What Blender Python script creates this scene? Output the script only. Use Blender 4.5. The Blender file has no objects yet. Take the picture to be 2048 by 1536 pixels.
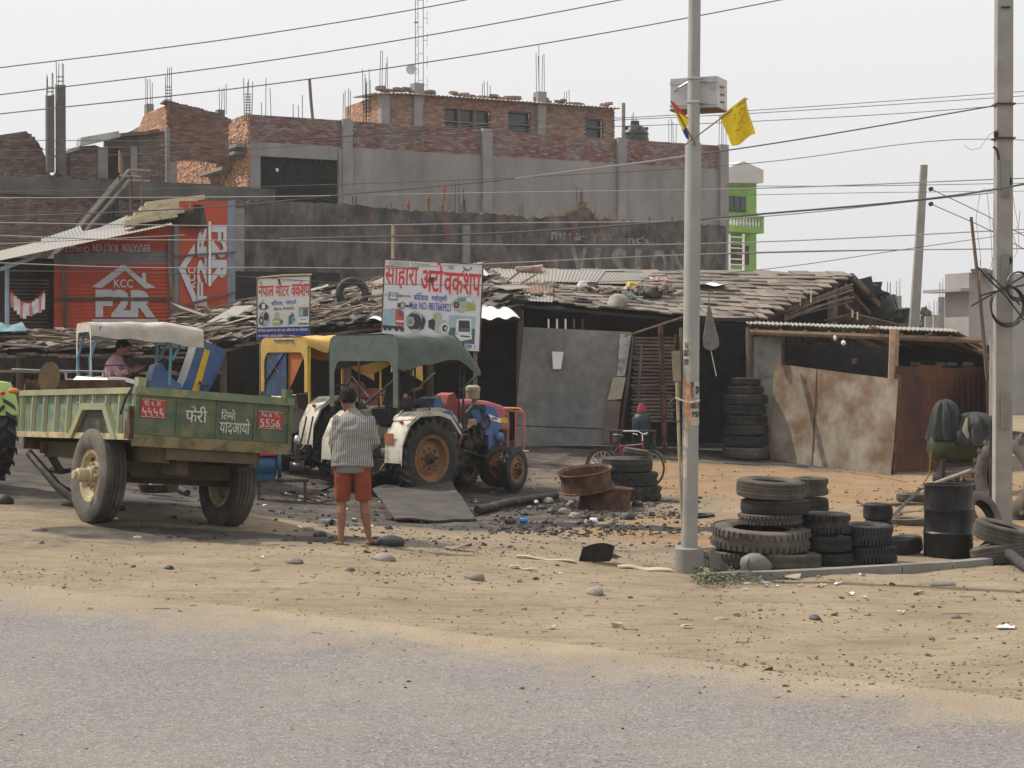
import bpy, math, random
import numpy as np
from mathutils import Vector, Matrix, noise, Euler
random.seed(7)
scene = bpy.context.scene
COL = scene.collection
R = math.radians
# ---------------------------------------------------------------- camera, light, exposure
HC, FPX, PITCH = 2.25, 3600.0, math.atan(42/3600.0)
cam = bpy.data.cameras.new('camera'); cam.lens = FPX/2048*36; cam.sensor_width = 36
cam.clip_start = .1; cam.clip_end = 3000
camo = bpy.data.objects.new('camera', cam); COL.objects.link(camo)
camo.location = (0, 0, HC); camo.rotation_euler = (math.pi/2-PITCH, 0, 0); scene.camera = camo
SUN_EL, SUN_BACK = 50, 24            # elevation; degrees behind the left-hand side
sv = Vector((-math.cos(R(SUN_BACK))*math.cos(R(SUN_EL)), math.sin(R(SUN_BACK))*math.cos(R(SUN_EL)), math.sin(R(SUN_EL))))
sl = bpy.data.lights.new('sun', 'SUN'); sl.energy = 4.4; sl.angle = R(.6); sl.color = (1, .93, .82)
so = bpy.data.objects.new('sun', sl); COL.objects.link(so); so.rotation_euler = sv.to_track_quat('Z', 'Y').to_euler(); so.location = (-20, 10, 40)
w = bpy.data.worlds.new('World'); scene.world = w; w.use_nodes = True
nt = w.node_tree; nt.nodes.clear()
out = nt.nodes.new('ShaderNodeOutputWorld'); bg = nt.nodes.new('ShaderNodeBackground')
sky = nt.nodes.new('ShaderNodeTexSky'); sky.sky_type = 'NISHITA'; sky.sun_disc = False
sky.sun_elevation = R(SUN_EL); sky.sun_rotation = math.atan2(sv.x, sv.y); sky.dust_density = 8; sky.air_density = 1.2; sky.altitude = 200
hs = nt.nodes.new('ShaderNodeHueSaturation'); hs.inputs['Saturation'].default_value = .22; hs.inputs['Value'].default_value = .55
mx = nt.nodes.new('ShaderNodeMix'); mx.data_type = 'RGBA'; mx.inputs[0].default_value = .78   # thick white summer haze over the blue
tc = nt.nodes.new('ShaderNodeTexCoord'); sx = nt.nodes.new('ShaderNodeSeparateXYZ'); mr = nt.nodes.new('ShaderNodeMapRange')
mr.inputs['From Min'].default_value = -.02; mr.inputs['From Max'].default_value = .35
hz = nt.nodes.new('ShaderNodeMix'); hz.data_type = 'RGBA'; hz.inputs[6].default_value = (9.4, 9.35, 9.5, 1); hz.inputs[7].default_value = (11.9, 11.8, 11.9, 1)
L = nt.links.new
L(tc.outputs['Generated'], sx.inputs[0]); L(sx.outputs['Z'], mr.inputs[0]); L(mr.outputs[0], hz.inputs[0])
L(sky.outputs[0], hs.inputs['Color']); L(hs.outputs[0], mx.inputs[6]); L(hz.outputs[2], mx.inputs[7]); L(mx.outputs[2], bg.inputs['Color'])
bg.inputs['Strength'].default_value = .1
L(bg.outputs[0], out.inputs[0])
scene.view_settings.view_transform = 'Standard'; scene.view_settings.look = 'None'
scene.view_settings.exposure = 0.0; scene.view_settings.gamma = 1
scene.view_settings.use_curve_mapping = False

# ---------------------------------------------------------------- geometry of the view -> real places
FWD = Vector((0, math.cos(PITCH), -math.sin(PITCH))); UPV = Vector((0, math.sin(PITCH), math.cos(PITCH)))
def ray(u, v): return FWD + Vector((1, 0, 0))*((u-1024)/FPX) + UPV*((768-v)/FPX)
def W(u, v, D):
    r = ray(u, v); return Vector((0, 0, HC)) + r*(D/r.y)
# ground heights measured at known places (u, v, distance)
_gp = [(0,1536,9.9),(1024,1536,10),(2048,1536,10),(0,1200,16.3),(500,1240,15.3),(1024,1310,13.8),(2048,1410,11.8),(1600,1250,15.6),(2048,1250,15.4),
       (205,1045,21.0),(450,1058,22.1),(60,990,24.2),(690,1090,19.5),(1378,1150,19.3),(1650,1130,20),(1950,1128,20.3),(850,1000,29.5),(1050,996,30.7),
       (1190,1020,27.5),(1270,1005,28.5),(1490,920,41),(1545,915,40.6),(1785,955,37),(1130,893,40),(1900,955,33.5),(2020,1045,26),(560,1000,29),(300,925,30),(340,1005,23.5),(100,880,34),(1650,1000,30.5),(900,1060,24.5)]
_P = [W(*p) for p in _gp] + [Vector(p) for p in ((-60,3,.6),(0,2,0),(60,3,-.3),(-60,20,.9),(60,20,-.2),(-60,60,.4),(60,60,.2),(-10,45,.3),(0,60,.3),(0,120,.3),(-120,120,.3),(120,120,.3),(0,600,0),(-600,600,0),(600,600,0),(-600,0,.5),(600,0,0))]
_A = np.array([(p.x, p.y, p.z) for p in _P])
def _tps(d2): return d2*np.log(d2+1e-6)
_n = len(_A); _K = _tps(((_A[:, None, :2]-_A[None, :, :2])**2).sum(2)) + np.eye(_n)*6.0
_Q = np.c_[np.ones(_n), _A[:, :2]]
_S = np.linalg.solve(np.block([[_K, _Q], [_Q.T, np.zeros((3, 3))]]), np.r_[_A[:, 2], 0, 0, 0])
def gz_arr(X, Y):
    Z = _S[-3] + _S[-2]*X + _S[-1]*Y
    for i in range(_n): Z = Z + _S[i]*_tps((X-_A[i, 0])**2+(Y-_A[i, 1])**2)
    return Z
def gz(x, y): return float(gz_arr(np.float64(x), np.float64(y)))
def G(u, v, lift=0.0):
    "the place on the ground seen at pixel (u, v)"
    r = ray(u, v); t = 6.0; step = .25
    while t < 200:
        p = Vector((0, 0, HC))+r*t
        if p.z < gz(p.x, p.y): break
        t += step
    lo, hi = t-step, t
    for _ in range(14):
        m = (lo+hi)/2; p = Vector((0, 0, HC))+r*m
        if p.z < gz(p.x, p.y): hi = m
        else: lo = m
    p.z += lift
    return p

# ---------------------------------------------------------------- mesh builder
class MB:
    def __init__(s): s.v = []; s.f = []; s.m = []; s.M = Matrix.Identity(4); s.mi = 0
    def at(s, M=None, mi=None):
        s.M = M if M is not None else Matrix.Identity(4)
        if mi is not None: s.mi = mi
        return s
    def raw(s, vs, fs):
        b = len(s.v); s.v += [tuple(s.M @ Vector(p)) for p in vs]
        s.f += [tuple(b+i for i in f) for f in fs]; s.m += [s.mi]*len(fs); return s
    def box(s, c, d, rot=None, bev=0):
        hx, hy, hz_ = d[0]/2, d[1]/2, d[2]/2
        vs = [Vector((x*hx, y*hy, z*hz_)) for z in (-1, 1) for x, y in ((-1, -1), (1, -1), (1, 1), (-1, 1))]
        if rot is not None:
            m = Euler(rot).to_matrix() if not isinstance(rot, Matrix) else rot
            vs = [m @ p for p in vs]
        c = Vector(c)
        return s.raw([p+c for p in vs], [(3,2,1,0), (4,5,6,7), (0,1,5,4), (1,2,6,5), (2,3,7,6), (3,0,4,7)])
    def ebox(s, c, d, j=.0, rot=None):
        "box with uneven corners"
        vs = []
        for z in (-1, 1):
            for x, y in ((-1, -1), (1, -1), (1, 1), (-1, 1)):
                vs.append(Vector((x*d[0]/2+random.uniform(-j, j)*d[0], y*d[1]/2+random.uniform(-j, j)*d[1], z*d[2]/2+random.uniform(-j, j)*d[2])))
        if rot is not None:
            m = Euler(rot).to_matrix() if not isinstance(rot, Matrix) else rot
            vs = [m @ p for p in vs]
        return s.raw([p+Vector(c) for p in vs], [(3,2,1,0), (4,5,6,7), (0,1,5,4), (1,2,6,5), (2,3,7,6), (3,0,4,7)])
    def tube(s, pts, r, n=8, cap=True, closed=False):
        pts = [Vector(p) for p in pts]
        rs = r if isinstance(r, (list, tuple)) else [r]*len(pts)
        vs = []; fs = []; N = len(pts); up = None
        for i, p in enumerate(pts):
            if closed: t = pts[(i+1) % N]-pts[i-1]
            else: t = pts[min(i+1, N-1)]-pts[max(i-1, 0)]
            t.normalize()
            if up is None: up = Vector((0, 0, 1)) if abs(t.z) < .9 else Vector((1, 0, 0))
            a = t.cross(up)
            if a.length < 1e-4: a = t.cross(Vector((0, 1, 0)))
            a.normalize(); b = a.cross(t).normalized(); up = b
            rr = rs[i] if isinstance(rs[i], (tuple, list)) else (rs[i], rs[i])
            for k in range(n):
                an = 2*math.pi*k/n; vs.append(p+a*math.cos(an)*rr[0]+b*math.sin(an)*rr[1])
        for i in range(N if closed else N-1):
            for k in range(n):
                j = (i+1) % N
                fs.append((i*n+k, i*n+(k+1) % n, j*n+(k+1) % n, j*n+k))
        if cap and not closed:
            fs.append(tuple(range(n-1, -1, -1))); fs.append(tuple((N-1)*n+k for k in range(n)))
        return s.raw(vs, fs)
    def lathe(s, prof, n=24, M=None, closed=False, rfun=None):
        "profile of (r, z) turned about z"
        vs = []; fs = []; P = len(prof)
        for k in range(n):
            a = 2*math.pi*k/n; c, d = math.cos(a), math.sin(a)
            for i, (r, z) in enumerate(prof):
                rr = rfun(i, k, r) if rfun else r
                p = Vector((rr*c, rr*d, z)); vs.append(M @ p if M else p)
        for k in range(n):
            k2 = (k+1) % n
            for i in range(P if closed else P-1):
                j = (i+1) % P
                fs.append((k*P+i, k2*P+i, k2*P+j, k*P+j))
        return s.raw(vs, fs)
    def prism(s, poly, t, M=None):
        "polygon in local xz plane, thickness t along +y"
        n = len(poly); vs = [Vector((x, 0, z)) for x, z in poly]+[Vector((x, t, z)) for x, z in poly]
        if M: vs = [M @ p for p in vs]
        fs = [tuple(range(n)), tuple(range(2*n-1, n-1, -1))]+[(i, i+n, (i+1) % n+n, (i+1) % n) for i in range(n)]
        return s.raw(vs, fs)
    def grid(s, fn, nu, nv, thick=0):
        vs = [Vector(fn(i/nu, j/nv)) for j in range(nv+1) for i in range(nu+1)]
        fs = [(j*(nu+1)+i, j*(nu+1)+i+1, (j+1)*(nu+1)+i+1, (j+1)*(nu+1)+i) for j in range(nv) for i in range(nu)]
        if thick:
            off = Vector(thick) if not isinstance(thick, (int, float)) else Vector((0, 0, -thick)); b = len(vs); vs += [p+off for p in vs[:b]]
            fs += [tuple(b+i for i in reversed(f)) for f in fs[:]]
            ed = [(i, i+1) for i in range(nu)]+[((j+1)*(nu+1)-1, (j+2)*(nu+1)-1) for j in range(nv)]
            ed += [((nv)*(nu+1)+i+1, nv*(nu+1)+i) for i in range(nu)]+[((j+1)*(nu+1), j*(nu+1)) for j in range(nv)]
            fs += [(b_, a_, a_+b, b_+b) for a_, b_ in ed]
        return s.raw(vs, fs)
    def blob(s, c, r, seed=0, n=10, amp=.15, sub=None, flat=0):
        "rounded irregular stone, radii r"
        vs = []; fs = []; m = max(5, n//2+1); c = Vector(c)
        for j in range(m+1):
            th = math.pi*j/m
            for i in range(n):
                ph = 2*math.pi*i/n; d = Vector((math.sin(th)*math.cos(ph), math.sin(th)*math.sin(ph), math.cos(th)))
                k = 1+amp*noise.noise(d*1.3+Vector((seed*3.1, seed*1.7, 0)))*2
                q = Vector((d.x*r[0]*k, d.y*r[1]*k, d.z*r[2]*k))
                if flat and q.z < -flat*r[2]: q.z = -flat*r[2]
                vs.append(c+q)
        for j in range(m):
            for i in range(n): fs.append((j*n+i, (j+1)*n+i, (j+1)*n+(i+1) % n, j*n+(i+1) % n))
        return s.raw(vs, fs)
    def mesh(s, name, mats, smooth=None):
        me = bpy.data.meshes.new(name); me.from_pydata(s.v, [], s.f)
        mats = mats if isinstance(mats, (list, tuple)) else [mats]
        for m in mats: me.materials.append(m)
        if len(mats) > 1: me.polygons.foreach_set('material_index', s.m)
        if smooth:
            me.polygons.foreach_set('use_smooth', [True]*len(me.polygons)); me.set_sharp_from_angle(angle=R(smooth))
        me.update(); return me
    def build(s, name, mats, parent=None, smooth=None, loc=None, rot=None, label=None, cat=None, group=None, kind=None):
        o = bpy.data.objects.new(name, s.mesh(name, mats, smooth)); COL.objects.link(o)
        if parent: o.parent = parent
        if loc is not None: o.location = loc
        if rot is not None: o.rotation_euler = rot
        return tag(o, label, cat, group, kind)
def tag(o, label=None, cat=None, group=None, kind=None):
    for k, v in (('label', label), ('category', cat), ('group', group), ('kind', kind)):
        if v: o[k] = v
    return o
def thing(name, label, cat, loc=(0, 0, 0), rot=(0, 0, 0), group=None):
    o = bpy.data.objects.new(name, None); COL.objects.link(o); o.location = loc; o.rotation_euler = rot; o.empty_display_size = .2
    return tag(o, label, cat, group)
def inst(name, me, parent=None, loc=(0, 0, 0), rot=(0, 0, 0), scale=None, **kw):
    o = bpy.data.objects.new(name, me); COL.objects.link(o); o.parent = parent; o.location = loc
    if isinstance(rot, Matrix): o.rotation_euler = rot.to_euler()
    else: o.rotation_euler = rot
    if scale is not None: o.scale = scale if not isinstance(scale, (int, float)) else (scale,)*3
    return tag(o, **kw)

# vertical plane frame: origin o, local x runs along the wall, y into the wall, z up
class Frame:
    def __init__(s, a, b):
        s.o = Vector((a[0], a[1], 0)); d = Vector((b[0]-a[0], b[1]-a[1], 0)); s.len = d.length; s.d = d.normalized()
        s.n = Vector((-s.d.y, s.d.x, 0)); s.ang = math.atan2(s.d.y, s.d.x)
        s.M = Matrix.Translation(s.o) @ Matrix.Rotation(s.ang, 4, 'Z')
    def uv(s, u, v, off=0.0):
        "pixel -> local (x, z) on the plane y = off"
        r = ray(u, v); c = Vector((0, 0, HC)); o = s.o+s.n*off
        t = (o-c).dot(s.n)/r.dot(s.n); p = c+r*t; return ((p-s.o).dot(s.d), p.z)
    def x(s, u, off=0.0): return s.uv(u, 700, off)[0]
    def P(s, lx, ly, lz): return s.M @ Vector((lx, ly, lz))
def wxy(u, D): p = W(u, 726, D); return (p.x, p.y)

# ---------------------------------------------------------------- materials
MATS = {}
def mat(name, col, rough=.85, var=.25, scale=4, bump=0, bscale=None, metal=0, col2=None, c2=.5, s2=2, edge2=.12, rand=0, stretch=None, spec=.3, trans=0, sharp3=None):
    "noise-broken base colour, optional second colour in patches, optional random shade per piece"
    if name in MATS: return MATS[name]
    m = bpy.data.materials.new(name); m.use_nodes = True; t = m.node_tree; N = t.nodes; l = t.links.new
    b = N['Principled BSDF']; b.inputs['Roughness'].default_value = rough; b.inputs['Metallic'].default_value = metal
    b.inputs['Specular IOR Level'].default_value = spec
    tc = N.new('ShaderNodeTexCoord'); mp = N.new('ShaderNodeMapping'); l(tc.outputs['Object'], mp.inputs[0])
    if stretch: mp.inputs['Scale'].default_value = stretch
    def nz(sc, det=6, rg=.6):
        n = N.new('ShaderNodeTexNoise'); n.inputs['Scale'].default_value = sc; n.inputs['Detail'].default_value = det; n.inputs['Roughness'].default_value = rg
        l(mp.outputs[0], n.inputs['Vector']); return n
    n1 = nz(scale); r1 = N.new('ShaderNodeMapRange'); r1.inputs['From Min'].default_value = .3; r1.inputs['From Max'].default_value = .7
    l(n1.outputs['Fac'], r1.inputs[0])
    m1 = N.new('ShaderNodeMix'); m1.data_type = 'RGBA'
    m1.inputs[6].default_value = tuple(c*(1-var) for c in col)+(1,); m1.inputs[7].default_value = tuple(min(1, c*(1+var)) for c in col)+(1,)
    l(r1.outputs[0], m1.inputs[0]); colout = m1.outputs[2]
    if col2:
        n2 = nz(s2, 7, .62); r2 = N.new('ShaderNodeMapRange'); th = .5+(.5-c2)*.42
        r2.inputs['From Min'].default_value = th-edge2/2; r2.inputs['From Max'].default_value = th+edge2/2
        l(n2.outputs['Fac'], r2.inputs[0]); m2 = N.new('ShaderNodeMix'); m2.data_type = 'RGBA'
        l(r2.outputs[0], m2.inputs[0]); l(colout, m2.inputs[6])
        m2b = N.new('ShaderNodeMix'); m2b.data_type = 'RGBA'; m2b.inputs[6].default_value = tuple(c*(1-var) for c in col2)+(1,); m2b.inputs[7].default_value = tuple(min(1, c*(1+var)) for c in col2)+(1,)
        l(r1.outputs[0], m2b.inputs[0]); l(m2b.outputs[2], m2.inputs[7]); colout = m2.outputs[2]
    if rand:
        g = N.new('ShaderNodeNewGeometry'); oi = N.new('ShaderNodeObjectInfo'); ad = N.new('ShaderNodeMath'); ad.operation = 'ADD'
        l(g.outputs['Random Per Island'], ad.inputs[0]); l(oi.outputs['Random'], ad.inputs[1])
        fr = N.new('ShaderNodeMath'); fr.operation = 'FRACT'; l(ad.outputs[0], fr.inputs[0])
        rr = N.new('ShaderNodeMapRange'); rr.inputs['To Min'].default_value = 1-rand; rr.inputs['To Max'].default_value = 1+rand; l(fr.outputs[0], rr.inputs[0])
        hv = N.new('ShaderNodeHueSaturation'); l(colout, hv.inputs['Color']); l(rr.outputs[0], hv.inputs['Value'])
        r3 = N.new('ShaderNodeMapRange'); r3.inputs['To Min'].default_value = .85; r3.inputs['To Max'].default_value = 1.1
        fr2 = N.new('ShaderNodeMath'); fr2.operation = 'MULTIPLY'; fr2.inputs[1].default_value = 7.13; l(fr.outputs[0], fr2.inputs[0])
        fr3 = N.new('ShaderNodeMath'); fr3.operation = 'FRACT'; l(fr2.outputs[0], fr3.inputs[0]); l(fr3.outputs[0], r3.inputs[0]); l(r3.outputs[0], hv.inputs['Saturation'])
        colout = hv.outputs[0]
    l(colout, b.inputs['Base Color'])
    if rough < .8:
        rr2 = N.new('ShaderNodeMapRange'); rr2.inputs['To Min'].default_value = max(.05, rough-.15); rr2.inputs['To Max'].default_value = min(1, rough+.2)
        l(n1.outputs['Fac'], rr2.inputs[0]); l(rr2.outputs[0], b.inputs['Roughness'])
    if bump:
        nb = nz(bscale or scale*6, 5, .65); bp = N.new('ShaderNodeBump'); bp.inputs['Strength'].default_value = min(1, bump); bp.inputs['Distance'].default_value = .02
        l(nb.outputs['Fac'], bp.inputs['Height']); l(bp.outputs[0], b.inputs['Normal'])
    if trans: b.inputs['Transmission Weight'].default_value = trans
    MATS[name] = m; return m
M_ = {}
def defmats():
    A = dict(
    rubber=mat('tyre_rubber', (.026,.025,.025), .85, .25, 6, .3, col2=(.06,.054,.047), c2=.4, s2=3, edge2=.35, rand=.3),
    rubber_dusty=mat('dusty_tyre_rubber', (.055,.05,.044), .95, .25, 6, .3, col2=(.13,.112,.088), c2=.45, s2=2.5, edge2=.4, rand=.25),
    rubber_black=mat('black_tyre_rubber', (.018,.018,.02), .6, .3, 8, .3, col2=(.045,.042,.038), c2=.4, s2=4, edge2=.3),
    grease=mat('greasy_metal', (.03,.027,.025), .5, .5, 14, .4, metal=.3, col2=(.1,.08,.06), c2=.3, s2=9),
    darkiron=mat('dark_iron', (.045,.042,.04), .55, .4, 8, .2, metal=.5, col2=(.13,.09,.06), c2=.3, s2=6),
    steel=mat('worn_steel', (.4,.4,.4), .35, .2, 8, metal=.9),
    rust=mat('rusty_steel', (.07,.033,.02), .85, .35, 8, .3, col2=(.14,.075,.045), c2=.4, s2=5, edge2=.2),
    rimbrown=mat('dirty_orange_rim', (.26,.11,.04), .8, .3, 9, .2, col2=(.16,.09,.05), c2=.5, s2=5, edge2=.25),
    rimcream=mat('dusty_cream_rim', (.42,.36,.22), .75, .25, 8, .2, col2=(.24,.17,.1), c2=.35, s2=6, edge2=.3),
    blue=mat('blue_tractor_paint', (.014,.1,.3), .42, .12, 5, spec=.5, col2=(.13,.14,.15), c2=.36, s2=4, edge2=.4),
    red=mat('faded_red_paint', (.27,.028,.032), .5, .2, 5, spec=.4, col2=(.28,.12,.09), c2=.4, s2=4, edge2=.4),
    pinkred=mat('sunbleached_red_bonnet', (.29,.06,.07), .5, .15, 5, col2=(.5,.2,.2), c2=.3, s2=3),
    orange=mat('faded_orange_paint', (.36,.12,.07), .6, .15, 5),
    lime=mat('lime_green_paint', (.27,.4,.1), .45, .12, 5, spec=.5),
    cream=mat('dirty_cream_fender_paint', (.52,.5,.42), .55, .1, 5, col2=(.27,.23,.165), c2=.42, s2=5, edge2=.2),
    white=mat('white_paint', (.72,.72,.7), .55, .06, 4),
    yellowpaint=mat('yellow_paint', (.65,.42,.03), .55, .15, 5),
    skin=mat('brown_skin', (.2,.095,.055), .55, .12, 10, spec=.4),
    hair=mat('black_hair', (.008,.007,.007), .95, .4, 40, .5, bscale=120),
    wood=mat('grey_weathered_wood', (.16,.12,.085), .9, .35, 4, .4, stretch=(1,1,.15), col2=(.09,.07,.055), c2=.4, s2=5, rand=.3),
    woodx=mat('weathered_pole_wood', (.22,.15,.1), .9, .3, 6, .3, rand=.25),
    woodwarm=mat('brown_rafter_wood', (.19,.125,.085), .88, .3, 6, .3, rand=.2),
    bamboo=mat('bamboo_cane', (.42,.34,.2), .7, .25, 6, rand=.2),
    concrete=mat('grey_concrete', (.24,.23,.21), .92, .18, 3, .25, col2=(.16,.15,.135), c2=.4, s2=1.4, edge2=.4),
    polec=mat('pale_pole_concrete', (.3,.29,.265), .9, .1, 5, .15, col2=(.23,.215,.19), c2=.35, s2=3, edge2=.4),
    tin=mat('galvanised_tin', (.42,.43,.42), .5, .15, 3, metal=.35, col2=(.28,.24,.2), c2=.3, s2=2, edge2=.3),
    tindark=mat('old_dark_tin', (.14,.1,.08), .75, .3, 3, metal=.2, col2=(.22,.12,.06), c2=.4, s2=2, edge2=.3),
    slate=mat('weathered_roof_slab', (.215,.18,.145), .92, .18, 3, .35, col2=(.14,.12,.105), c2=.4, s2=1.6, edge2=.5, rand=.28),
    darkin=mat('shade_dark_wood', (.035,.03,.028), .95, .4, 3, .2),  # interior shade put into the colour of roofs and back walls
    brick=mat('red_brick', (.3,.14,.09), .9, .2, 5, .35, col2=(.44,.25,.16), c2=.3, s2=3, edge2=.5, rand=.3),
    brickshade=mat('shaded_red_brick', (.2,.09,.078), .9, .22, 3, .35, col2=(.22,.175,.155), c2=.5, s2=.9, edge2=.16, rand=.32),  # darker brick copy: shade of the front face put into the colour
    brickold=mat('old_dirty_brick', (.15,.085,.062), .92, .3, 3, .35, col2=(.15,.13,.115), c2=.45, s2=.7, edge2=.3, rand=.3),
    mortar=mat('grey_mortar', (.27,.24,.2), .95, .2, 4, .3),
    render=mat('grey_cement_render', (.27,.255,.245), .93, .14, 1.5, .2, bscale=9, col2=(.185,.172,.162), c2=.42, s2=.8, edge2=.35, stretch=(1,1,.35)),
    black_wall=mat('mouldy_black_render', (.035,.033,.033), .95, .5, 2.2, .4, bscale=8, col2=(.15,.135,.12), c2=.46, s2=.55, edge2=.3),
    cloth_w=mat('white_canvas', (.54,.5,.44), .9, .08, 4, .6, bscale=7, col2=(.34,.3,.24), c2=.42, s2=3, edge2=.4),
    cloth_g=mat('green_grey_canvas', (.085,.11,.095), .9, .15, 5, .8, bscale=6, col2=(.13,.155,.135), c2=.35, s2=2, edge2=.5),
    cloth_y=mat('yellow_canvas', (.52,.35,.1), .9, .1, 4, .7, bscale=6, col2=(.4,.23,.07), c2=.25, s2=3, edge2=.4),
    cloth_o=mat('orange_canvas_lining', (.4,.13,.04), .85, .12, 4),
    cloth_b=mat('blue_plastic_sheet', (.06,.12,.25), .5, .2, 4),
    cloth_d=mat('dark_tarpaulin', (.022,.025,.026), .6, .3, 4, .2, col2=(.05,.05,.045), c2=.3, s2=5),
    plastic_w=mat('white_plastic_sheet', (.78,.78,.77), .45, .05, 4, .1, spec=.5),
    tgreen=mat('old_green_trailer_paint', (.07,.105,.07), .65, .15, 2.5, .1, col2=(.17,.15,.06), c2=.3, s2=5, edge2=.3),
    tpale=mat('pale_green_trailer_paint', (.235,.255,.17), .6, .15, 2.5, .1, col2=(.34,.29,.12), c2=.34, s2=6, edge2=.2, stretch=(1,1,.5)),
    tteal=mat('teal_trailer_panel_paint', (.095,.15,.11), .6, .15, 2.5, .1, col2=(.24,.26,.13), c2=.36, s2=6, edge2=.2),
    tcream=mat('worn_cream_trailer_sill', (.42,.34,.19), .7, .2, 4, .1, col2=(.2,.17,.08), c2=.35, s2=6, edge2=.2),
    tframe=mat('dirty_olive_chassis', (.1,.085,.045), .8, .3, 5, .2, col2=(.07,.05,.035), c2=.4, s2=5),
    plate=mat('red_number_plate', (.33,.045,.04), .6, .12, 8),
    lettering=mat('dull_white_lettering', (.5,.5,.45), .85, .15, 30, col2=(.16,.18,.13), c2=.3, s2=28, edge2=.15),
    chrome=mat('chrome', (.7,.7,.7), .12, .05, 3, metal=1),
    glassdark=mat('dark_glass', (.02,.025,.03), .12, .2, 3, spec=.6),
    stone=mat('river_stone', (.2,.18,.155), .85, .2, 8, .25, col2=(.28,.25,.2), c2=.4, s2=5, edge2=.4, rand=.3),
    stone_d=mat('oily_stone', (.05,.047,.045), .6, .3, 8, .25, rand=.4),
    wire=mat('overhead_wire', (.1,.1,.1), .7, .1, 3),
    wirepale=mat('weathered_aluminium_wire', (.3,.29,.27), .6, .1, 3),
    blackplastic=mat('black_plastic', (.02,.02,.022), .35, .2, 4, .1, spec=.5),
    )
    M_.update(A)
defmats()

# ---------------------------------------------------------------- text as flat meshes
def text_mesh(s, bold=0.0, space=1.0):
    c = bpy.data.curves.new('lettering_curve', 'FONT'); c.body = s; c.size = 1; c.offset = bold; c.resolution_u = 3; c.space_character = space
    o = bpy.data.objects.new('lettering_curve', c); COL.objects.link(o)
    dg = bpy.context.evaluated_depsgraph_get(); me = o.evaluated_get(dg).to_mesh()
    vs = [(v.co.x, v.co.y) for v in me.vertices]; fs = [tuple(p.vertices) for p in me.polygons]
    o.evaluated_get(dg).to_mesh_clear(); bpy.data.objects.remove(o); bpy.data.curves.remove(c)
    x0 = min(v[0] for v in vs); x1 = max(v[0] for v in vs); y0 = min(v[1] for v in vs); y1 = max(v[1] for v in vs)
    return [((x-x0)/(x1-x0), (y-y0)/(y1-y0)) for x, y in vs], fs
def put_text(mb, s, x0, z0, x1, z1, y=0, bold=0.0, fn=None, flip=False):
    "letters stretched into the rectangle, facing -y"
    vs, fs = text_mesh(s, bold)
    q = []
    for a, b in vs:
        if flip: a, b = 1-a, 1-b
        p = (x0+(x1-x0)*a, y, z0+(z1-z0)*b)
        q.append(fn(p) if fn else p)
    mb.raw(q, fs); return mb
def hook(mb, x, z, s, y=0, w=.2):
    "the little hook (reph) above a headline"
    pts = [(x-.05*s, z), (x+.1*s, z+.42*s), (x+.32*s, z+.62*s), (x+.55*s, z+.5*s), (x+.5*s, z+.38*s), (x+.33*s, z+.46*s), (x+.22*s, z+.33*s), (x+.1*s, z)]
    mb.raw([(a, y, b) for a, b in pts], [tuple(range(len(pts)))]); return mb
# ================================================================ GROUND AND ROAD
def axis(lo, a, b, hi, fine, grow):
    xs = list(np.arange(a, b+1e-6, fine)); s = fine; x = b
    while x < hi: s *= grow; x += s; xs.append(min(x, hi))
    s = fine; x = a; left = []
    while x > lo: s *= grow; x -= s; left.append(max(x, lo))
    return np.array(left[::-1]+xs)
_edge = [G(u, v) for u, v in ((0,1165),(260,1185),(520,1212),(780,1245),(1024,1275),(1300,1310),(1600,1345),(2048,1395))]
_ex = np.array([p.x for p in _edge]); _ey = np.array([p.y for p in _edge])
_pf = np.polyfit(_ex, _ey, 2)
def road_edge(x):
    x = np.clip(x, -12, 10); return np.polyval(_pf, x)
def ground_z(X, Y):
    Z = gz_arr(X, Y); return Z
def micro(x, y, near):
    "small unevenness of trodden earth"
    if y > 60 or abs(x) > 30: return 0
    n = noise.noise(Vector((x*.9, y*.9, 0)))*.035+noise.noise(Vector((x*3.1, y*3.1, 5)))*.014+noise.noise(Vector((x*8, y*8, 9)))*.006
    return n*near
def near_w(x, y):
    return float(np.clip((y-road_edge(x)-.2)/1.2, 0, 1))
def GZ(x, y): return gz(x, y)+micro(x, y, near_w(x, y))
def GG(u, v, lift=0):
    p = G(u, v); p.z = GZ(p.x, p.y)+lift; return p
def sstep(a, b, x): t = np.clip((x-a)/(b-a), 0, 1); return t*t*(3-2*t)
XS = axis(-700, -9, 9, 700, .09, 1.35); YS = axis(-20, 9, 34, 900, .1, 1.3)
X, Y = np.meshgrid(XS, YS); Z = ground_z(X, Y)
Z = Z+np.array([[micro(X[j, i], Y[j, i], near_w(X[j, i], Y[j, i])) for i in range(len(XS))] for j in range(len(YS))])
nx, ny = len(XS), len(YS)
vs = np.c_[X.ravel(), Y.ravel(), Z.ravel()]
fs = [(j*nx+i, j*nx+i+1, (j+1)*nx+i+1, (j+1)*nx+i) for j in range(ny-1) for i in range(nx-1)]
me = bpy.data.meshes.new('ground'); me.from_pydata(vs.tolist(), [], fs); me.polygons.foreach_set('use_smooth', [True]*len(fs))
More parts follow.
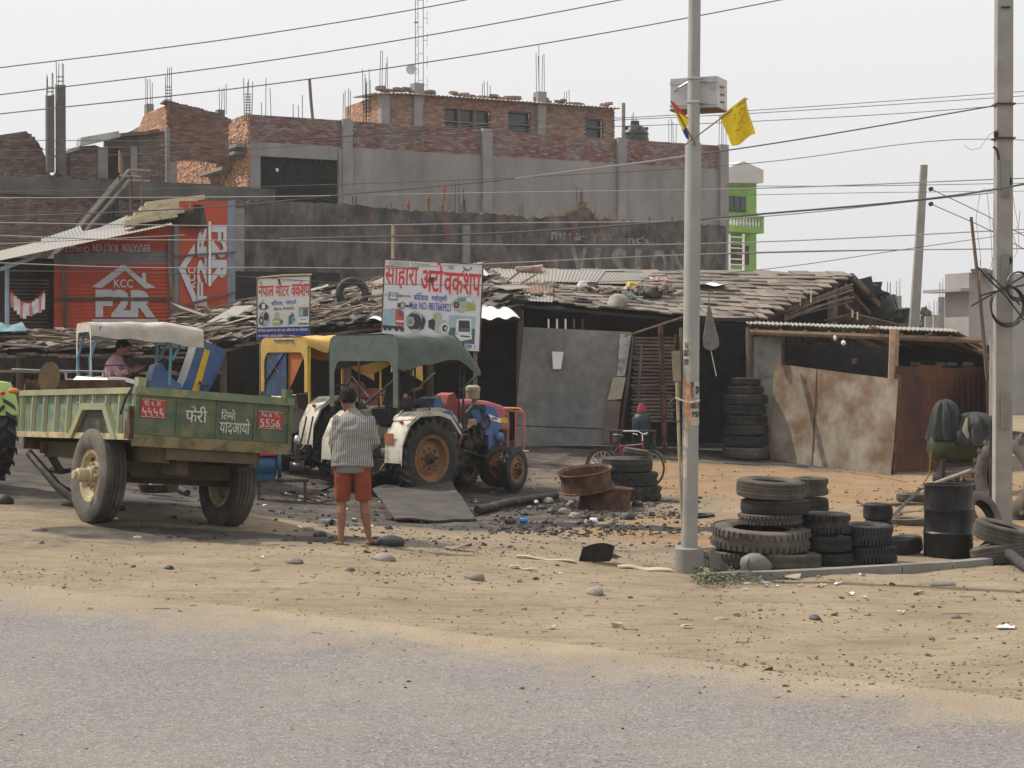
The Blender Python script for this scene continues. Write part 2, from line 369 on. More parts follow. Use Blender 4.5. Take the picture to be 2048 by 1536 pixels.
# where oil darkens the yard and bands darken the verge, and where the soil is orange
def segd(px, py, a, b):
    ax, ay = a; bx, by = b; t = np.clip(((px-ax)*(bx-ax)+(py-ay)*(by-ay))/((bx-ax)**2+(by-ay)**2), 0, 1)
    return np.hypot(px-ax-t*(bx-ax), py-ay-t*(by-ay))
def gxy(u, v): p = G(u, v); return (p.x, p.y)
oil = np.zeros_like(X)
for a, b, rad in ((gxy(480,1010), gxy(1000,1035), 2.6), (gxy(200,975), gxy(1000,985), 4.5), (gxy(1000,1035), gxy(1330,1035), 1.5), (gxy(0,905), gxy(1300,905), 8), (gxy(200,1062), gxy(820,1085), .8)):  # last strip darkens the ground from the trailer wheel past the man
    d = segd(X, Y, a, b); oil = np.maximum(oil, 1-sstep(rad*.55, rad*1.15, d))
ora = np.zeros_like(X)
for a, b, rad in ((gxy(1560,960), gxy(2000,975), 5.0), (gxy(1500,1060), gxy(1900,1060), 3.0)):
    d = segd(X, Y, a, b); ora = np.maximum(ora, 1-sstep(rad*.6, rad*1.15, d))
oil = np.maximum(oil, .34*(1-sstep(.7, 1.7, segd(X, Y, gxy(-100,1075), gxy(1330,1092)))))  # weaker dark band along the verge
oil = oil*(1-.8*ora)
slick = 1-sstep(.1, .6, segd(X, Y, gxy(1040,1048), gxy(1400,1058)))
ca = me.color_attributes.new('soil', 'FLOAT_COLOR', 'POINT')
c4 = np.c_[oil.ravel(), ora.ravel(), slick.ravel(), np.ones(nx*ny)].astype('f')
ca.data.foreach_set('color', c4.ravel())
def ground_mat():
    m = bpy.data.materials.new('sandy_earth'); m.use_nodes = True; t = m.node_tree; N = t.nodes; l = t.links.new; b = N['Principled BSDF']
    b.inputs['Roughness'].default_value = .97; b.inputs['Specular IOR Level'].default_value = .15
    tc = N.new('ShaderNodeTexCoord'); at = N.new('ShaderNodeAttribute'); at.attribute_name = 'soil'; sp = N.new('ShaderNodeSeparateColor'); l(at.outputs['Color'], sp.inputs[0])
    def nz(sc, det=8, rg=.6, st=None):
        n = N.new('ShaderNodeTexNoise'); n.inputs['Scale'].default_value = sc; n.inputs['Detail'].default_value = det; n.inputs['Roughness'].default_value = rg
        if st: mp = N.new('ShaderNodeMapping'); mp.inputs['Scale'].default_value = st; mp.inputs['Rotation'].default_value = (0, 0, R(28)); l(tc.outputs['Object'], mp.inputs[0]); l(mp.outputs[0], n.inputs['Vector'])
        else: l(tc.outputs['Object'], n.inputs['Vector'])
        return n.outputs['Fac']
    def rng(f, a, c, lo=0, hi=1):
        r = N.new('ShaderNodeMapRange'); r.inputs['From Min'].default_value = a; r.inputs['From Max'].default_value = c; r.inputs['To Min'].default_value = lo; r.inputs['To Max'].default_value = hi
        l(f, r.inputs[0]); return r.outputs[0]
    def mix(f, a, c):
        x = N.new('ShaderNodeMix'); x.data_type = 'RGBA'
        for v, i in ((f, 0), (a, 6), (c, 7)):
            if isinstance(v, (tuple, float)): x.inputs[i].default_value = v+(1,) if isinstance(v, tuple) else v
            else: l(v, x.inputs[i])
        return x.outputs[2]
    def ma(op, a, c):
        x = N.new('ShaderNodeMath'); x.operation = op
        for i, v in enumerate((a, c)):
            if isinstance(v, (int, float)): x.inputs[i].default_value = v
            else: l(v, x.inputs[i])
        return x.outputs[0]
    sand = mix(rng(nz(.9), .3, .7), (.235, .183, .125), (.325, .265, .185))
    sand = mix(rng(nz(2.2, 8, .7, (1, 4, 1)), .5, .68, 0, .7), sand, (.17, .13, .09))
    sand = mix(rng(nz(.45, 8, .65, (1, 5, 1)), .5, .66, 0, .45), sand, (.15, .115, .08))
    sand = mix(rng(nz(14), .56, .7, 0, .6), sand, (.14, .11, .08))
    orange = mix(rng(nz(1.6), .35, .65), (.235, .135, .068), (.29, .2, .115))
    o = ma('ADD', sp.outputs['Green'], rng(nz(.8, 10, .7), .25, .75, -.5, .5))
    c = mix(rng(o, .2, 1.0, 0, .85), sand, orange)
    dark = mix(rng(nz(3), .35, .68), (.05, .045, .041), (.105, .093, .082))
    dark = mix(rng(nz(1.3), .52, .62, 0, .6), dark, (.16, .13, .1))
    o2 = ma('ADD', sp.outputs['Red'], rng(nz(.9, 12, .78), .25, .75, -.6, .6))
    c = mix(rng(o2, .25, .8), c, dark)
    sl_ = ma('ADD', sp.outputs['Blue'], rng(nz(5), .3, .7, -.3, .3)); sf = rng(sl_, .45, .6)
    c = mix(sf, c, (.018, .019, .022)); l(c, b.inputs['Base Color']); l(rng(sf, 0, 1, .97, .45), b.inputs['Roughness'])
    bp = N.new('ShaderNodeBump'); bp.inputs['Strength'].default_value = .75; bp.inputs['Distance'].default_value = .05
    h = ma('ADD', ma('ADD', nz(5, 10, .68), ma('MULTIPLY', nz(38, 6, .7), .35)), ma('MULTIPLY', nz(3, 4, .5, (1, 7, 1)), .9)); l(h, bp.inputs['Height']); l(bp.outputs[0], b.inputs['Normal'])
    return m
GM = ground_mat(); me.materials.append(GM)
go = bpy.data.objects.new('ground', me); COL.objects.link(go); tag(go, 'bare sandy earth verge and oil-darkened workshop yard', None, None, 'structure')

def road_mat():
    m = bpy.data.materials.new('dusty_asphalt'); m.use_nodes = True; t = m.node_tree; N = t.nodes; l = t.links.new; b = N['Principled BSDF']
    b.inputs['Roughness'].default_value = .9; b.inputs['Specular IOR Level'].default_value = .2
    tc = N.new('ShaderNodeTexCoord'); at = N.new('ShaderNodeAttribute'); at.attribute_name = 'edge'; sp = N.new('ShaderNodeSeparateColor'); l(at.outputs['Color'], sp.inputs[0])
    def nz(sc, det=6, rg=.6, k='Fac'):
        n = N.new('ShaderNodeTexNoise'); n.inputs['Scale'].default_value = sc; n.inputs['Detail'].default_value = det; n.inputs['Roughness'].default_value = rg; l(tc.outputs['Object'], n.inputs['Vector']); return n.outputs[k]
    def rng(f, a, c, lo=0, hi=1):
        r = N.new('ShaderNodeMapRange'); r.inputs['From Min'].default_value = a; r.inputs['From Max'].default_value = c; r.inputs['To Min'].default_value = lo; r.inputs['To Max'].default_value = hi
        l(f, r.inputs[0]); return r.outputs[0]
    def mix(f, a, c):
        x = N.new('ShaderNodeMix'); x.data_type = 'RGBA'
        for v, i in ((f, 0), (a, 6), (c, 7)):
            if isinstance(v, (tuple, float)): x.inputs[i].default_value = v+(1,) if isinstance(v, tuple) else v
            else: l(v, x.inputs[i])
        return x.outputs[2]
    vo = N.new('ShaderNodeTexVoronoi'); vo.inputs['Scale'].default_value = 48; l(tc.outputs['Object'], vo.inputs['Vector'])
    vs_ = N.new('ShaderNodeSeparateColor'); l(vo.outputs['Color'], vs_.inputs[0])
    c = mix(rng(vs_.outputs[0], 0, 1, .0, 1), (.145, .134, .13), (.255, .238, .23))
    c = mix(rng(vs_.outputs[1], .92, .95, 0, .6), c, (.38, .36, .34))
    c = mix(rng(vs_.outputs[2], .9, .95, 0, .75), c, (.09, .08, .075))
    c = mix(rng(vo.outputs['Distance'], .0, .75, 0, .35), c, (.13, .115, .1))
    c = mix(rng(nz(.55), .35, .68, 0, .4), c, (.25, .23, .21))
    c = mix(rng(nz(2.5), .5, .75, 0, .4), c, (.15, .14, .13))
    e = N.new('ShaderNodeMath'); e.operation = 'ADD'; l(sp.outputs['Red'], e.inputs[0]); l(rng(nz(1.1, 9, .65), .28, .72, -.32, .28), e.inputs[1])
    f = rng(e.outputs[0], .1, 1.0)
    e2 = N.new('ShaderNodeMath'); e2.operation = 'ADD'; l(f, e2.inputs[0]); e3 = N.new('ShaderNodeMath'); e3.operation = 'ADD'; l(rng(nz(25, 4), .3, .7, -.22, .22), e3.inputs[0]); l(rng(nz(5, 6), .3, .7, -.2, .2), e3.inputs[1]); l(e3.outputs[0], e2.inputs[1])
    sand = mix(rng(nz(.9), .3, .7), (.235, .183, .125), (.325, .265, .185))
    ec = rng(e2.outputs[0], .1, .9); c = mix(ec, c, sand); l(c, b.inputs['Base Color'])
    bp = N.new('ShaderNodeBump'); bp.inputs['Strength'].default_value = .7; bp.inputs['Distance'].default_value = .012
    h = N.new('ShaderNodeMath'); h.operation = 'ADD'; l(vo.outputs['Distance'], h.inputs[0]); l(nz(9), h.inputs[1]); l(h.outputs[0], bp.inputs['Height']); l(bp.outputs[0], b.inputs['Normal'])
    return m
xs = axis(-200, -8, 8, 200, .15, 1.4); K = 46
vs = []; ed = []
for x in xs:
    e = float(road_edge(x))+.25*noise.noise(Vector((x*.7, 0, 3)))+.08*noise.noise(Vector((x*4, 0, 3)))
    for k in range(K):
        t = (k/(K-1))**.75; y = 3+(e-3)*t if k else -8.0
        vs.append((x, y, gz(x, y)+.004+(.0 if k < K-1 else -.006))); ed.append(max(0, 1-(e-y)/2.1))
fs = [(i*K+k, (i+1)*K+k, (i+1)*K+k+1, i*K+k+1) for i in range(len(xs)-1) for k in range(K-1)]
me = bpy.data.meshes.new('road'); me.from_pydata(vs, [], fs); me.polygons.foreach_set('use_smooth', [True]*len(fs))
ca = me.color_attributes.new('edge', 'FLOAT_COLOR', 'POINT'); ca.data.foreach_set('color', np.repeat(np.array(ed, 'f'), 4))
me.materials.append(road_mat()); ro = bpy.data.objects.new('road', me); COL.objects.link(ro)
tag(ro, 'dusty grey asphalt road with exposed aggregate', None, None, 'structure')

# ================================================================ BUILDINGS
def brick_run(mbs, x0, x1, z0, z1, holes=(), bl=.23, bh=.075, proud=.02, top=None, jit=.006, y=0, lo=None, slant=0):
    "list of (centre, dims) for bricks on a plane, courses along x; top(x)/lo(x) give uneven limits"
    out_ = []; z = z0; c = 0
    while z+bh*.6 < (z1 if top is None else max(z1, z1)):
        x = x0-(bl+.01)*.5*(c % 2)
        while x < x1-.03:
            a, b_ = max(x, x0), min(x+bl, x1)
            if b_-a > .05:
                xm, zm = (a+b_)/2, z+bh/2
                ok = all(not (h[0] < xm < h[1] and h[2] < zm < h[3]) for h in holes)
                if top and zm > top(xm): ok = False
                if lo and zm < lo(xm): ok = False
                if ok: out_.append(((xm, y-proud/2+random.uniform(-jit, jit), zm), (b_-a, proud+.02, bh-.002)))
            x += bl+.012
        z += bh+.012; c += 1
    return out_
def brick_parts(M, bricks, m, parent, nparts, score=None, inv=None):
    "first nparts bricks as parts sharing a few meshes, the rest joined in one stuff part"
    random.shuffle(bricks) if score is None else bricks.sort(key=score)
    cache = {}
    rot = M.to_euler()
    for k, (c, d) in enumerate(bricks[:nparts]):
        key = (round(d[0]/.05), k % 3)
        if key not in cache:
            mb = MB(); mb.ebox((0, 0, 0), (key[0]*.05 if key[0] else .05, d[1], d[2]), .03); cache[key] = mb.mesh('brick', m)
        inst('brick', cache[key], parent, M @ Vector(c), rot)
    if len(bricks) > nparts:
        mb = MB().at(M)
        for c, d in bricks[nparts:]: mb.ebox(c, d, .03)
        mb.build('brickwork', m, parent, kind='stuff')
def rebars(name_label, pts, h, parent=None, n=4, sp=.12, r=.012, ties=0, mats='darkiron', lean=0):
    pass
def rebar_mb(mb, base, h, n=4, s=.11, r=.011, ties=0, fan=.03):
    for k in range(n):
        dx, dy = ((-s, -s), (s, -s), (s, s), (-s, s), (0, s))[k % 5]
        hh = h*random.uniform(.72, 1.05)
        a = Vector(base)+Vector((dx, dy, -.2)); b = a+Vector((random.uniform(-fan, fan)*h, random.uniform(-fan, fan)*h, hh+.2))
        mb.tube([a, b], r, 4)
    for k in range(ties):
        z = h*.55*(k+1)/(ties+1); o = Vector(base)+Vector((0, 0, z))
        mb.tube([o+Vector(q) for q in ((-s, -s, 0), (s, -s, 0), (s, s, 0), (-s, s, 0))], r*.7, 4, closed=True)

# ---- three-storey brick and cement building
FB = Frame(wxy(500, 68), wxy(1455, 78)); bigM = FB.M
T = thing('apartment_building', 'large unfinished three-storey building with red brick parapet above bare grey cement render', 'building')
Lw = FB.x(1452); ztop = 11.65; zb = [FB.uv(500, 287)[1], FB.uv(1450, 335)[1]]; zband = 10.6
hx0, hz1 = FB.uv(521, 312); hx1, hz0 = FB.uv(683, 420); hz0 = 7.6
mb = MB().at(bigM)
mb.box(((hx1+Lw)/2, .15, 5.1), (Lw-hx1, .3, 11.0)); mb.box((hx1/2, .15, 3.75), (hx1, .3, 8.3-.5))
mb.box((hx0/2, .15, 9.0), (hx0, .3, 2.9)); mb.box((hx1/2, .15, (hz1+zband)/2), (hx1, .34, zband-hz1))
mb.build('wall', M_['render'], T)
mb = MB().at(bigM); mb.box((Lw/2, .2, (zband+ztop)/2), (Lw-.04, .28, ztop-zband-.04)); mb.box((-.0-.0+.2, 5.2, 5.8), (.3, 10.3, 11.6)); mb.box((Lw/2, 5.6, 10.45), (Lw-.3, 10.0, .3)); mb.box((Lw-.1, 5, 5), (.3, 10, 10)); mb.box((Lw/2, 10.3, 5.6), (Lw, .3, 11.0))
mb.build('mortar_core', M_['mortar'], T)
colx = [FB.x(u) for u in (693, 972, 1241)]+[Lw-.2]
CCm = mat('column_concrete', (.27,.26,.25), .93, .12, 2, .2, col2=(.2,.19,.19), c2=.4, s2=1.2, edge2=.4)
for x in colx: MB().at(bigM).box((x, -.03, ztop/2+.02), (.42, .3, ztop)).build('column', CCm, T)
MB().at(bigM).box((hx1+.0, -.02, 5), (.3, .2, 11)).build('column', CCm, T)
br = brick_run(None, .0, Lw, zband, ztop, top=lambda x: ztop-.02*math.sin(x*2)-.03*noise.noise(Vector((x*2, 0, 0))), proud=.05, holes=[(x-.22, x+.22, 0, 20) for x in colx], y=.06)
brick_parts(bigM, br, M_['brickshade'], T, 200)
# sunlit side face: runs from the corner back and to the left
MS = Matrix.Translation(FB.P(0, 10, 0)) @ Matrix.Rotation(FB.ang-math.pi/2, 4, 'Z')
br = brick_run(None, 0, 10, 7.4, ztop, top=lambda x: ztop-.25*(1 if x < .6 else 0)-.05*noise.noise(Vector((x*2, 0, 0))), proud=.09, jit=.025, y=.02)
brick_parts(MS, br, mat('sunlit_orange_brick', (.36,.17,.1), .9, .2, 5, .35, col2=(.45,.29,.19), c2=.36, s2=3, edge2=.4, rand=.3), T, 300, score=lambda b: -b[0][0]-.3*b[0][2])  # brighter brick copy: sunlight put into the colour
mb = MB().at(MS)
for x0, x1, z in ((5.2,8.2,9.75),(6.2,9.7,10.2),(3.0,6.8,9.3),(7.6,9.9,10.45)): mb.box(((x0+x1)/2, -.25, z), (x1-x0, .5, .12))
mb.build('concrete_ledge', M_['concrete'], T)
mb = MB().at(MS)
for k in range(9): mb.tube([(1+k*.9, -.1, 9.2+.12*k), (1.6+k*.95, -.6, 9.35+.1*k)], .015, 4)
mb.tube([(5.4,-.3,8.4),(8.8,-.3,7.9)], .02, 4); mb.tube([(5.2,-.3,7.8),(7.6,-.3,8.6)], .02, 4)
for x in (6.4, 7.4): mb.tube([(x, -.3, 7.6), (x, -.3, 8.5)], .018, 4)
mb.build('reinforcing_bar', M_['darkiron'], T, kind='stuff')
# window opening: recess, green side, grille
mb = MB().at(bigM); mb.box(((hx0+hx1)/2, 2.6, 9), (hx1-hx0+1, .1, 4)); mb.box(((hx0+hx1)/2, 1.5, 7.35), (hx1-hx0+1, 2.4, .1)); mb.box((hx0-.4, 1.5, 9), (.1, 2.4, 4)); mb.box(((hx0+hx1)/2, 1.5, 10.25), (hx1-hx0+1, 2.4, .1))
mb.build('room_interior', mat('dark_green_room', (.03,.045,.03), .9, .2, 2), T)
mb = MB().at(bigM); mb.box((hx1-.14, .75, 9), (.06, .9, 3.4)); mb.build('window_reveal', mat('green_plaster', (.09,.22,.04), .85, .15, 2), T)
mb = MB().at(bigM)
n = 34
for k in range(n+1): x = hx0+(hx1-hx0)*k/n; mb.box((x, .2, 8.9), (.025, .025, 2.9))
for k in range(7): mb.box(((hx0+hx1)/2, .17, 7.7+.42*k), (hx1-hx0, .03, .025))
mb.build('window_grille', mat('dark_grille_metal', (.03,.035,.035), .7, .2, 3), T)
x, z = FB.uv(555, 340); mb = MB().at(bigM); mb.blob((x, .05, z), (.07,.07,.08), 1, 8, 0); mb.build('light_bulb', M_['white'], T, 60)
# bars along the parapet
for u, v0, v1, n_, ti in ((496,232,143,4,8),(535,232,160,2,0),(590,238,205,2,0),(605,240,178,1,0),(693,236,175,4,0),(735,240,140,6,6),(1265,270,225,3,0),(1345,276,238,4,0),(1445,290,225,4,0),(523,235,205,1,0)):
    x, z0 = FB.uv(u, v0, .2); _, z1 = FB.uv(u, v1, .2)
    mb = MB().at(bigM @ Matrix.Translation((x, .2, z0))); rebar_mb(mb, (0, 0, 0), z1-z0, n_, .11 if n_ > 1 else 0, .014, ti)
    mb.build('reinforcing_bars', M_['darkiron'], T)
x, z0 = FB.uv(622, 238, .2); mb = MB().at(bigM); mb.tube([(x+.1, .2, z0-.3), (x, .2, z0+.7), (x-.06, .2, FB.uv(618,158,.2)[1])], .06, 6); mb.build('wooden_post', M_['wood'], T)
# cloth hanging over the side parapet
mb = MB().at(MS); mb.grid(lambda a, b: (3.9+.9*a+.05*math.sin(b*7), -.14-.1*math.sin(a*9+b*3)-.1*b, 11.68-.95*b*(1-.25*abs(a-.5))), 8, 8, (0, .02, 0))
mb.build('cloth', [M_['cloth_b']], None, 60, label='blue cloth with orange edge hung over the sunlit brick parapet', cat='cloth')
mb = MB().at(MS); mb.tube([(4.75, -.3, 11.7), (4.9, -.34, 11.2), (4.85, -.36, 10.6)], .07, 6); o = mb.build('cloth_hem', mat('orange_cloth', (.7,.2,.05), .8), None, 60); o.parent = [q for q in COL.objects if q.name == 'cloth'][0]

# ---- room on the roof
FR = Frame(wxy(762, 77), wxy(1235, 82))
T = thing('rooftop_room', 'brick rooftop room with corrugated tin roof and dark windows on top of the grey building', 'rooftop room')
Lr = FR.x(1229); zt = FR.uv(1000, 205)[1]; z0 = ztop-1.2
h = [FR.uv(888, 213)+FR.uv(982, 262), FR.uv(1016, 221)+FR.uv(1063, 262), FR.uv(1168, 234)+FR.uv(1208, 262)]
wins = [(a[0], a[2], a[3]-.8, a[1]) for a in h]
mb = MB().at(FR.M); cuts = [0]+[q for w_ in wins for q in w_[:2]]+[Lr]
for i in range(0, len(cuts), 2): mb.box(((cuts[i]+cuts[i+1])/2, .15, (z0+zt)/2), (cuts[i+1]-cuts[i], .24, zt-z0))
for w_ in wins: mb.box(((w_[0]+w_[1])/2, .15, (w_[3]+zt)/2), (w_[1]-w_[0], .24, zt-w_[3]))
mb.box((.15, 2.2, (z0+zt)/2), (.24, 4, zt-z0)); mb.box((Lr/2, 4.2, (z0+zt)/2), (Lr, .2, zt-z0))
mb.build('wall', M_['mortar'], T)
br = brick_run(None, 0, Lr, z0+1.3, zt, holes=[(a, b, c, d) for a, b, c, d in wins], proud=.04, y=.03)
brick_parts(FR.M, br, mat('rooftop_brick', (.27,.125,.082), .9, .2, 5, .3, col2=(.26,.2,.165), c2=.5, s2=1, edge2=.3, rand=.3), T, 60)
MSR = Matrix.Translation(FR.P(0, 4.2, 0)) @ Matrix.Rotation(FR.ang-math.pi/2, 4, 'Z')
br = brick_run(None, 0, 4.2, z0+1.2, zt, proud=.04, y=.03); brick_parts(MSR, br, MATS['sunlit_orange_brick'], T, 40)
for u in (768, 834, 1080): MB().at(FR.M).box((FR.x(u), -.02, (z0+zt)/2), (.38, .36, zt-z0)).build('column', MATS['column_concrete'], T)
x, z = FR.uv(836, 168); MB().at(FR.M).box((x, .1, z-.45), (.45, .5, .95)).build('column_head', CCm, T); x, z = FR.uv(1082, 184); MB().at(FR.M).box((x, .1, z-.5), (.42, .5, 1.0)).build('column_head', CCm, T)
for w_ in wins:
    f = MB().at(FR.M); a, b, c, d = w_
    nn = 3 if b-a > 1.5 else 1
    for k in range(nn+1): f.box((a+(b-a)*k/nn, .1, (c+d)/2), (.08, .1, d-c))
    f.box(((a+b)/2, .1, d-.03), (b-a, .1, .08)); f.box(((a+b)/2, .1, (c+d)/2+.25), (b-a, .08, .06))
    wf = f.build('window', M_['woodwarm'] if nn > 1 else M_['wood'], T)
    g = MB().at(FR.M); g.box(((a+b)/2, .3, (c+d)/2), (b-a, .02, d-c)); g.build('pane', M_['glassdark'], wf)
nn = 170
mb = MB().at(FR.M)
xs0 = -.4; xs1 = Lr+.1
def _rt(a, b): x = xs0+(xs1-xs0)*a; return (x, -.45+2.8*b, zt+.06+.03*math.sin(x*2*math.pi/.11)-.012*x*0+.18*b-.1*(0 if x > 1 else .6-.6*x))
mb.grid(_rt, nn, 2, .02); mb.build('tin_roof', M_['tin'], T)
mb = MB().at(FR.M)
for k in range(60):
    x = random.uniform(0, 1.9) if k < 20 else random.uniform(2.2, Lr); mb.ebox((x, .3+random.uniform(-.2,.2), zt+.22+random.uniform(-.03,.12)), (random.uniform(.2,.4), .25, .12), .15, (0, 0, random.uniform(-.5,.5)))
mb.build('parapet_rubble', MATS['rooftop_brick'], T, kind='stuff')
for u, v0, v1, n_ in ((767,183,105,4),(1081,186,93,6),(972,198,163,4),(1131,205,180,3)):
    x, z0_ = FR.uv(u, v0, .2); _, z1 = FR.uv(u, v1, .2); mb = MB().at(FR.M @ Matrix.Translation((x, .2, z0_))); rebar_mb(mb, (0, 0, 0), z1-z0_, n_, .13, .015, 0); mb.build('reinforcing_bars', M_['darkiron'], T)

# ---- telecom mast and dish on the rooftop column
x, z = FR.uv(838, 168); p = FR.P(x, .3, z)
T = thing('antenna_mast', 'slim grey lattice antenna mast rising out of the frame from a rooftop column', 'antenna mast', p)
mb = MB(); Hm = 9.0
for a in range(3):
    an = a*2*math.pi/3; mb.tube([(.09*math.cos(an), .09*math.sin(an), 0), (.06*math.cos(an), .06*math.sin(an), Hm)], .013, 5)
for k in range(45):
    zz = k*.2; a0 = k*2*math.pi/3; a1 = a0+2*math.pi/3; mb.tube([(.08*math.cos(a0), .08*math.sin(a0), zz), (.08*math.cos(a1), .08*math.sin(a1), zz+.2)], .008, 4)
for k in (3, 5.5, 7.8): mb.box((0, 0, k*.9), (.18, .18, .04))
mb.build('lattice', mat('grey_mast_metal', (.2,.21,.21), .6, .2, 3), T)
mb = MB(); mb.tube([(.30, 0, -.6), (.30, 0, Hm)], .018, 5)
for k in range(5): mb.tube([(.08, 0, .2+k*1.15), (.30, 0, .2+k*1.15)], .01, 4)
for k in range(6): z_ = .0+k*.96; mb.tube([(.30, 0, z_), (.46, 0, z_)], .012, 4); mb.tube([(.47, 0, z_-.28), (.47, 0, z_+.32)], .01, 4)
mb.build('antenna', MATS['grey_mast_metal'], T)
mb = MB(); mb.lathe([(0.001, .0), (.12, .01), (.2, .045), (.225, .09), (.215, .09), (.1, .03), (.001, .02)], 20, Matrix.Translation((-.2, -.25, .62)) @ Matrix.Rotation(R(90), 4, 'X'))
mb.build('dish', mat('pale_dish', (.5,.5,.55), .6, .05, 3), T, 40)

# ---- water tank and pipe
x, z = FB.uv(1270, 268, 2.5); p = FB.P(x, 2.5, 10.6)
T = thing('water_tank', 'round black plastic water tank behind the brick parapet', 'water tank', p)
mb = MB(); mb.lathe([(0.001, 1.62), (.2, 1.62), (.21, 1.5), (.45, 1.42), (.62, 1.28), (.66, 1.2), (.62, 1.14), (.66, 1.05), (.66, .7), (.62, .64), (.66, .55), (.66, 0), (0.001, 0)], 28); s_ = (HC+(726-243)*FB.P(x, 2.5, 0).y/3600-p.z)/1.62
o = mb.build('tank_shell', M_['blackplastic'], T, 40, rot=(0, 0, 0)); o.scale = (.92, .92, s_)
mb = MB()
for k in range(5): a = k*1.257; mb.box((.5*math.cos(a), .5*math.sin(a), 1.38*s_), (.16, .1, .12), (0, 0, a))
mb.build('lug', M_['blackplastic'], T)
x, z = FB.uv(1247, 265, .6); mb = MB(); mb.tube([(0, 0, -.8), (0, 0, FB.uv(1247, 206, .6)[1]-z)], .08, 10)
mb.build('vent_pipe', M_['concrete'], None, 40, FB.P(x, .6, z), label='grey vertical vent pipe beside the black rooftop water tank', cat='pipe')

# ---- long mouldy wall
FW = Frame(wxy(470, 55.4), wxy(1452, 63.6)); wM = FW.M
T = thing('boundary_wall', 'long mould-blackened render wall with faded white painted letters', 'wall')
def wtop(x):
    u = 470+(1452-470)*x/FW.len*1.0
    z = 7.27+.04*noise.noise(Vector((x*3, 1, 0)))+.1*noise.noise(Vector((x*.7, 4, 0)))
    return z
L2 = FW.len; topc = [(470,402),(540,402),(700,408),(800,420),(930,425),(1000,428),(1060,436),(1130,432),(1150,424),(1165,408),(1180,420),(1190,436),(1230,440),(1372,445),(1452,452)]
tx = [FW.uv(u, v) for u, v in topc]
def topz(x): return float(np.interp(x, [a for a, b in tx], [b for a, b in tx]))+.07*noise.noise(Vector((x*4, 0, 0)))+.04*noise.noise(Vector((x*11, 0, 0)))
mb = MB().at(wM); n = 180
for k in range(n):
    a, b = L2*k/n, L2*(k+1)/n; za, zb_ = topz(a), topz(b)
    mb.raw([(a,0,0),(b,0,0),(b,0,zb_),(a,0,za),(a,.3,0),(b,.3,0),(b,.3,zb_),(a,.3,za)], [(0,1,2,3),(7,6,5,4),(3,2,6,7)])
def moss_mat():
    m = mat('mouldy_render', (.165,.148,.13), .95, .3, 2.6, .4, bscale=9, col2=(.06,.054,.054), c2=.62, s2=2.2, edge2=.3, stretch=(1,1,.6))
    return m
wl = mb.build('wall_face', moss_mat(), T)
mb = MB().at(wM); mb.box((FW.x(930), -.06, 3.4), (.26, .14, 6.7)); mb.box((.12, -.05, 3.5), (.3, .12, 7)); mb.build('pilaster', M_['concrete'], T)
# painted letters, worn
def worn_paint():
    m = mat('worn_white_wall_paint', (.36,.35,.34), .95, .3, 3); t = m.node_tree; N = t.nodes
    n = N.new('ShaderNodeTexNoise'); n.inputs['Scale'].default_value = 3.2; n.inputs['Detail'].default_value = 8; n.inputs['Roughness'].default_value = .7
    r = N.new('ShaderNodeMapRange'); r.inputs['From Min'].default_value = .34; r.inputs['From Max'].default_value = .56; r.inputs['To Max'].default_value = .6
    t.links.new(N['Texture Coordinate'].outputs['Object'], n.inputs['Vector']); t.links.new(n.outputs['Fac'], r.inputs[0]); t.links.new(r.outputs[0], N['Principled BSDF'].inputs['Alpha']); return m
WP = worn_paint()
def wtext(s, u0, v0, u1, v1, bold=0.02, m=WP):
    x0, z1 = FW.uv(u0, v0); x1, z0_ = FW.uv(u1, v1); z1 = FW.uv(u0, v0)[1]; mb = MB().at(wM); put_text(mb, s, x0, z0_, x1, z1, -.006, bold); mb.build('painted_letters', m, T)
wtext('manag', 1102, 464, 1176, 488); wtext("ant's", 1240, 470, 1299, 488); wtext('your', 1185, 466, 1228, 488, .01)
for i, ch in enumerate('VISION'): wtext(ch, 1142+40*i+(8 if ch == 'I' else 0), 494+1.2*i, 1174+40*i-(12 if ch == 'I' else 0), 560, .03)
mb = MB().at(wM); x0, z0_ = FW.uv(975, 535); x1, z1 = FW.uv(1018, 462)
mb.raw([(x0+(x1-x0)*a, -.006, z0_+(z1-z0_)*b) for a, b in ((0,0),(1,0),(.92,.45),(.7,.7),(.62,1),(.4,1),(.35,.7),(.1,.45))], [tuple(range(8))])
mb.build('faded_picture', mat('faded_brown_paint', (.15,.105,.08), .95, .3, 2, col2=(.12,.115,.11), c2=.5, s2=1.6, edge2=.1), T)
mb = MB().at(wM)
for k in range(26):
    u = random.choice((random.uniform(1100,1380), random.uniform(700,930), random.uniform(1130,1200))); x, z = FW.uv(u, random.uniform(445,500)); mb.raw([(x, -.012, z), (x+.05, -.012, z), (x+.08, -.012, z+random.uniform(.2,.6)), (x+.01, -.012, z+.4)], [(0,1,2,3)])
mb.build('rust_streaks', mat('rust_streak', (.2,.08,.045), .95, .3, 4), T, kind='stuff')
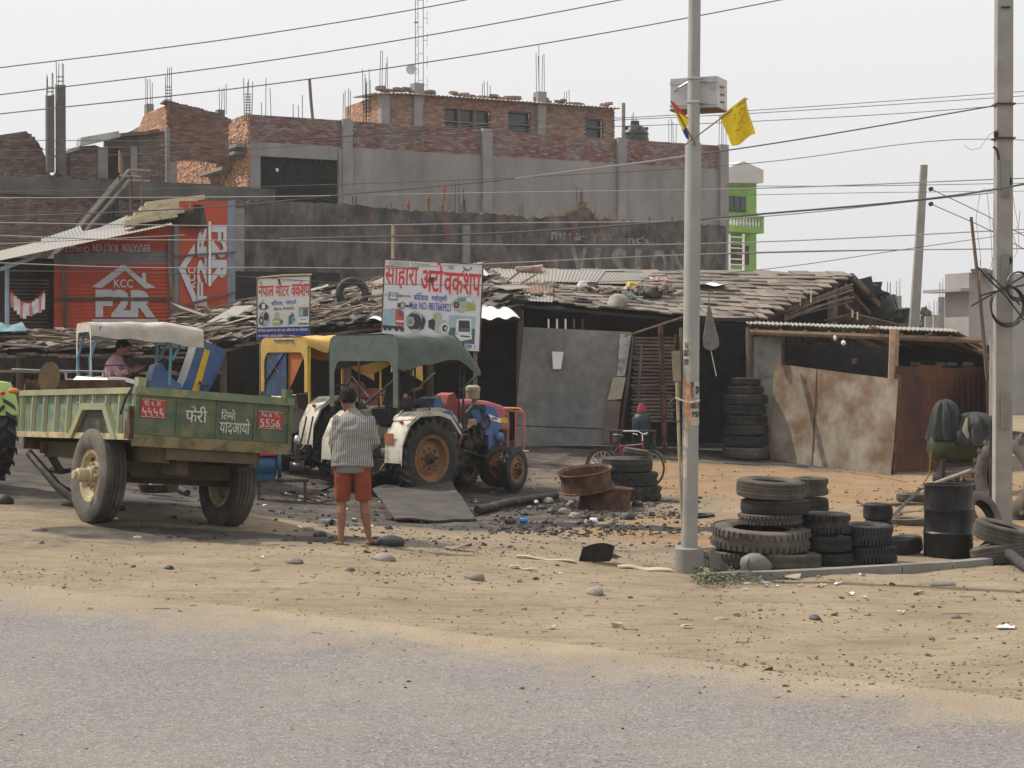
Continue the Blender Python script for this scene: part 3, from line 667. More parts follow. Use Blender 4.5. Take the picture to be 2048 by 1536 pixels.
# rods and dry tufts on top
for k, (u, v0, v1, n_) in enumerate(((712,408,390,3),(780,420,405,2),(915,428,348,1),(925,426,358,2),(1045,433,410,2),(1165,415,375,4),(930,426,400,3))):
    x, z0_ = FW.uv(u, v0); z1 = FW.uv(u, v1)[1]; mb = MB().at(wM @ Matrix.Translation((x, .15, z0_-.15))); rebar_mb(mb, (0,0,0), z1-z0_+.2, n_, .07, .014, 0, .06); mb.build('reinforcing_bars', M_['darkiron'], T)
mb = MB().at(wM)
for k in range(420):
    u = random.gauss(1160, 28) if k < 200 else random.uniform(800, 1250); x = FW.x(u); z = topz(x)-.03; mb.tube([(x, .1, z), (x+random.uniform(-.12,.12), .1+random.uniform(-.1,.1), z+random.uniform(.05,.25))], .008, 3, cap=False)
mb.build('dry_weeds', mat('dry_weed', (.27,.2,.1), .95, .3, 4), None, label='dry straw-coloured weeds sprouting along the top of the black wall', kind='stuff')
mb = MB().at(wM)
for u, v in ((820,408),(892,380),(888,412),(860,398)):
    x, z = FW.uv(u, v); mb.tube([(x, .1, z-.35), (x-.02, .1, z), (x+.02, .1, z+.25)], [.02,.06,.005], 6)
mb.build('dried_stalks', mat('red_brown_stalk', (.25,.09,.05), .9, .3, 4), None, label='dark reddish stalks standing on top of the black wall', kind='stuff')

# ---- dark brick building on the left
FL = Frame(wxy(-60, 57.3), wxy(543, 62.3)); lM = FL.M
T = thing('brick_building', 'dark old brick building with a mouldy concrete roof edge behind the orange tin shed', 'building')
L3 = FL.len; zt = FL.uv(0, 351)[1]; zc = FL.uv(100, 392)[1]
mb = MB().at(lM); mb.box((L3/2, .2, zc/2), (L3, .3, zc)); mb.build('wall', mat('old_mortar', (.13,.115,.1), .95, .3, 2, .3), T)
mb = MB().at(lM); mb.box((L3/2, .15, (zc+zt)/2), (L3+.2, .5, zt-zc)); mb.box((L3/2, 4, zt-.2), (L3, 8, .25)); mb.build('roof_edge', mat('stained_roof_concrete', (.15,.14,.125), .95, .3, 1.5, .3, col2=(.06,.058,.055), c2=.5, s2=.8, edge2=.4), T)
br = brick_run(None, 0, L3, 4.6, zc, proud=.04, y=.04); brick_parts(lM, br, M_['brickold'], T, 200)
mb = MB().at(lM)
for k in range(14): mb.ebox((random.uniform(1, L3-2), random.uniform(0, .5), zt+.05), (random.uniform(.4, 1.6), .15, .07), .1, (0, 0, random.uniform(-.3, .3)))
mb.build('roof_plank', M_['wood'], T, kind='stuff')
def rfx(u, v, off=.6): return FL.uv(u, v, off)
# parapet piece far left
T = thing('brick_stub_wall', 'brown brick wall stub with sloping top on the roof at the left edge', 'wall')
q = [rfx(u, v, 1.5) for u, v in ((-40,362),(100,362),(93,318),(77,285),(52,262),(-40,276))]
mb = MB().at(lM @ Matrix.Translation((0, 1.5, 0))); mb.prism(q, .3); mb.build('wall_core', M_['brickold'], T)
_xs = [a for a, b in q]; pz = lambda x: float(np.interp(x, [q[5][0], q[4][0], q[3][0], q[2][0], q[1][0]], [q[5][1], q[4][1], q[3][1], q[2][1], q[1][1]]))-.05
br = brick_run(None, q[0][0], q[1][0], q[0][1], q[4][1], top=pz, proud=.03, y=1.49); brick_parts(lM, br, M_['brickold'], T, 60)
for (u0, u1, v0, v1, nm) in ((93,107,345,193,'short concrete column with bare steel bars left of its taller twin on the brick roof'), (113,129,350,172,'tall dark concrete column with bare steel bars on the brick building roof')):
    T = thing('concrete_column', nm, 'column', group='concrete columns on the brick roof')
    x0, z0_ = rfx(u0, v0); x1, z1 = rfx(u1, v1); mb = MB().at(lM); mb.ebox(((x0+x1)/2, .6, (z0_+z1)/2), (x1-x0, x1-x0, z1-z0_), .02); mb.build('shaft', mat('backlit_concrete', (.11,.105,.095), .95, .2, 3, .2), T)  # backlit shade put into the concrete colour
    zt_ = rfx(u0, v1-50)[1]; mb = MB().at(lM @ Matrix.Translation(((x0+x1)/2, .6, z1))); rebar_mb(mb, (0,0,0), zt_-z1, 4, .09, .012, 2); mb.build('reinforcing_bars', M_['darkiron'], T)
# low room with doorway
T = thing('rooftop_hut', 'low rooftop brick hut with crooked tin sheets and a dark doorway', 'hut')
P_ = lambda pts, off, t, m, nm, kind=None: MB().at(lM @ Matrix.Translation((0, off, 0))).prism([rfx(u, v, off) for u, v in pts], t).build(nm, m, T, kind=kind)
P_(((98,365),(215,365),(215,300),(190,290),(160,293),(132,303),(125,330)), 1.2, .3, M_['brickold'], 'wall')
P_(((245,362),(330,362),(330,262),(245,272)), 1.2, .3, M_['brickold'], 'wall')
P_(((240,300),(262,300),(262,345),(240,345)), 1.5, .2, M_['brick'], 'wall')
P_(((212,296),(248,296),(248,272),(212,280)), 1.2, .3, M_['brickold'], 'wall')
P_(((196,365),(216,365),(216,292),(196,296)), 1.1, .3, M_['concrete'], 'pillar'); P_(((262,365),(275,365),(275,292),(262,292)), 1.1, .3, M_['concrete'], 'pillar')
P_(((210,365),(250,365),(250,290),(210,290)), 2.4, .1, M_['darkin'], 'room_interior')
for i, pts in enumerate((((160,292),(240,274),(238,262),(162,275)), ((242,273),(300,268),(300,262),(242,266)), ((262,262),(280,265),(274,255)), ((300,268),(322,264),(318,257),(296,261)), ((118,312),(165,297),(150,294),(116,308)))):
    P_(pts, .9+.06*i, .5, M_['tindark'] if i % 2 else M_['tin'], 'roof_sheet')
br = brick_run(None, rfx(140,300,1.2)[0], rfx(195,300,1.2)[0], rfx(140,362,1.2)[1], rfx(150,303,1.2)[1], proud=.03, y=1.19); brick_parts(lM, br, M_['brickold'], T, 60)
br = brick_run(None, rfx(276,300,1.2)[0], rfx(330,300,1.2)[0], rfx(300,362,1.2)[1], rfx(300,268,1.2)[1], proud=.03, y=1.19); brick_parts(lM, br, M_['brickold'], T, 60)
# stair tower
T = thing('stair_tower', 'brick stair tower with sloping top between rooftop hut and grey building', 'stair tower')
off = 3.5
qa = [rfx(u, v, off) for u, v in ((340,320),(458,320),(455,240),(430,228),(370,212),(335,205))]
MB().at(lM @ Matrix.Translation((0, off, 0))).prism(qa, .3).build('wall', M_['brickold'], T)
br = brick_run(None, qa[0][0], qa[1][0], qa[0][1], qa[5][1], top=lambda x: float(np.interp(x, [qa[5][0], qa[4][0], qa[3][0], qa[2][0]], [qa[5][1], qa[4][1], qa[3][1], qa[2][1]]))-.06, proud=.03, y=off-.01)
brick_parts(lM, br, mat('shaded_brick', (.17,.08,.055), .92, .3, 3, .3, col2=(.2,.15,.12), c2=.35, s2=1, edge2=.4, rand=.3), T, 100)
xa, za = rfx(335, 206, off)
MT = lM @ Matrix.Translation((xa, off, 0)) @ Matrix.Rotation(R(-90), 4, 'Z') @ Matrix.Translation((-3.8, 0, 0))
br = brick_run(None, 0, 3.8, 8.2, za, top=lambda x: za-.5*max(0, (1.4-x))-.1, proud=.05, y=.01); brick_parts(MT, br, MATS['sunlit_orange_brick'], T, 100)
mb = MB().at(MT); mb.box((1.9, .2, 9.6), (3.8, .3, 2.9)); mb.build('mortar_core', M_['mortar'], T)
x0, z1 = rfx(291, 208, 6); x1, _ = rfx(305, 208, 6)
MB().at(lM).box(((x0+x1)/2, 6, z1-1.5), (x1-x0, .3, 3)).build('column', M_['concrete'], T); x2, z2 = rfx(446, 218, off); MB().at(lM).box((x2, off+.3, z2-.5), (.27, .27, 1)).build('column', M_['concrete'], T); MB().at(lM).box((rfx(333,300,off)[0], off-.1, 9), (.14, .2, 3.2)).build('column', M_['concrete'], T)
for u, v0, v1, o_ in ((298,208,155,6),(337,206,136,off),(446,218,168,off)):
    x, z0_ = rfx(u, v0, o_); z1 = rfx(u, v1, o_)[1]; mb = MB().at(lM @ Matrix.Translation((x, o_, z0_))); rebar_mb(mb, (0,0,0), z1-z0_, 4, .09, .012, 5 if u == 337 else 0); mb.build('reinforcing_bars', M_['darkiron'], T)
mb = MB().at(lM)
for k in range(16): x = qa[5][0]+(qa[2][0]-qa[5][0])*k/15; z = float(np.interp(x, [qa[5][0], qa[4][0], qa[3][0], qa[2][0]], [qa[5][1], qa[4][1], qa[3][1], qa[2][1]])); mb.ebox((x, off+.15, z), (.3, .3, .1), .2)
mb.build('coping_rubble', M_['brickold'], T, kind='stuff')
# steel stair leaning up the dark building
T = thing('steel_staircase', 'rusty steel outdoor staircase climbing the dark brick building', 'staircase')
o_ = -1.2; mb = MB().at(lM)
A = rfx(95, 528, o_); B = rfx(258, 340, o_); B2 = rfx(300, 342, o_)
SR_ = mat('dusty_stair_steel', (.25,.225,.2), .8, .2, 4)
for dy, dz in ((0, 0), (0, -.34), (.9, -.12)): MB().at(lM).tube([(A[0], o_+dy, A[1]+dz), (B[0], o_+dy, B[1]+dz), (B2[0], o_+dy, B2[1]+dz)], .055, 6).build('handrail', SR_, T)
for u in (240, 262, 285):
    x, z = rfx(u, 352, o_); x2, z2 = rfx(u, 420, o_); MB().at(lM).box((x, o_, (z+z2)/2), (.09, .09, z-z2)).build('post', M_['wood'], T)
for k in range(14):
    t = k/14; x = A[0]+(B[0]-A[0])*t; z = A[1]+(B[1]-A[1])*t-1.25; MB().at(lM).box((x, o_+.45, z), (.3, .9, .05)).build('stair_tread', M_['tindark'], T)
pts = [(A[0]+.6, A[1]-.3), (B[0]-.2, B[1]-.8), (B[0]-.2, B[1]-3), (A[0]+.6, A[1]-1.6)]
mb = MB().at(lM @ Matrix.Translation((0, o_+.4, 0)))
x0, x1 = pts[0][0], pts[1][0]
def _cs(a, b):
    x = x0+(x1-x0)*a; zt_ = pts[0][1]+(pts[1][1]-pts[0][1])*a; return (x, .03*math.sin(x*40), zt_-1.6*(1-b))
mb.grid(_cs, 90, 1, (0, .01, 0)); mb.build('corrugated_side_sheet', mat('dark_corrugated', (.045,.042,.042), .8, .3, 2), T)

# ---- green house
FGn = Frame(wxy(1440, 96), wxy(1527, 98)); gM = FGn.M
T = thing('green_house', 'bright green painted multi-storey house with balcony at the right of the grey building', 'house')
x0, _ = FGn.uv(1440, 400); x1, _ = FGn.uv(1513, 400); zt = FGn.uv(1500, 362)[1]
GR = mat('lime_green_wall_paint', (.2,.38,.09), .85, .08, 2, col2=(.26,.42,.13), c2=.35, s2=1)
MB().at(gM).box(((x0+x1)/2, 3, zt/2), (x1-x0, 6, zt)).build('wall', GR, T)
a = [FGn.uv(u, v, -.5) for u, v in ((1440,365),(1527,366),(1527,340),(1487,322),(1460,334),(1440,336))]
MB().at(gM @ Matrix.Translation((0, -.5, 0))).prism(a, 6.5).build('roof', mat('white_parapet_render', (.5,.48,.47), .9, .1, 1), T)
xa, za = FGn.uv(1452, 391); xb, zb_ = FGn.uv(1490, 424)
w_ = MB().at(gM).box(((xa+xb)/2, -.04, (za+zb_)/2), (xb-xa, .1, za-zb_)).build('window', mat('dark_window_wood', (.07,.045,.035), .8), T)
mb = MB().at(gM)
for k in range(3): mb.box((xa+(xb-xa)*(k+.5)/3, -.1, (za+zb_)/2), ((xb-xa)/3-.1, .02, za-zb_-.15))
mb.build('pane', M_['glassdark'], w_)
xa, za = FGn.uv(1450, 429, -1); xb, zb_ = FGn.uv(1528, 467, -1); zm = FGn.uv(1450, 450, -1)[1]
mb = MB().at(gM); mb.box(((xa+xb)/2, -.5, (zm+zb_)/2), (xb-xa, 1, zm-zb_)); mb.box(((xa+xb)/2, -.9, za), (xb-xa, .2, .14)); mb.box((xb-.12, -.5, (za+zm)/2), (.24, 1, za-zm)); mb.build('balcony', GR, T)
mb0 = MB(); mb0.lathe([(.04, 0), (.07, .15), (.035, .35), (.06, za-zm-.1)], 6); bm_ = mb0.mesh('baluster', M_['white'], 60)
for k in range(11): inst('baluster', bm_, T, gM @ Vector((xa+.3+(xb-xa-.6)*k/10, -.9, zm)))
xa, za = FGn.uv(1452, 490); xb, zb_ = FGn.uv(1496, 530)
MB().at(gM).box(((xa+xb)/2, -.04, (za+zb_)/2), (xb-xa, .1, za-zb_)).build('window', MATS['dark_window_wood'], T)
T = thing('bamboo_scaffold', 'white bar ladder frame standing before the green house', 'ladder frame')
mb = MB().at(gM); o_ = -1.8
for u in (1459, 1487): x, z = FGn.uv(u, 468, o_); z2 = FGn.uv(u, 560, o_)[1]; mb.box((x, o_, (z+z2)/2), (.09, .09, z-z2))
for k in range(7): z = FGn.uv(1470, 474+k*11, o_)[1]; xa = FGn.x(1459, o_); xb = FGn.x(1487, o_); mb.box(((xa+xb)/2, o_, z), (xb-xa, .06, .06))
mb.build('frame', M_['white'], T)

# ---- far right pale building and the field of unfinished columns
FRt = Frame(wxy(1938, 70), wxy(2330, 74)); rM = FRt.M
T = thing('grey_building', 'pale unfinished cement building at the right edge behind the power pole', 'building')
x0, zt = FRt.uv(1938, 545); mb = MB().at(rM); mb.box((x0+4, .75, zt/2), (8, 1.5, zt)); z = FRt.uv(1938, 580)[1]; mb.box((x0-.25, 1, z), (.6, 2.4, .12))
mb.build('wall', mat('pale_cement', (.34,.325,.31), .93, .12, 1, .1, col2=(.27,.255,.245), c2=.45, s2=.6, edge2=.4), T)
mb = MB().at(rM @ Matrix.Translation((0, -.9, 0)))
q = [FRt.uv(u, v, -.9) for u, v in ((1970,536),(1974,545),(2016,556),(2014,549))]; mb.prism(q, .9); mb.build('sunshade', M_['concrete'], T)
T = thing('far_brick_wall', 'far red brick wall low behind the unfinished columns', 'wall')
F2 = Frame(wxy(1700, 120), wxy(1945, 124)); x0, z = F2.uv(1895, 645); x1, _ = F2.uv(1945, 645)
MB().at(F2.M).box(((x0+x1)/2, 0, z/2), (x1-x0, .3, z)).build('wall_face', M_['brickshade'], T)
for i, (u0, u1, v0, v1, dz, lb) in enumerate(((1734,1742,578,552,60,'short far column nearest the thatched gable'),(1771,1784,597,560,0,'far column just right of the gable, shorter one'),(1790,1802,592,556,0,'far column just right of the gable, taller one'),
      (1850,1862,633,605,0,'far column low behind the tin roof, right of the tilted pole'),(1866,1877,630,595,0,'second far column right of the tilted pole'),(1877,1888,594,556,0,'dark far column standing highest right of the tilted pole'),
      (1896,1905,634,606,0,'small far column with bars before red brick wall'),(1914,1924,631,590,0,'far column nearest the pale building'))):
    D = 105+i*2; p0 = W((u0+u1)/2, v0, D); wd = (u1-u0)*D/3600
    T = thing('concrete_column', 'unfinished concrete '+lb, 'column', (p0.x, p0.y, 0), group='unfinished columns in the distance')
    MB().box((0, 0, p0.z/2), (wd, wd, p0.z)).build('shaft', M_['polec'] if i != 5 else M_['concrete'], T)
    mb = MB(); rebar_mb(mb, (0, 0, p0.z), (v0-v1)*D/3600, 4, .1, .012, 0); mb.build('reinforcing_bars', M_['darkiron'], T)
# trees far off
def tree(name, u, vb, vt, D, lab, wpx):
    p = W(u, vb, D); h = (vb-vt)*D/3600; T = thing(name, lab, 'tree', (p.x, p.y, 0), group='far trees behind the sheds'); H = p.z+h
    mb = MB(); mb.tube([(0,0,0),(.1,0,H*.5),(0,.1,H*.8)], [.2,.12,.05], 6)
    for k in range(5): a = k*1.3; mb.tube([(0.05,0,H*.45),(math.cos(a)*.8,math.sin(a)*.8,H*.75)], [.07,.03], 4)
    mb.build('trunk', M_['wood'], T)
    mb = MB(); rw = wpx*D/3600/2
    for k in range(1500):
        d = Vector((random.gauss(0,1), random.gauss(0,1), random.gauss(0,1))).normalized()*random.uniform(.4,1)**.5
        c = Vector((d.x*rw, d.y*rw, H*.72+d.z*H*.27)); c += Vector((noise.noise(c*.9), noise.noise(c*.9+Vector((5,0,0))), 0))*.6
        a = Vector((random.uniform(-1,1), random.uniform(-1,1), random.uniform(-1,1))).normalized()*.16; b = a.cross(Vector((random.uniform(-1,1), random.uniform(-1,1), 1))).normalized()*.1
        mb.raw([c-a, c+b, c+a, c-b], [(0,1,2,3)])
    mb.build('crown', mat('far_leaf_green', (.1,.13,.05), .9, .3, 2, rand=.4), T, kind='stuff')
tree('tree', 1812, 650, 612, 125, 'small bushy tree seen between far columns left of tilted pole', 34)
tree('tree', 1852, 650, 612, 128, 'small bushy tree seen right of the tilted pole', 30)
# ================================================================ SHEDS
class Patch:
    "bilinear roof: front-left, front-right, back-right, back-left"
    def __init__(s, *c): s.c = [Vector(q) for q in c]
    def P(s, a, b): c = s.c; return (c[0]*(1-a)+c[1]*a)*(1-b)+(c[3]*(1-a)+c[2]*a)*b
    def basis(s, a, b):
        x = (s.P(min(a+.02, 1.02), b)-s.P(a-.02, b)).normalized(); y = (s.P(a, b+.02)-s.P(a, b-.02)).normalized(); n = x.cross(y).normalized(); y = n.cross(x)
        return Matrix((x, y, n)).transposed(), n
def deck(patch, parent, m, t=.06, drop=.06, nm='light_blocking_deck'):
    mb = MB(); mb.grid(lambda a, b: patch.P(a, b)-Vector((0, 0, drop)), 12, 4, t); return mb.build(nm, m, parent)
def corr_sheet(mb, p00, p10, p11, p01, pitch=.08, amp=.012, ridge_along='b', thick=.004):
    "corrugated sheet between four corners; ridges run front to back (b) or sideways (a)"
    pt = Patch(p00, p10, p11, p01); _, n = pt.basis(.5, .5)
    ln = (pt.P(1, .5)-pt.P(0, .5)).length if ridge_along == 'b' else (pt.P(.5, 1)-pt.P(.5, 0)).length
    k = max(6, int(ln/pitch*6))
    if ridge_along == 'b': mb.grid(lambda a, b: pt.P(a, b)+n*amp*math.sin(a*ln/pitch*2*math.pi), k, 2, n*-thick)
    else: mb.grid(lambda a, b: pt.P(a, b)+n*amp*math.sin(b*ln/pitch*2*math.pi), 2, k, n*-thick)
    return mb

# ---- orange tin shed ----
T = thing('tin_shed', 'orange corrugated tin shed with white painted house logo and grey battens', 'shed')
FO = Frame(wxy(108, 46), wxy(358, 47.0)); F2_ = Frame(wxy(358, 47.0), wxy(468, 50))
ORG = mat('orange_tin_paint', (.5,.075,.03), .6, .1, 3, .05, col2=(.36,.06,.03), c2=.35, s2=1.5, edge2=.5)
GRY = mat('grey_tin_sheet', (.2,.2,.2), .6, .15, 3)
def fo(u, v, off=0): return FO.uv(u, v, off)
def facepatch(F, pts, off):
    return [F.P(F.uv(u, v, off)[0], off, F.uv(u, v, off)[1]) for u, v in pts]
def sheet(F, pts, off, m, nm, along='a', pitch=.1):
    mb = MB(); corr_sheet(mb, *facepatch(F, pts, off), pitch=pitch, ridge_along=along); return mb.build(nm, m, T, 80)
sheet(FO, ((108,668),(356,665),(356,527),(108,530)), .0, ORG, 'tin_panel'); 
sheet(FO, ((108,532),(356,529),(356,500),(108,508)), .03, GRY, 'tin_panel')
sheet(FO, ((112,508),(356,502),(356,425),(125,500)), .05, ORG, 'tin_panel')
sheet(FO, ((108,760),(356,760),(356,664),(108,668)), .05, M_['darkin'], 'tin_panel')
sheet(F2_, ((359,660),(455,640),(455,402),(359,402)), 0, ORG, 'tin_panel', 'b', .09)
sheet(F2_, ((455,650),(470,645),(470,400),(455,402)), 0, mat('blue_grey_tin', (.2,.24,.29), .6, .15, 3), 'tin_panel', 'b', .09)
def batten(F, u0, v0, u1, v1, w, m=M_['wood'], off=-.05, nm='batten'):
    a = F.uv(u0, v0, off); b = F.uv(u1, v1, off); L_ = math.hypot(b[0]-a[0], b[1]-a[1]); an = math.atan2(b[1]-a[1], b[0]-a[0])
    MB().at(F.M).box(((a[0]+b[0])/2, off, (a[1]+b[1])/2), (L_, .04, w), (0, -an, 0)).build(nm, m, T)
batten(FO,110,598,345,598,.09); batten(FO,127,505,131,675,.1); batten(FO,341,470,346,650,.16); batten(FO,353,430,353,640,.12, GRY)
batten(F2_,340,618,470,585,.06,off=-.09); batten(F2_,350,512,470,505,.05,off=-.08); batten(F2_,419,443,419,572,.1, M_['white'],-.09)
LW = mat('white_logo_paint', (.5,.52,.54), .7, .06, 4)
def P2(F, u, v, off=-.03): a = F.uv(u, v, off); return (a[0], off, a[1])
mb = MB().at(FO.M)
def poly(F, pts, off=-.03): mb.raw([P2(F, u, v, off) for u, v in pts], [tuple(range(len(pts)))])
poly(FO, ((184,574),(243,530),(250,530),(250,541),(203,576))); poly(FO, ((250,530),(284,558),(284,546),(292,546),(292,564),(312,575),(290,577),(250,541)))
poly(FO, ((184,638),(316,638),(316,649),(282,649),(278,645),(214,645),(210,650),(184,650)))
def ft(s, u0, v0, u1, v1, bold=.03, **k): a = fo(u0, v1, -.035); b = fo(u1, v0, -.035); put_text(mb, s, a[0], a[1], b[0], b[1], -.035, bold, **k)
ft('KCC', 228, 559, 266, 575, .02); ft('F2R', 191, 580, 311, 634, .055)
ft('REPUTATION', 245, 489, 300, 503, .02, flip=True); ft('BUILT ON', 186, 489, 236, 503, .01, flip=True); ft('QUALITY', 130, 492, 178, 504, .0, flip=True)
mb.build('painted_logo', LW, T)
mb = MB().at(F2_.M)
poly(F2_, ((357,537),(389,487),(390,507),(369,539)), -.03); poly(F2_, ((357,537),(369,536),(393,594),(393,620)), -.03)
def vt(s, u0, v0, u1, v1, cw, bold=.03):
    vs, fs = text_mesh(s, bold); q = []
    for a, b in vs:
        if cw: uu, vv = u0+(u1-u0)*b, v0+(v1-v0)*a
        else: uu, vv = u1-(u1-u0)*b, v1-(v1-v0)*a
        q.append(P2(F2_, uu, vv, -.032))
    mb.raw(q, fs)
vt('KCC', 376, 535, 391, 575, False, .02); vt('F2R', 394, 445, 414, 612, False, .05); vt('F2R', 423, 450, 454, 568, True, .05)
mb.build('painted_logo', LW, T)
mb = MB(); pr = Patch(W(-45,530,43.5), W(345,449,45.3), W(330,425,50), W(-20,506,49))
corr_sheet(mb, *pr.c, pitch=.09, amp=.005); mb.build('roof_sheet', mat('dull_zinc_roof', (.25,.235,.21), .6, .12, 3, metal=.15, col2=(.24,.22,.19), c2=.4, s2=1.5, edge2=.4), T)  # dull tan-grey zinc sheet
mb = MB(); corr_sheet(mb, W(90,500,46.2), W(176,483,46.6), W(160,452,49), W(82,478,48.4), pitch=.1, amp=.01); mb.build('roof_sheet', GRY, T)
mb = MB(); corr_sheet(mb, W(172,487,46.3), W(246,468,46.8), W(256,430,49.5), W(184,462,48.8), pitch=.1, amp=.01); mb.build('roof_sheet', GRY, T)
mb = MB(); mb.tube([W(-20,546,43.8), W(70,514,44.5)], .05, 6); mb.build('rafter', mat('pale_blue_pipe', (.3,.36,.42), .6, .1, 4), T)
SLB = mat('cream_slab', (.42,.37,.26), .9, .15, 3, .3, col2=(.3,.25,.17), c2=.35, s2=2)
for k in range(5):
    a = W(246+11*k, 449-9.5*k, 46.0+.75*k); b = W(351+14*k, 431-8.6*k, 46.4+.75*k); d = b-a
    for j in range(3):
        c = a+d*((j+.5)/3); rot = Matrix(((d.normalized()), Vector((-d.y, d.x, 0)).normalized(), d.normalized().cross(Vector((-d.y, d.x, 0)).normalized()))).transposed()
        MB().ebox(c, (d.length/3-.01, .8, .13), .015, rot).build('roof_slab', SLB, T)
mb = MB(); mb.ebox(W(372,440,47.5), (.9, 1.2, .35), .1); mb.ebox(W(385,425,48.2), (.6, .8, .3), .1); mb.build('roof_end_timber', M_['darkin'], T)
# open bay at its left: post, dark slatted back, interior
mb = MB(); a = W(14, 525, 44.5); mb.tube([(a.x, a.y, 0), a], .055, 8); mb.build('post', mat('pale_blue_pipe', (.3,.36,.42)), T)
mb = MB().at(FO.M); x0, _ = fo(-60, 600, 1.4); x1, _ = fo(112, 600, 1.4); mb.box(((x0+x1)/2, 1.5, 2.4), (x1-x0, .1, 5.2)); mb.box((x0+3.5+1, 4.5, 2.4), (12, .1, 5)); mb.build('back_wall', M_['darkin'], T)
for k in range(15):
    x, z = fo(30, 560+k*7, 1.2); MB().at(FO.M).box(((fo(20,600,1.2)[0]+fo(98,600,1.2)[0])/2, 1.2, z), (fo(98,600,1.2)[0]-fo(20,600,1.2)[0], .03, .03)).build('slat', M_['wood'], T)
# bunting
Tb = thing('ribbon_bunting', 'red string of white and pink cloth ribbons hanging in the dark shed bay', 'bunting')
cv = lambda t: W(22+68*t, 582+24*4*t*(1-t)*1.0-2*t, 44.9)
mb = MB(); mb.tube([cv(t/10) for t in range(11)], .02, 5); mb.build('string', M_['plate'], Tb)
for k in range(11):
    c = cv((k+.4)/11); l_ = random.uniform(.3,.46); MB().grid(lambda a, b: c+Vector(((a-.5)*.085, -.02*math.sin(b*4+k), -b*l_)), 1, 3, (0, .006, 0)).build('ribbon', M_['white'] if k % 3 else mat('pink_ribbon', (.6,.25,.25), .8), Tb)

# ---- low shed with heaped slab roofs ----
T = thing('workshop_shed', 'long dark open workshop with low roof heaped with slates, planks and scrap', 'shed')
PA = Patch(W(-60,704,37.5), W(405,703,37.8), W(395,672,42), W(-60,667,42))
PB = Patch(W(398,698,37.5), W(1050,603,40.2), W(965,541,45), W(345,642,42.3))
PC = Patch(W(1045,604,40.2), W(1492,644,41.6), W(1702,549,47), W(962,541,45))
for p in (PA, PB, PC): deck(p, T, M_['darkin'])  # solid layer added beneath the slates to block light
def scatter(patch, n, lx, ly, lz, m, nm, parts, a0=0, a1=1, b0=0, b1=1, tilt=.12, al=0, lift=.02, jit=.2):
    rest = MB(); cache = []
    for i in range(4): q = MB(); q.ebox((0, 0, 0), (1, 1, 1), .09); cache.append(q.mesh(nm, m))
    for k in range(n):
        a = random.uniform(a0, a1); b = random.uniform(b0, b1); p = patch.P(a, b); B, nn = patch.basis(a, b)
        sx, sy, sz = random.uniform(*lx), random.uniform(*ly), random.uniform(*lz)
        rot = B @ Euler((random.gauss(0, tilt), random.gauss(0, tilt), al+random.gauss(0, jit))).to_matrix(); p = p+nn*random.uniform(0, lift*2)+nn*lift
        if k < parts: inst(nm, cache[k % 4], T, p, rot, (sx, sy, sz))
        else: rest.ebox(p, (sx, sy, sz), .09, rot)
    if n > parts: rest.build(nm+'_heap', m, T, kind='stuff')
SLD = mat('mixed_scrap_slab', (.185,.155,.125), .93, .25, 3, .35, col2=(.1,.085,.07), c2=.48, s2=2, edge2=.4, rand=.6)
scatter(PA, 620, (.16,.5), (.1,.32), (.012,.035), SLD, 'roof_slate', 90, lift=.05, jit=.6)
scatter(PA, 26, (1.0,2.4), (.06,.12), (.03,.05), M_['wood'], 'roof_plank', 26, b1=.7, lift=.08, jit=.12)
scatter(PB, 1100, (.18,.6), (.1,.3), (.012,.035), SLD, 'roof_slate', 130, al=.5, lift=.06, jit=.4)
scatter(PB, 110, (.6,1.8), (.03,.08), (.02,.04), M_['wood'], 'roof_plank', 60, al=.55, lift=.1, jit=.16)
scatter(PB, 24, (.5,1.1), (.3,.6), (.01,.02), MATS['dull_zinc_roof'], 'roof_scrap_sheet', 24, al=.3, lift=.1, jit=.5, tilt=.2)
# eave boards under the heaps
for (p, nm) in ((PA, 22), (PB, 34)):
    for k in range(nm):
        a = (k+.5)/nm; q = p.P(a, 0); nxt = p.P(min(1, a+1.3/nm), 0); d = nxt-q
        MB().ebox(q+Vector((0, random.uniform(-.1,.1), -.08+random.uniform(-.05,.05))), (d.length*1.4, .25, .05), .08, Matrix((d.normalized(), Vector((0,1,0)), d.normalized().cross(Vector((0,1,0))))).transposed()).build('eave_plank', M_['wood'], T)
# corrugated sheets high on the roof
for (pts, m) in ((((.55,.62),(.8,.55),(.86,1.02),(.6,1.0)), 'tindark'), (((.8,.7),(.97,.6),(.99,1.02),(.86,1.02)), 'tin')):
    q = [PB.P(a, b)+Vector((0,0,.2)) for a, b in pts]; mb = MB(); corr_sheet(mb, *q, pitch=.1, amp=.012); mb.build('roof_sheet', M_[m], T)
# main roof of big slabs: courses from eave to ridge
NR, NCc = 13, 19
tile_c = []
for i in range(4): q = MB(); q.ebox((0, 0, 0), (1, 1, 1), .04); tile_c.append(q.mesh('roof_tile', M_['slate']))
for r_ in range(NR):
    for c_ in range(NCc):
        a = (c_+.5+.5*(r_ % 2)*.6)/NCc; b = (r_+.55)/NR
        if a > 1: continue
        if a < .42 and .52 < b < .93: continue                       # here lie tin sheets
        if a < .14 and b < .5: continue
        p = PC.P(a, b); B, nn = PC.basis(a, b); wd = (PC.P(min(1,a+.5/NCc), b)-PC.P(a-.5/NCc, b)).length; hd = (PC.P(a, b+.5/NR)-PC.P(a, b-.5/NR)).length
        rot = B @ Euler((R(-4)+random.gauss(0,.03), random.gauss(0,.02), random.gauss(0,.04))).to_matrix()
        inst('roof_tile', tile_c[(r_*7+c_) % 4], T, p+nn*(.03+random.uniform(0,.03)), rot, (wd*.97, hd*1.42, .035))
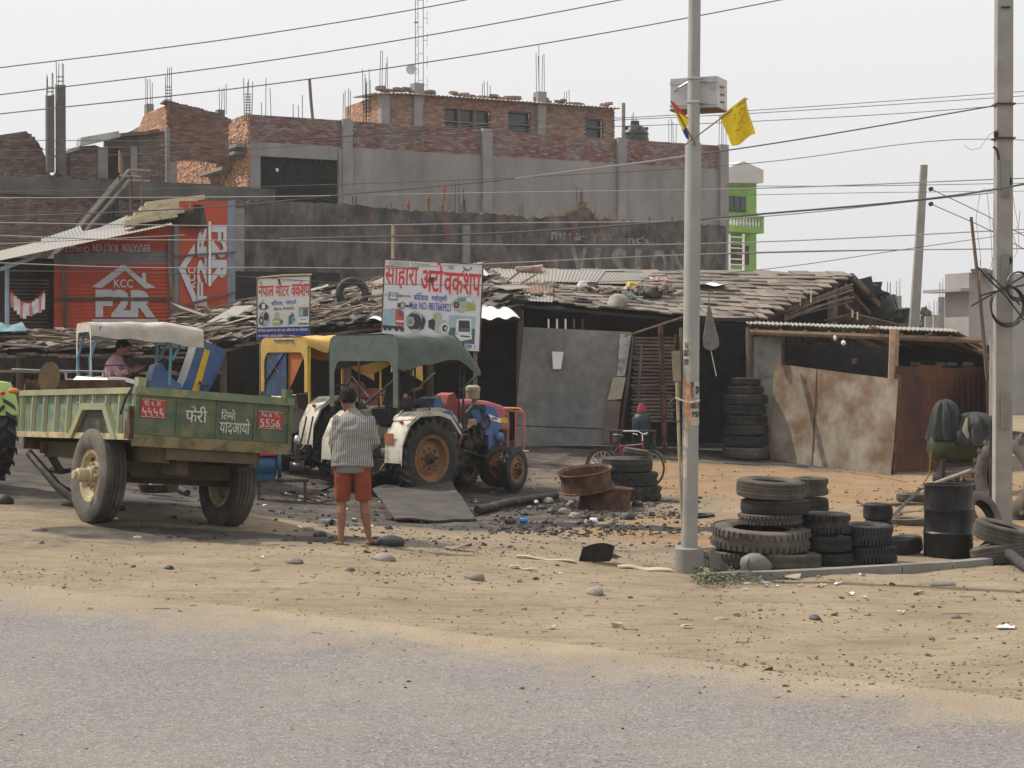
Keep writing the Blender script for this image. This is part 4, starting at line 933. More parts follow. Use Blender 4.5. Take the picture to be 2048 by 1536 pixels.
for (a0, a1, b0, b1, m, dz) in ((-.02,.17,.5,.95,'dull_zinc_roof',.08),(.14,.31,.54,.93,'dull_zinc_roof',.1),(.28,.44,.56,.9,'dull_zinc_roof',.08),(-.01,.15,.18,.5,'tindark',.09),(.02,.13,-.03,.2,'dull_zinc_roof',.06)):
    q = [PC.P(a0, b0), PC.P(a1, b0+.03), PC.P(a1+.02, b1), PC.P(a0+.02, b1)]; mb = MB(); corr_sheet(mb, *[x+Vector((0,0,dz)) for x in q], pitch=.09, amp=.009); mb.build('roof_sheet', M_.get(m) or MATS[m], T)
MB().tube([PC.P(-.01,.2)+Vector((0,-.1,.12)), PC.P(.12,.62)+Vector((0,0,.2))], .03, 6).build('roof_pole', M_['woodx'], T)
# posts, walls and darkness inside
def post(u, v0, v1, D, r=.07, m='wood', nm='post', u1=None):
    a = W(u, v0, D); b = W(u if u1 is None else u1, v1, D); MB().tube([b, a], [r*1.1, r], 7).build(nm, M_[m], T)
for u, v0, D in ((40,710,38.5),(160,712,38.5),(230,712,38.5),(320,712,38.5),(446,700,38),(560,690,39),(692,650,39.5),(860,640,40.5),(1040,620,40.3)): post(u, v0, 900, D, .08 if u != 692 else .12)
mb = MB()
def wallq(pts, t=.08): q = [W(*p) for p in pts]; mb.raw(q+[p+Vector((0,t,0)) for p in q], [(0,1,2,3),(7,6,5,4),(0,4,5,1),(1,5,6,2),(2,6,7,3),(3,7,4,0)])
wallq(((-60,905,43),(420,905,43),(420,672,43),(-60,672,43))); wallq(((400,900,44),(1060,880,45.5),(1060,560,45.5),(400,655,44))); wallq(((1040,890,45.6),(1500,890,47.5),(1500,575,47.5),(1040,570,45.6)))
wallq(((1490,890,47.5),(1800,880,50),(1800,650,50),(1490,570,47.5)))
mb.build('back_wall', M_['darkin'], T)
for k in range(10): 
    u = 30+k*43; z = 742+random.uniform(-2,2); MB().ebox(W(u, 744+random.uniform(-3,4), 37.4), (.5, .5, .05), .12).build('shelf_plank', M_['wood'], T)
for k in range(12):
    u = 20+k*34; MB().ebox(W(u, random.uniform(752,775), 39.5), (random.uniform(.1,.35), .3, random.uniform(.2,.5)), .2).build('stored_scrap', M_['rust'] if k % 3 else M_['darkiron'], T)
# lintel behind signs
for (u0, v0, u1, v1, D) in ((520,688,760,655,39.3),(760,650,1045,628,40)): 
    a, b = W(u0, v0, D), W(u1, v1, D); d = b-a; MB().box((a+b)/2, (d.length, .12, .28), Matrix((d.normalized(), Vector((0,1,0)), d.normalized().cross(Vector((0,1,0))))).transposed()).build('beam', M_['darkin'], T)
# grey cement board and bamboo mat
def slab(pts, t, m, nm, parent=None, **k):
    q = [W(*p) for p in pts]; n = (q[1]-q[0]).cross(q[-1]-q[0]).normalized()
    if n.y < 0: n = -n
    mb = MB(); N_ = len(q); mb.raw(q+[p+n*t for p in q], [tuple(range(N_)), tuple(range(2*N_-1, N_-1, -1))]+[(i, i+N_, (i+1) % N_+N_, (i+1) % N_) for i in range(N_)])
    return mb.build(nm, m, parent if parent is not None else T, **k)
GB = mat('grey_cement_board', (.15,.15,.145), .92, .2, 5, .2, bscale=12, col2=(.225,.22,.205), c2=.42, s2=1.0, edge2=.35)
slab(((1030,850,40.2),(1222,858,40.3),(1263,664,40.3),(1047,654,40.2)), .05, GB, 'cement_board')
slab(((1029,892,40.17),(1212,892,40.27),(1222,860,40.27),(1030,852,40.17)), .06, GB, 'cement_board')
slab(((1234,752,40.24),(1250,752,40.24),(1263,670,40.24),(1240,668,40.24)), .02, mat('limewash', (.4,.4,.4), .9, .2, 5, col2=(.2,.2,.2), c2=.4, s2=3), 'limewashed_strip')
slab(((1215,800,40.2),(1243,798,40.2),(1252,754,40.2),(1226,755,40.2)), .03, mat('tan_board', (.36,.32,.25), .9, .15, 3), 'tan_patch')
slab(((1204,888,40.22),(1234,884,40.22),(1242,802,40.22),(1214,802,40.22)), .03, mat('brown_board', (.16,.12,.1), .9, .2, 3), 'brown_patch')
slab(((1106,738,40.12),(1122,738,40.12),(1127,704,40.12),(1104,703,40.12)), .006, M_['white'], None or 'pasted_paper')
for k in range(24):
    v = 676+k*7.2; s_ = (v-676)/190; MB().ebox(W(1310-6*s_, v, 40.5+.02*(k % 2)), (.9+.05*random.random(), .012, .05), .06, (random.gauss(0,.04), R(random.gauss(0,1.2)), 0)).build('bamboo_slat', mat('dusty_bamboo_slat', (.17,.13,.11), .85, .3, 5, rand=.35), T)
for u, v0, u1, v1, r, m in ((1268,672,1240,880,.035,'wood'),(1284,690,1276,800,.03,'wood'),(1321,650,1331,930,.06,'rust'),(1352,668,1346,760,.035,'rust'),(1362,655,1358,800,.04,'wood')): post(u, v0, v1, 40.2, r, m, 'post', u1)
for k in range(5): post(1097+k*17, 638, 660, 40.3, .02, 'white' if k < 3 else 'wood', 'roof_tie')
a, b = W(1248,673,39.6), W(1372,632,39.9); mb = MB(); mb.box((a+b)/2, ((b-a).length, .5, .04), Matrix(((b-a).normalized(), Vector((0,1,0)), (b-a).normalized().cross(Vector((0,1,0))))).transposed()); mb.build('awning_plank', M_['wood'], T)
a, b = W(1372,632,39.9), W(1500,646,40.6); mb = MB(); mb.box((a+b)/2, ((b-a).length, .1, .08)); mb.build('beam', M_['darkin'], T)
# doorway clutter, low
mb = MB()
mb.box(W(1430, 905, 43), (2.2, .5, .04)); mb.build('threshold', M_['darkin'], T)
# gable end, rafters and bamboo bundle
def bar(p, q, r, m, nm='rafter', parent=None): return MB().tube([W(*p), W(*q)], r, 6).build(nm, M_[m], parent if parent is not None else T)
bar((1666,560,46.8),(1664,655,46.8),.14,'woodx','king_post'); bar((1492,650,41.7),(1703,552,46.9),.06,'darkin'); bar((1703,552,46.9),(1800,655,51),.09,'wood'); bar((1690,570,47.5),(1760,650,50),.06,'woodwarm'); bar((1680,600,47),(1715,635,48.5),.05,'woodwarm')
for k in range(12): bar((1540+random.uniform(-20,30), 645-k*2.2, 44),(1700+random.uniform(-30,10), 605-k*3.4+random.uniform(-4,4), 46.3),.028,'wood','stored_pole')
for k in range(10): bar((1650+k*6, 640-k*1.5, 46.5),(1700+k*11, 650, 47.5),.03,'wood','stored_pole')
for u, v in ((1533,640),(1553,628),(1580,618),(1600,612),(1622,605),(1705,635),(1715,640)): bar((u,v,43.8),(u,v-random.uniform(14,28),43.8),.02,'bamboo','stick')
deck(Patch(W(1703,549,47.2), W(1800,652,52), W(1700,652,56), W(1500,549,52)), T, M_['darkin'], .1, 0, 'rear_roof_slope')
slab(((1500,650,46.9),(1690,650,46.9),(1690,556,46.9)), .05, M_['darkin'], 'gable_infill')
mb = MB()
for k in range(8): t = k/7; mb.ebox(W(1712+72*t, 578+10*t+50*t*t*.9+random.uniform(-4,4), 48.5+2*t), (.7, .6, .4), .25)
mb.blob(W(1752,612,49.5), (.55,.5,.42), 4, 12, .2); mb.build('rolled_tarpaulin', M_['cloth_d'], T, 60)

# ---- tin-roofed lean-to on the right ----
T = thing('lean_to_shed', 'low open lean-to with corrugated tin roof on crooked wooden posts', 'shed')
fr = lambda t: W(1498+(1915-1498)*t, 650+16*t, 40.6-1.2*t)
bk = lambda t: W(1490+(1985-1490)*t, 683+22*t, 45.5-.5*t)
for k in range(6):
    t0, t1 = k/6-.008, (k+1)/6; mb = MB(); dz = Vector((0,0,.018*(k % 2)+random.uniform(0,.03)))
    corr_sheet(mb, fr(t0)+dz, fr(t1)+dz, bk(t1)+dz, bk(t0)+dz, pitch=.1, amp=.02); mb.build('roof_sheet', M_['tin'] if k < 4 else M_['tindark'], T)
for k in range(5):
    t0, t1 = k/5-.008, (k+1)/5; up = Vector((0,0,.03)); bk2 = lambda t: fr(t)+Vector((.1,1.1,.085)); mb = MB(); corr_sheet(mb, fr(t0)+up, fr(t1)+up, bk2(t1)+up, bk2(t0)+up, pitch=.1, amp=.013); mb.build('roof_sheet', MATS['dull_zinc_roof'], T)
mb = MB(); corr_sheet(mb, W(1905,668,39.4), W(1976,712,43), W(1960,722,46), W(1870,700,45), pitch=.1, amp=.02); mb.build('roof_sheet', M_['tindark'], T)
bar((1500,664,40.5),(1965,681,39.4),.07,'woodwarm','beam',T)
for k in range(9):
    t = (k+.3)/8.6; a, b = fr(t)-Vector((0,0,.09)), bk(min(1,t+.12))-Vector((0,0,.07)); MB().tube([a, b], .045, 6).build('rafter', M_['woodwarm'], T)
MB().tube([W(1740,655,39.8), W(1975,712,43.5)], .05, 6).build('rafter', M_['woodwarm'], T); MB().tube([W(1860,666,39.6), W(1972,708,42.5)], .05, 6).build('rafter', M_['woodwarm'], T)
bar((1500,655,41),(1500,900,41),.1,'wood','post',T); bar((1789,660,39.1),(1778,955,38.5),.11,'woodx','post',T); bar((1566,664,40.6),(1567,880,40.6),.04,'rust','post',T); bar((1848,700,44),(1848,740,44),.06,'woodwarm','post',T)
slab(((1497,905,41.4),(1566,905,41.2),(1566,672,41.2),(1503,674,41.4)), .05, mat('old_white_board', (.36,.355,.33), .9, .12, 3, .1, col2=(.22,.2,.17), c2=.35, s2=2), 'whitewashed_board', T)
BT = mat('brown_rusty_tin', (.065,.03,.022), .8, .3, 1.5, .15, col2=(.15,.055,.022), c2=.36, s2=1.1, edge2=.3)
for k in range(4):
    t0, t1 = k/4, (k+1)/4; lo = lambda t: W(1790+182*t, 962, 38.6+2.2*t); hi = lambda t: W(1792+178*t, 738-6*(1-t)+(-4 if k % 2 else 0), 38.6+2.2*t)
    mb = MB(); corr_sheet(mb, lo(t0), lo(t1+.02), hi(t1+.02), hi(t0), pitch=.2, amp=.012); mb.build('wall_sheet', BT, T)
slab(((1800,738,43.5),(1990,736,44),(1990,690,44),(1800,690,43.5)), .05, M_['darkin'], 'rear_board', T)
for u in (1820,1870,1893,1925): slab(((u,731,43.3),(u+22,731,43.3),(u+20,725,43.3),(u+2,724,43.3)), .02, M_['cloth_w'] if u != 1870 else mat('pinkish_daylight', (.6,.3,.28), .9), 'daylight_gap_board', T)  # pale patches painted to stand for daylight through gaps
mb = MB(); 
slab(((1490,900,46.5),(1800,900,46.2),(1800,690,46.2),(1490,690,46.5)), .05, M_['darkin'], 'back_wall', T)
slab(((1980,900,44),(1976,900,39),(1976,720,39),(1984,720,44)), .05, BT, 'side_wall', T)
# rusty sheet
T2 = thing('rusty_sheet_gate', 'large leaning steel sheet mottled with pale zinc and brown rust', 'metal sheet')
RS = mat('mottled_rusty_zinc', (.28,.25,.2), .65, .2, 3, .2, metal=.1, col2=(.16,.1,.06), c2=.5, s2=1.3, edge2=.22)
q = [W(1541,918,40.5), W(1782,956,37.6), W(1796,759,37.6), W(1549,727,40.5)]
pt = Patch(*q); _, nn = pt.basis(.5,.5)
mb = MB(); mb.grid(lambda a, b: pt.P(a, b)+nn*(.025*math.sin(a*9+b*3)+.015*noise.noise(Vector((a*5, b*5, 0)))), 40, 30, nn*-.006 if nn.y > 0 else nn*.006); mb.build('sheet', RS, T2, 70)
for a in (.36,): mb = MB(); mb.tube([pt.P(a, 0)-nn*.0, pt.P(a,1)], .012, 4); mb.build('seam', M_['rust'], T2)
MB().tube([q[1]+Vector((.05,.05,0)), q[2]+Vector((.05,.05,.1))], .045, 6).build('edge_post', M_['rust'], T2)
MB().tube([W(1649,752,39.3), W(1651,737,39.3)], .02, 5).build('hinge_wire', M_['darkiron'], T2)

# small things hanging in or on the sheds
p = W(1687, 686, 39.7); T2 = thing('light_bulb', 'white round bulb hanging under the lean-to beam', 'light bulb', p)
MB().blob((0,0,0), (.055,.055,.06), 1, 10, 0).build('glass', M_['white'], T2, 60); MB().tube([(0,0,.05),(0,0,.3)], .012, 5).build('cord', M_['wire'], T2)
p = W(1670, 676, 39.8); MB().blob((0,0,0), (.04,.03,.06), 3, 8, .2).build('cup', M_['white'], None, 60, p, label='small white cup hanging left of the bulb under the lean-to beam', cat='cup')
p = W(1708, 722, 44); T2 = thing('wall_clock_box', 'small pale box glimpsed inside the dark lean-to', 'box', p); MB().ebox((0,0,0), (.12,.08,.12), .08).build('case', M_['white'], T2)
MB().ebox((0,0,.14), (.08,.06,.05), .1).build('lid', M_['steel'], T2)
# plastic bag
p = W(1418, 612, 38.5); T2 = thing('plastic_bag', 'grubby translucent plastic bag hanging from the eave beside the steel pole', 'bag', p)
def bagf(a, b):
    an = a*2*math.pi; wdt = (.03+.14*min(1, b*1.3)); return Vector((math.cos(an)*wdt+.05*b, math.sin(an)*.05*(b+.1), -.9*b-.05*math.sin(an*2+b*5)*b))
MB().grid(bagf, 16, 8).build('bag_body', mat('cloudy_plastic', (.13,.125,.11), .5, .25, 6, .2), T2, 60)
MB().tube([(0.02,0,-.85),(.16,0,-1.5)], .01, 4).build('string', M_['lettering'], T2)
MB().tube([(0,0,0),(0,0,.35)], .01, 4).build('tie', M_['wire'], T2)
# roof clutter
def onroof(u, v, patch=PC):
    "roof point seen at the pixel"
    best = None
    for i in range(61):
        for j in range(41):
            q = patch.P(i/60, j/40); d = Vector((0, 0, HC)); r = ray(u, v); k = (q-d); t = k.y/r.y; e = (k-r*t).length
            if best is None or e < best[0]: best = (e, q, i/60, j/40)
    return best[1]+Vector((0, 0, .06))
def stone_at(p, r, m='stone', seed=None, lab=None, grp=None, nm='stone', flat=.5, rz=None, amp=.14, cat='stone'):
    seed = random.randint(0, 999) if seed is None else seed
    mb = MB(); mb.blob((0, 0, r[2]*.45), r, seed, 14, amp, flat=flat); return mb.build(nm, M_[m], None, 60, p, (0, 0, random.uniform(0, 3) if rz is None else rz), label=lab, cat=cat, group=grp)
SG = 'stones weighing down the slab roof'
for (u, v, rx, rz_, lb, m, ang) in ((1238,617,.27,.2,'largest pale boulder lying near the eave of the slab roof','stone',0),(1300,597,.26,.17,'broad dark grey boulder in the middle of the roof clutter','stone_d',0),(1268,592,.12,.15,'upright greenish stone beside the broad dark boulder','stone',.0),
      (1105,577,.14,.08,'long rounded brown stone above the tin sheets on the roof','stone',0),(1075,592,.16,.07,'flat pale stone left of the long brown stone','stone',0),(1098,590,.12,.06,'flat dark stone just right of the flat pale one','stone',0),(1010,595,.14,.1,'dark rough stone at the left end of the roof clutter','stone_d',0),
      (1185,580,.14,.08,'grey angular stone behind the boulder','stone_d',0),(1335,577,.13,.07,'tan stone at the right end of the roof clutter','stone',0),(1362,592,.14,.1,'rounded grey stone beside the steel pole on the roof','stone',0),(1215,588,.1,.08,'small whitish stone above the largest boulder','stone',0),
      (1320,583,.15,.1,'smooth grey stone topping the roof pile','stone',0),(1146,586,.1,.07,'little brown stone left of the kettle','stone',0),(1378,612,.1,.06,'flat square stone by the pole low on the roof','stone',0)):
    q = onroof(u, v+4); stone_at(q, (rx, rx*.8, rz_), m, None, lb, SG, flat=.6)
q = onroof(1166, 582); T2 = thing('kettle', 'white enamel pot with dark mouth lying on the slab roof', 'pot', q, (0, R(-14), 0))
MB().lathe([(.001,0),(.09,.0),(.125,.06),(.12,.13),(.06,.19),(.065,.21),(.05,.21),(.045,.18),(.001,.17)], 20).build('pot_body', M_['white'], T2, 50); MB().lathe([(.001,.19),(.045,.195),(.02,.2),(.001,.21)], 14).build('dark_mouth', M_['darkiron'], T2); MB().tube([(.1,0,.1),(.17,0,.15),(.2,0,.14)], .014, 6).build('spout', M_['white'], T2)
def ring(p, Rr, r, m, rot, nm, **k): mb = MB(); mb.lathe([(Rr+r*math.cos(a), r*math.sin(a)) for a in [i*math.pi/4 for i in range(8)]], 28, closed=True); return mb.build(nm, m, None, 60, p, rot, **k)
B, n_ = PC.basis(.25, .2)
q = onroof(1170, 610); ring(q+n_*.05, .17, .035, M_['rubber'], B.to_euler(), 'scooter_tyre', label='thin small tyre lying flat near the eave of the slab roof', cat='tyre')
q = onroof(1255, 606); mb = MB()
for k in range(9): mb.ebox((random.uniform(-.3,.4), random.uniform(-.2,.2), random.uniform(.02,.12)), (random.uniform(.08,.25), .1, .02), .3, (random.uniform(-.6,.6), random.uniform(-.6,.6), random.uniform(0,3)))
mb.build('plastic_scraps', mat('pale_green_plastic', (.35,.5,.42), .4, .15, 4), None, None, q, label='pale green and white plastic scraps between the roof stones', kind='stuff')
mb = MB(); q = onroof(1245, 590)
for k in range(130): mb.ebox((random.uniform(-1.0,1.2), random.uniform(-.5,.5), random.uniform(.0,.1)), (random.uniform(.04,.2), random.uniform(.04,.15), random.uniform(.02,.08)), .3, (random.uniform(-.5,.5), random.uniform(-.5,.5), random.uniform(0,3)))
mb.build('roof_scrap', mat('mixed_scrap', (.2,.17,.14), .8, .4, 6, rand=.6), None, None, q, label='tangle of small scrap parts among the roof stones', kind='stuff')
q = onroof(1265, 585); MB().ebox((0,0,.1), (.24,.2,.14), .1, (.2,.2,.3)).build('yellow_bracket', M_['yellowpaint'], None, None, q, label='small yellow plastic crate upended among the roof stones', cat='crate')
q = onroof(1375, 598, PC); MB().lathe([(.001,.2),(.07,.19),(.1,.1),(.1,0),(.001,0)], 14).build('orange_pot', mat('terracotta_plastic', (.5,.2,.07), .6, .2, 6), None, 50, onroof(1340, 596), label='orange brown pot standing in the roof clutter', cat='pot')
q = onroof(1420, 580); MB().grid(lambda a, b: q+Vector(((a-.5)*.75, (b-.5)*1.2, .02+.25*b*.35+.03*math.sin(a*8)*math.cos(b*5))), 10, 8, .01).build('plastic_sheet_scrap', M_['plastic_w'], None, 60, label='pale blue-white plastic sheet on the slab roof right of the pole', cat='plastic sheet')
q = onroof(1322, 572); mb = MB()
for k in range(7): mb.tube([(random.uniform(-.25,.25), random.uniform(-.1,.1), random.uniform(0,.12)) for _ in range(4)], .03, 6)
mb.build('cloth_rags', mat('red_white_rag', (.6,.12,.12), .9, .3, 3, col2=(.7,.65,.6), c2=.5, s2=12, edge2=.05), None, 60, q, label='red and white checked rags on top of the roof pile', cat='rags')
q = onroof(1065, 552); mb = MB()
for k in range(10): mb.tube([(random.uniform(-.5,.3), random.uniform(-.3,.3), random.uniform(0,.14)) for _ in range(3)], .05, 6)
mb.build('faded_rags', mat('faded_rag', (.42,.3,.26), .95, .3, 6), None, 60, q, label='faded pinkish rags lying near the roof ridge', cat='rags')
# white sheet awning behind the big sign
mb = MB(); mb.grid(lambda a, b: Patch(W(925,640,38.6), W(1040,634,38.8), W(1005,601,40.5), W(930,603,40.5)).P(a, b)+Vector((0,0,.05*math.sin(a*9)*math.sin(b*6)+.03*math.sin(a*23))), 20, 12, .01)
mb.build('white_awning_sheet', M_['plastic_w'], None, 70, label='white plastic sheet awning jutting out right of the large signboard', cat='plastic sheet')
mb = MB(); mb.grid(lambda a, b: Patch(W(732,640,38.4), W(800,637,38.6), W(800,622,40.3), W(762,625,40.3)).P(a, b)+Vector((0,0,.04*math.sin(a*9))), 10, 6, .01)
mb.build('white_awning_sheet', M_['plastic_w'], None, 70, label='white plastic sheet corner showing left of the large signboard', cat='plastic sheet')
mb = MB(); mb.grid(lambda a, b: Patch(W(-30,672,38.3), W(62,668,38.6), W(40,655,41), W(-30,655,41)).P(a, b)+Vector((0,0,.08+.07*math.sin(a*11)*math.sin(b*6))), 20, 10, .01)
mb.build('teal_tarpaulin', mat('teal_plastic_tarp', (.08,.18,.21), .5, .25, 4), None, 70, label='crumpled teal tarpaulin on the low roof at the left edge', cat='tarpaulin')
q = W(137, 693, 38.6); MB().blob((0,0,0), (.1,.1,.06), 5, 12, .1).build('white_bowl', mat('pale_plastic', (.6,.68,.7), .5), None, 60, q+Vector((0,0,.06)), label='upturned whitish bowl on the low heaped roof', cat='bowl')
# tyres on the roof
ring(W(705,600,41.2)+Vector((0,0,.15)), .3, .09, M_['rubber_black'], (R(80), 0, R(10)), 'roof_tyre', label='black tyre lying edge-on on the heaped roof between the two signs', cat='tyre')
# ================================================================ TYRES
def tyre_prof(Rr, w, rin, bead=.03):
    h = w/2; s = Rr-rin
    return [(rin, -h*.72), (rin+s*.12, -h*.86), (rin+s*.45, -h), (rin+s*.72, -h*.98), (Rr-.03*Rr, -h*.86), (Rr-.004, -h*.72), (Rr, -h*.3), (Rr, h*.3), (Rr-.004, h*.72), (Rr-.03*Rr, h*.86), (rin+s*.72, h*.98), (rin+s*.45, h), (rin+s*.12, h*.86), (rin, h*.72), (rin+.004, h*.6), (rin+s*.15, h*.8), (rin+s*.5, h*.9), (Rr-s*.22, h*.7), (Rr-s*.16, 0), (Rr-s*.22, -h*.7), (rin+s*.5, -h*.9), (rin+s*.15, -h*.8), (rin+.004, -h*.6)]
def tyre_mb(Rr, w, rin, kind='rib', n=64, mb=None, M=None):
    mb = mb or MB()
    h = w/2; s = Rr-rin; base = Rr-(.012 if kind == 'rib' else .02 if kind == 'block' else .05*Rr/.66)
    prof = tyre_prof(base, w, rin)
    if kind == 'rib':      # circumferential grooves
        outer = [p for p in prof if False]
        g = [(base-.012*Rr, -h*.86)]
        for k in range(5):
            z0 = -h*.82+k*h*1.64/5; z1 = z0+h*1.64/5*.8
            g += [(base+.006-(.006 if k in (0, 4) else 0), z0), (base+.009-(.004 if k in (0, 4) else 0), z1), (base-.006, z1+.001), (base-.006, z1+h*1.64/5*.2-.001)]
        prof = prof[:4]+g+prof[10:]
    mb.lathe(prof, n, M, closed=True)
    mv = M if M is not None else Matrix.Identity(4)
    if kind == 'block':
        nb = 46
        for k in range(nb):
            for sgn in (-1, 1):
                a = (k+(.5 if sgn > 0 else 0))*2*math.pi/nb; mb2 = mv @ Matrix.Rotation(a, 4, 'Z')
                vs = [mb2 @ Vector(q) for q in ((Rr-.03,-.012*Rr/.5*1.1*2, sgn*h*.95),(Rr-.002,-.022*Rr/.5, sgn*h*.84),(Rr,-.022*Rr/.5, sgn*h*.3),(Rr-.03,-.02, sgn*h*.3),(Rr-.03,.012*Rr/.5*1.1*2, sgn*h*.95),(Rr-.002,.022*Rr/.5, sgn*h*.84),(Rr,.022*Rr/.5, sgn*h*.3),(Rr-.03,.02, sgn*h*.3))]
                mb.raw(vs, [(0,1,2,3),(7,6,5,4),(0,4,5,1),(1,5,6,2),(2,6,7,3),(3,7,4,0)])
    if kind == 'lug':
        nb = 22; lw = .028*Rr/.66; hh = .05*Rr/.66
        for k in range(nb):
            for sgn in (-1, 1):
                a0 = (k+(.5 if sgn > 0 else 0))*2*math.pi/nb; vs = []
                steps = ((1.0, .24, .06), (.86, .17, .02), (.45, .08, 0), (.0, .0, 0))
                for (zf, da, dr) in steps:
                    a = a0-da*(1 if True else -1)*1.0
                    for (dd, rr) in ((-1, Rr-hh-dr*Rr), (-1, Rr-dr*.6*Rr), (1, Rr-dr*.6*Rr), (1, Rr-hh-dr*Rr)):
                        an = a+dd*lw/Rr; vs.append(mv @ Vector((rr*math.cos(an), rr*math.sin(an), sgn*h*zf*.98)))
                fs = []
                for i in range(3):
                    for j in range(3): fs.append((i*4+j, i*4+j+1, (i+1)*4+j+1, (i+1)*4+j))
                fs += [(0,1,2,3), (15,14,13,12)]
                mb.raw(vs, fs)
    return mb
TYM = {}
def tyre_mesh(kind, Rr, w, rin, m):
    k = (kind, Rr, w, rin, m)
    if k not in TYM: TYM[k] = tyre_mb(Rr, w, rin, kind).mesh('tyre', M_[m], 35)
    return TYM[k]
def lone_tyre(p, Rr, w, m, kind='rib', rot=(0, 0, 0), rin=None, lab=None, grp=None, name='tyre'):
    rin = rin or Rr*.56
    k = random.uniform(.94, 1.03); return inst(name, tyre_mesh(kind, Rr, w, rin, m), None, p, (rot[0]+random.gauss(0,.012), rot[1]+random.gauss(0,.012), rot[2]), scale=(k, 1.98-k, random.uniform(.93, 1.0)), label=lab, cat='tyre', group=grp)
def rim_mb(Rr, w, dish=.3, holes=8, hub=.12):
    mb = MB(); h = w/2
    mb.lathe([(Rr+.02, h), (Rr+.015, h*.9), (Rr-.02, h*.86), (Rr-.03, h*.5), (Rr-.06, h*.3), (Rr-.06, -h*.3), (Rr-.03, -h*.5), (Rr-.02, -h*.86), (Rr+.02, -h), (Rr+.01, -h), (Rr-.035, -h*.9), (Rr-.05, -h*.5), (Rr-.08, -h*.3), (Rr-.08, h*.3), (Rr-.05, h*.5), (Rr-.035, h*.9)], 48, closed=True)
    return mb
# local frames: x forward, y left, z up; wheels turn about y
WY = Matrix.Rotation(R(90), 4, 'X')   # lathe axis z -> -y
def make_wheel(parent, loc, side, Rr, w, kind, m_t, m_r, rear=True, m_hub=None, yaw=0):
    "side: +1 left, -1 right; outer face away from the tractor"
    wh = thing('wheel', None, None); wh.parent = parent; wh.location = loc; wh.rotation_euler = (R(90) if side < 0 else R(-90), 0, yaw)
    rr = Rr*.56 if rear else Rr*.58
    o = inst('tyre', tyre_mesh(kind, Rr, w, rr, m_t), wh, rot=(0, 0, random.uniform(0, 1)))
    if side < 0: o.scale = (1, -1, 1)
    mb = rim_mb(rr, w*.9)
    d = w*.12 if rear else w*.3    # dish plane depth towards outside (+z is outside)
    mb.lathe([(rr-.07, d-.0), (rr*.82, d-.01), (rr*.62, d+.03), (rr*.3, d+.035), (rr*.28, d+.07), (.001, d+.08)], 40); mb.lathe([(rr-.07, d-.02), (.001, d+.0)], 24)
    mb.build('rim', M_[m_r], wh, 35)
    mb = MB(); mb.lathe([(rr*.27, d), (rr*.26, d+.09), (rr*.14, d+.11), (.001, d+.12)], 20)
    for k in range(8): a = k*math.pi/4; mb.lathe([(.018, d), (.018, d+.065), (.001, d+.07)], 6, Matrix.Translation((rr*.45*math.cos(a), rr*.45*math.sin(a), 0)))
    mb.build('hub', M_[m_hub or 'darkiron'], wh, 35)
    return wh

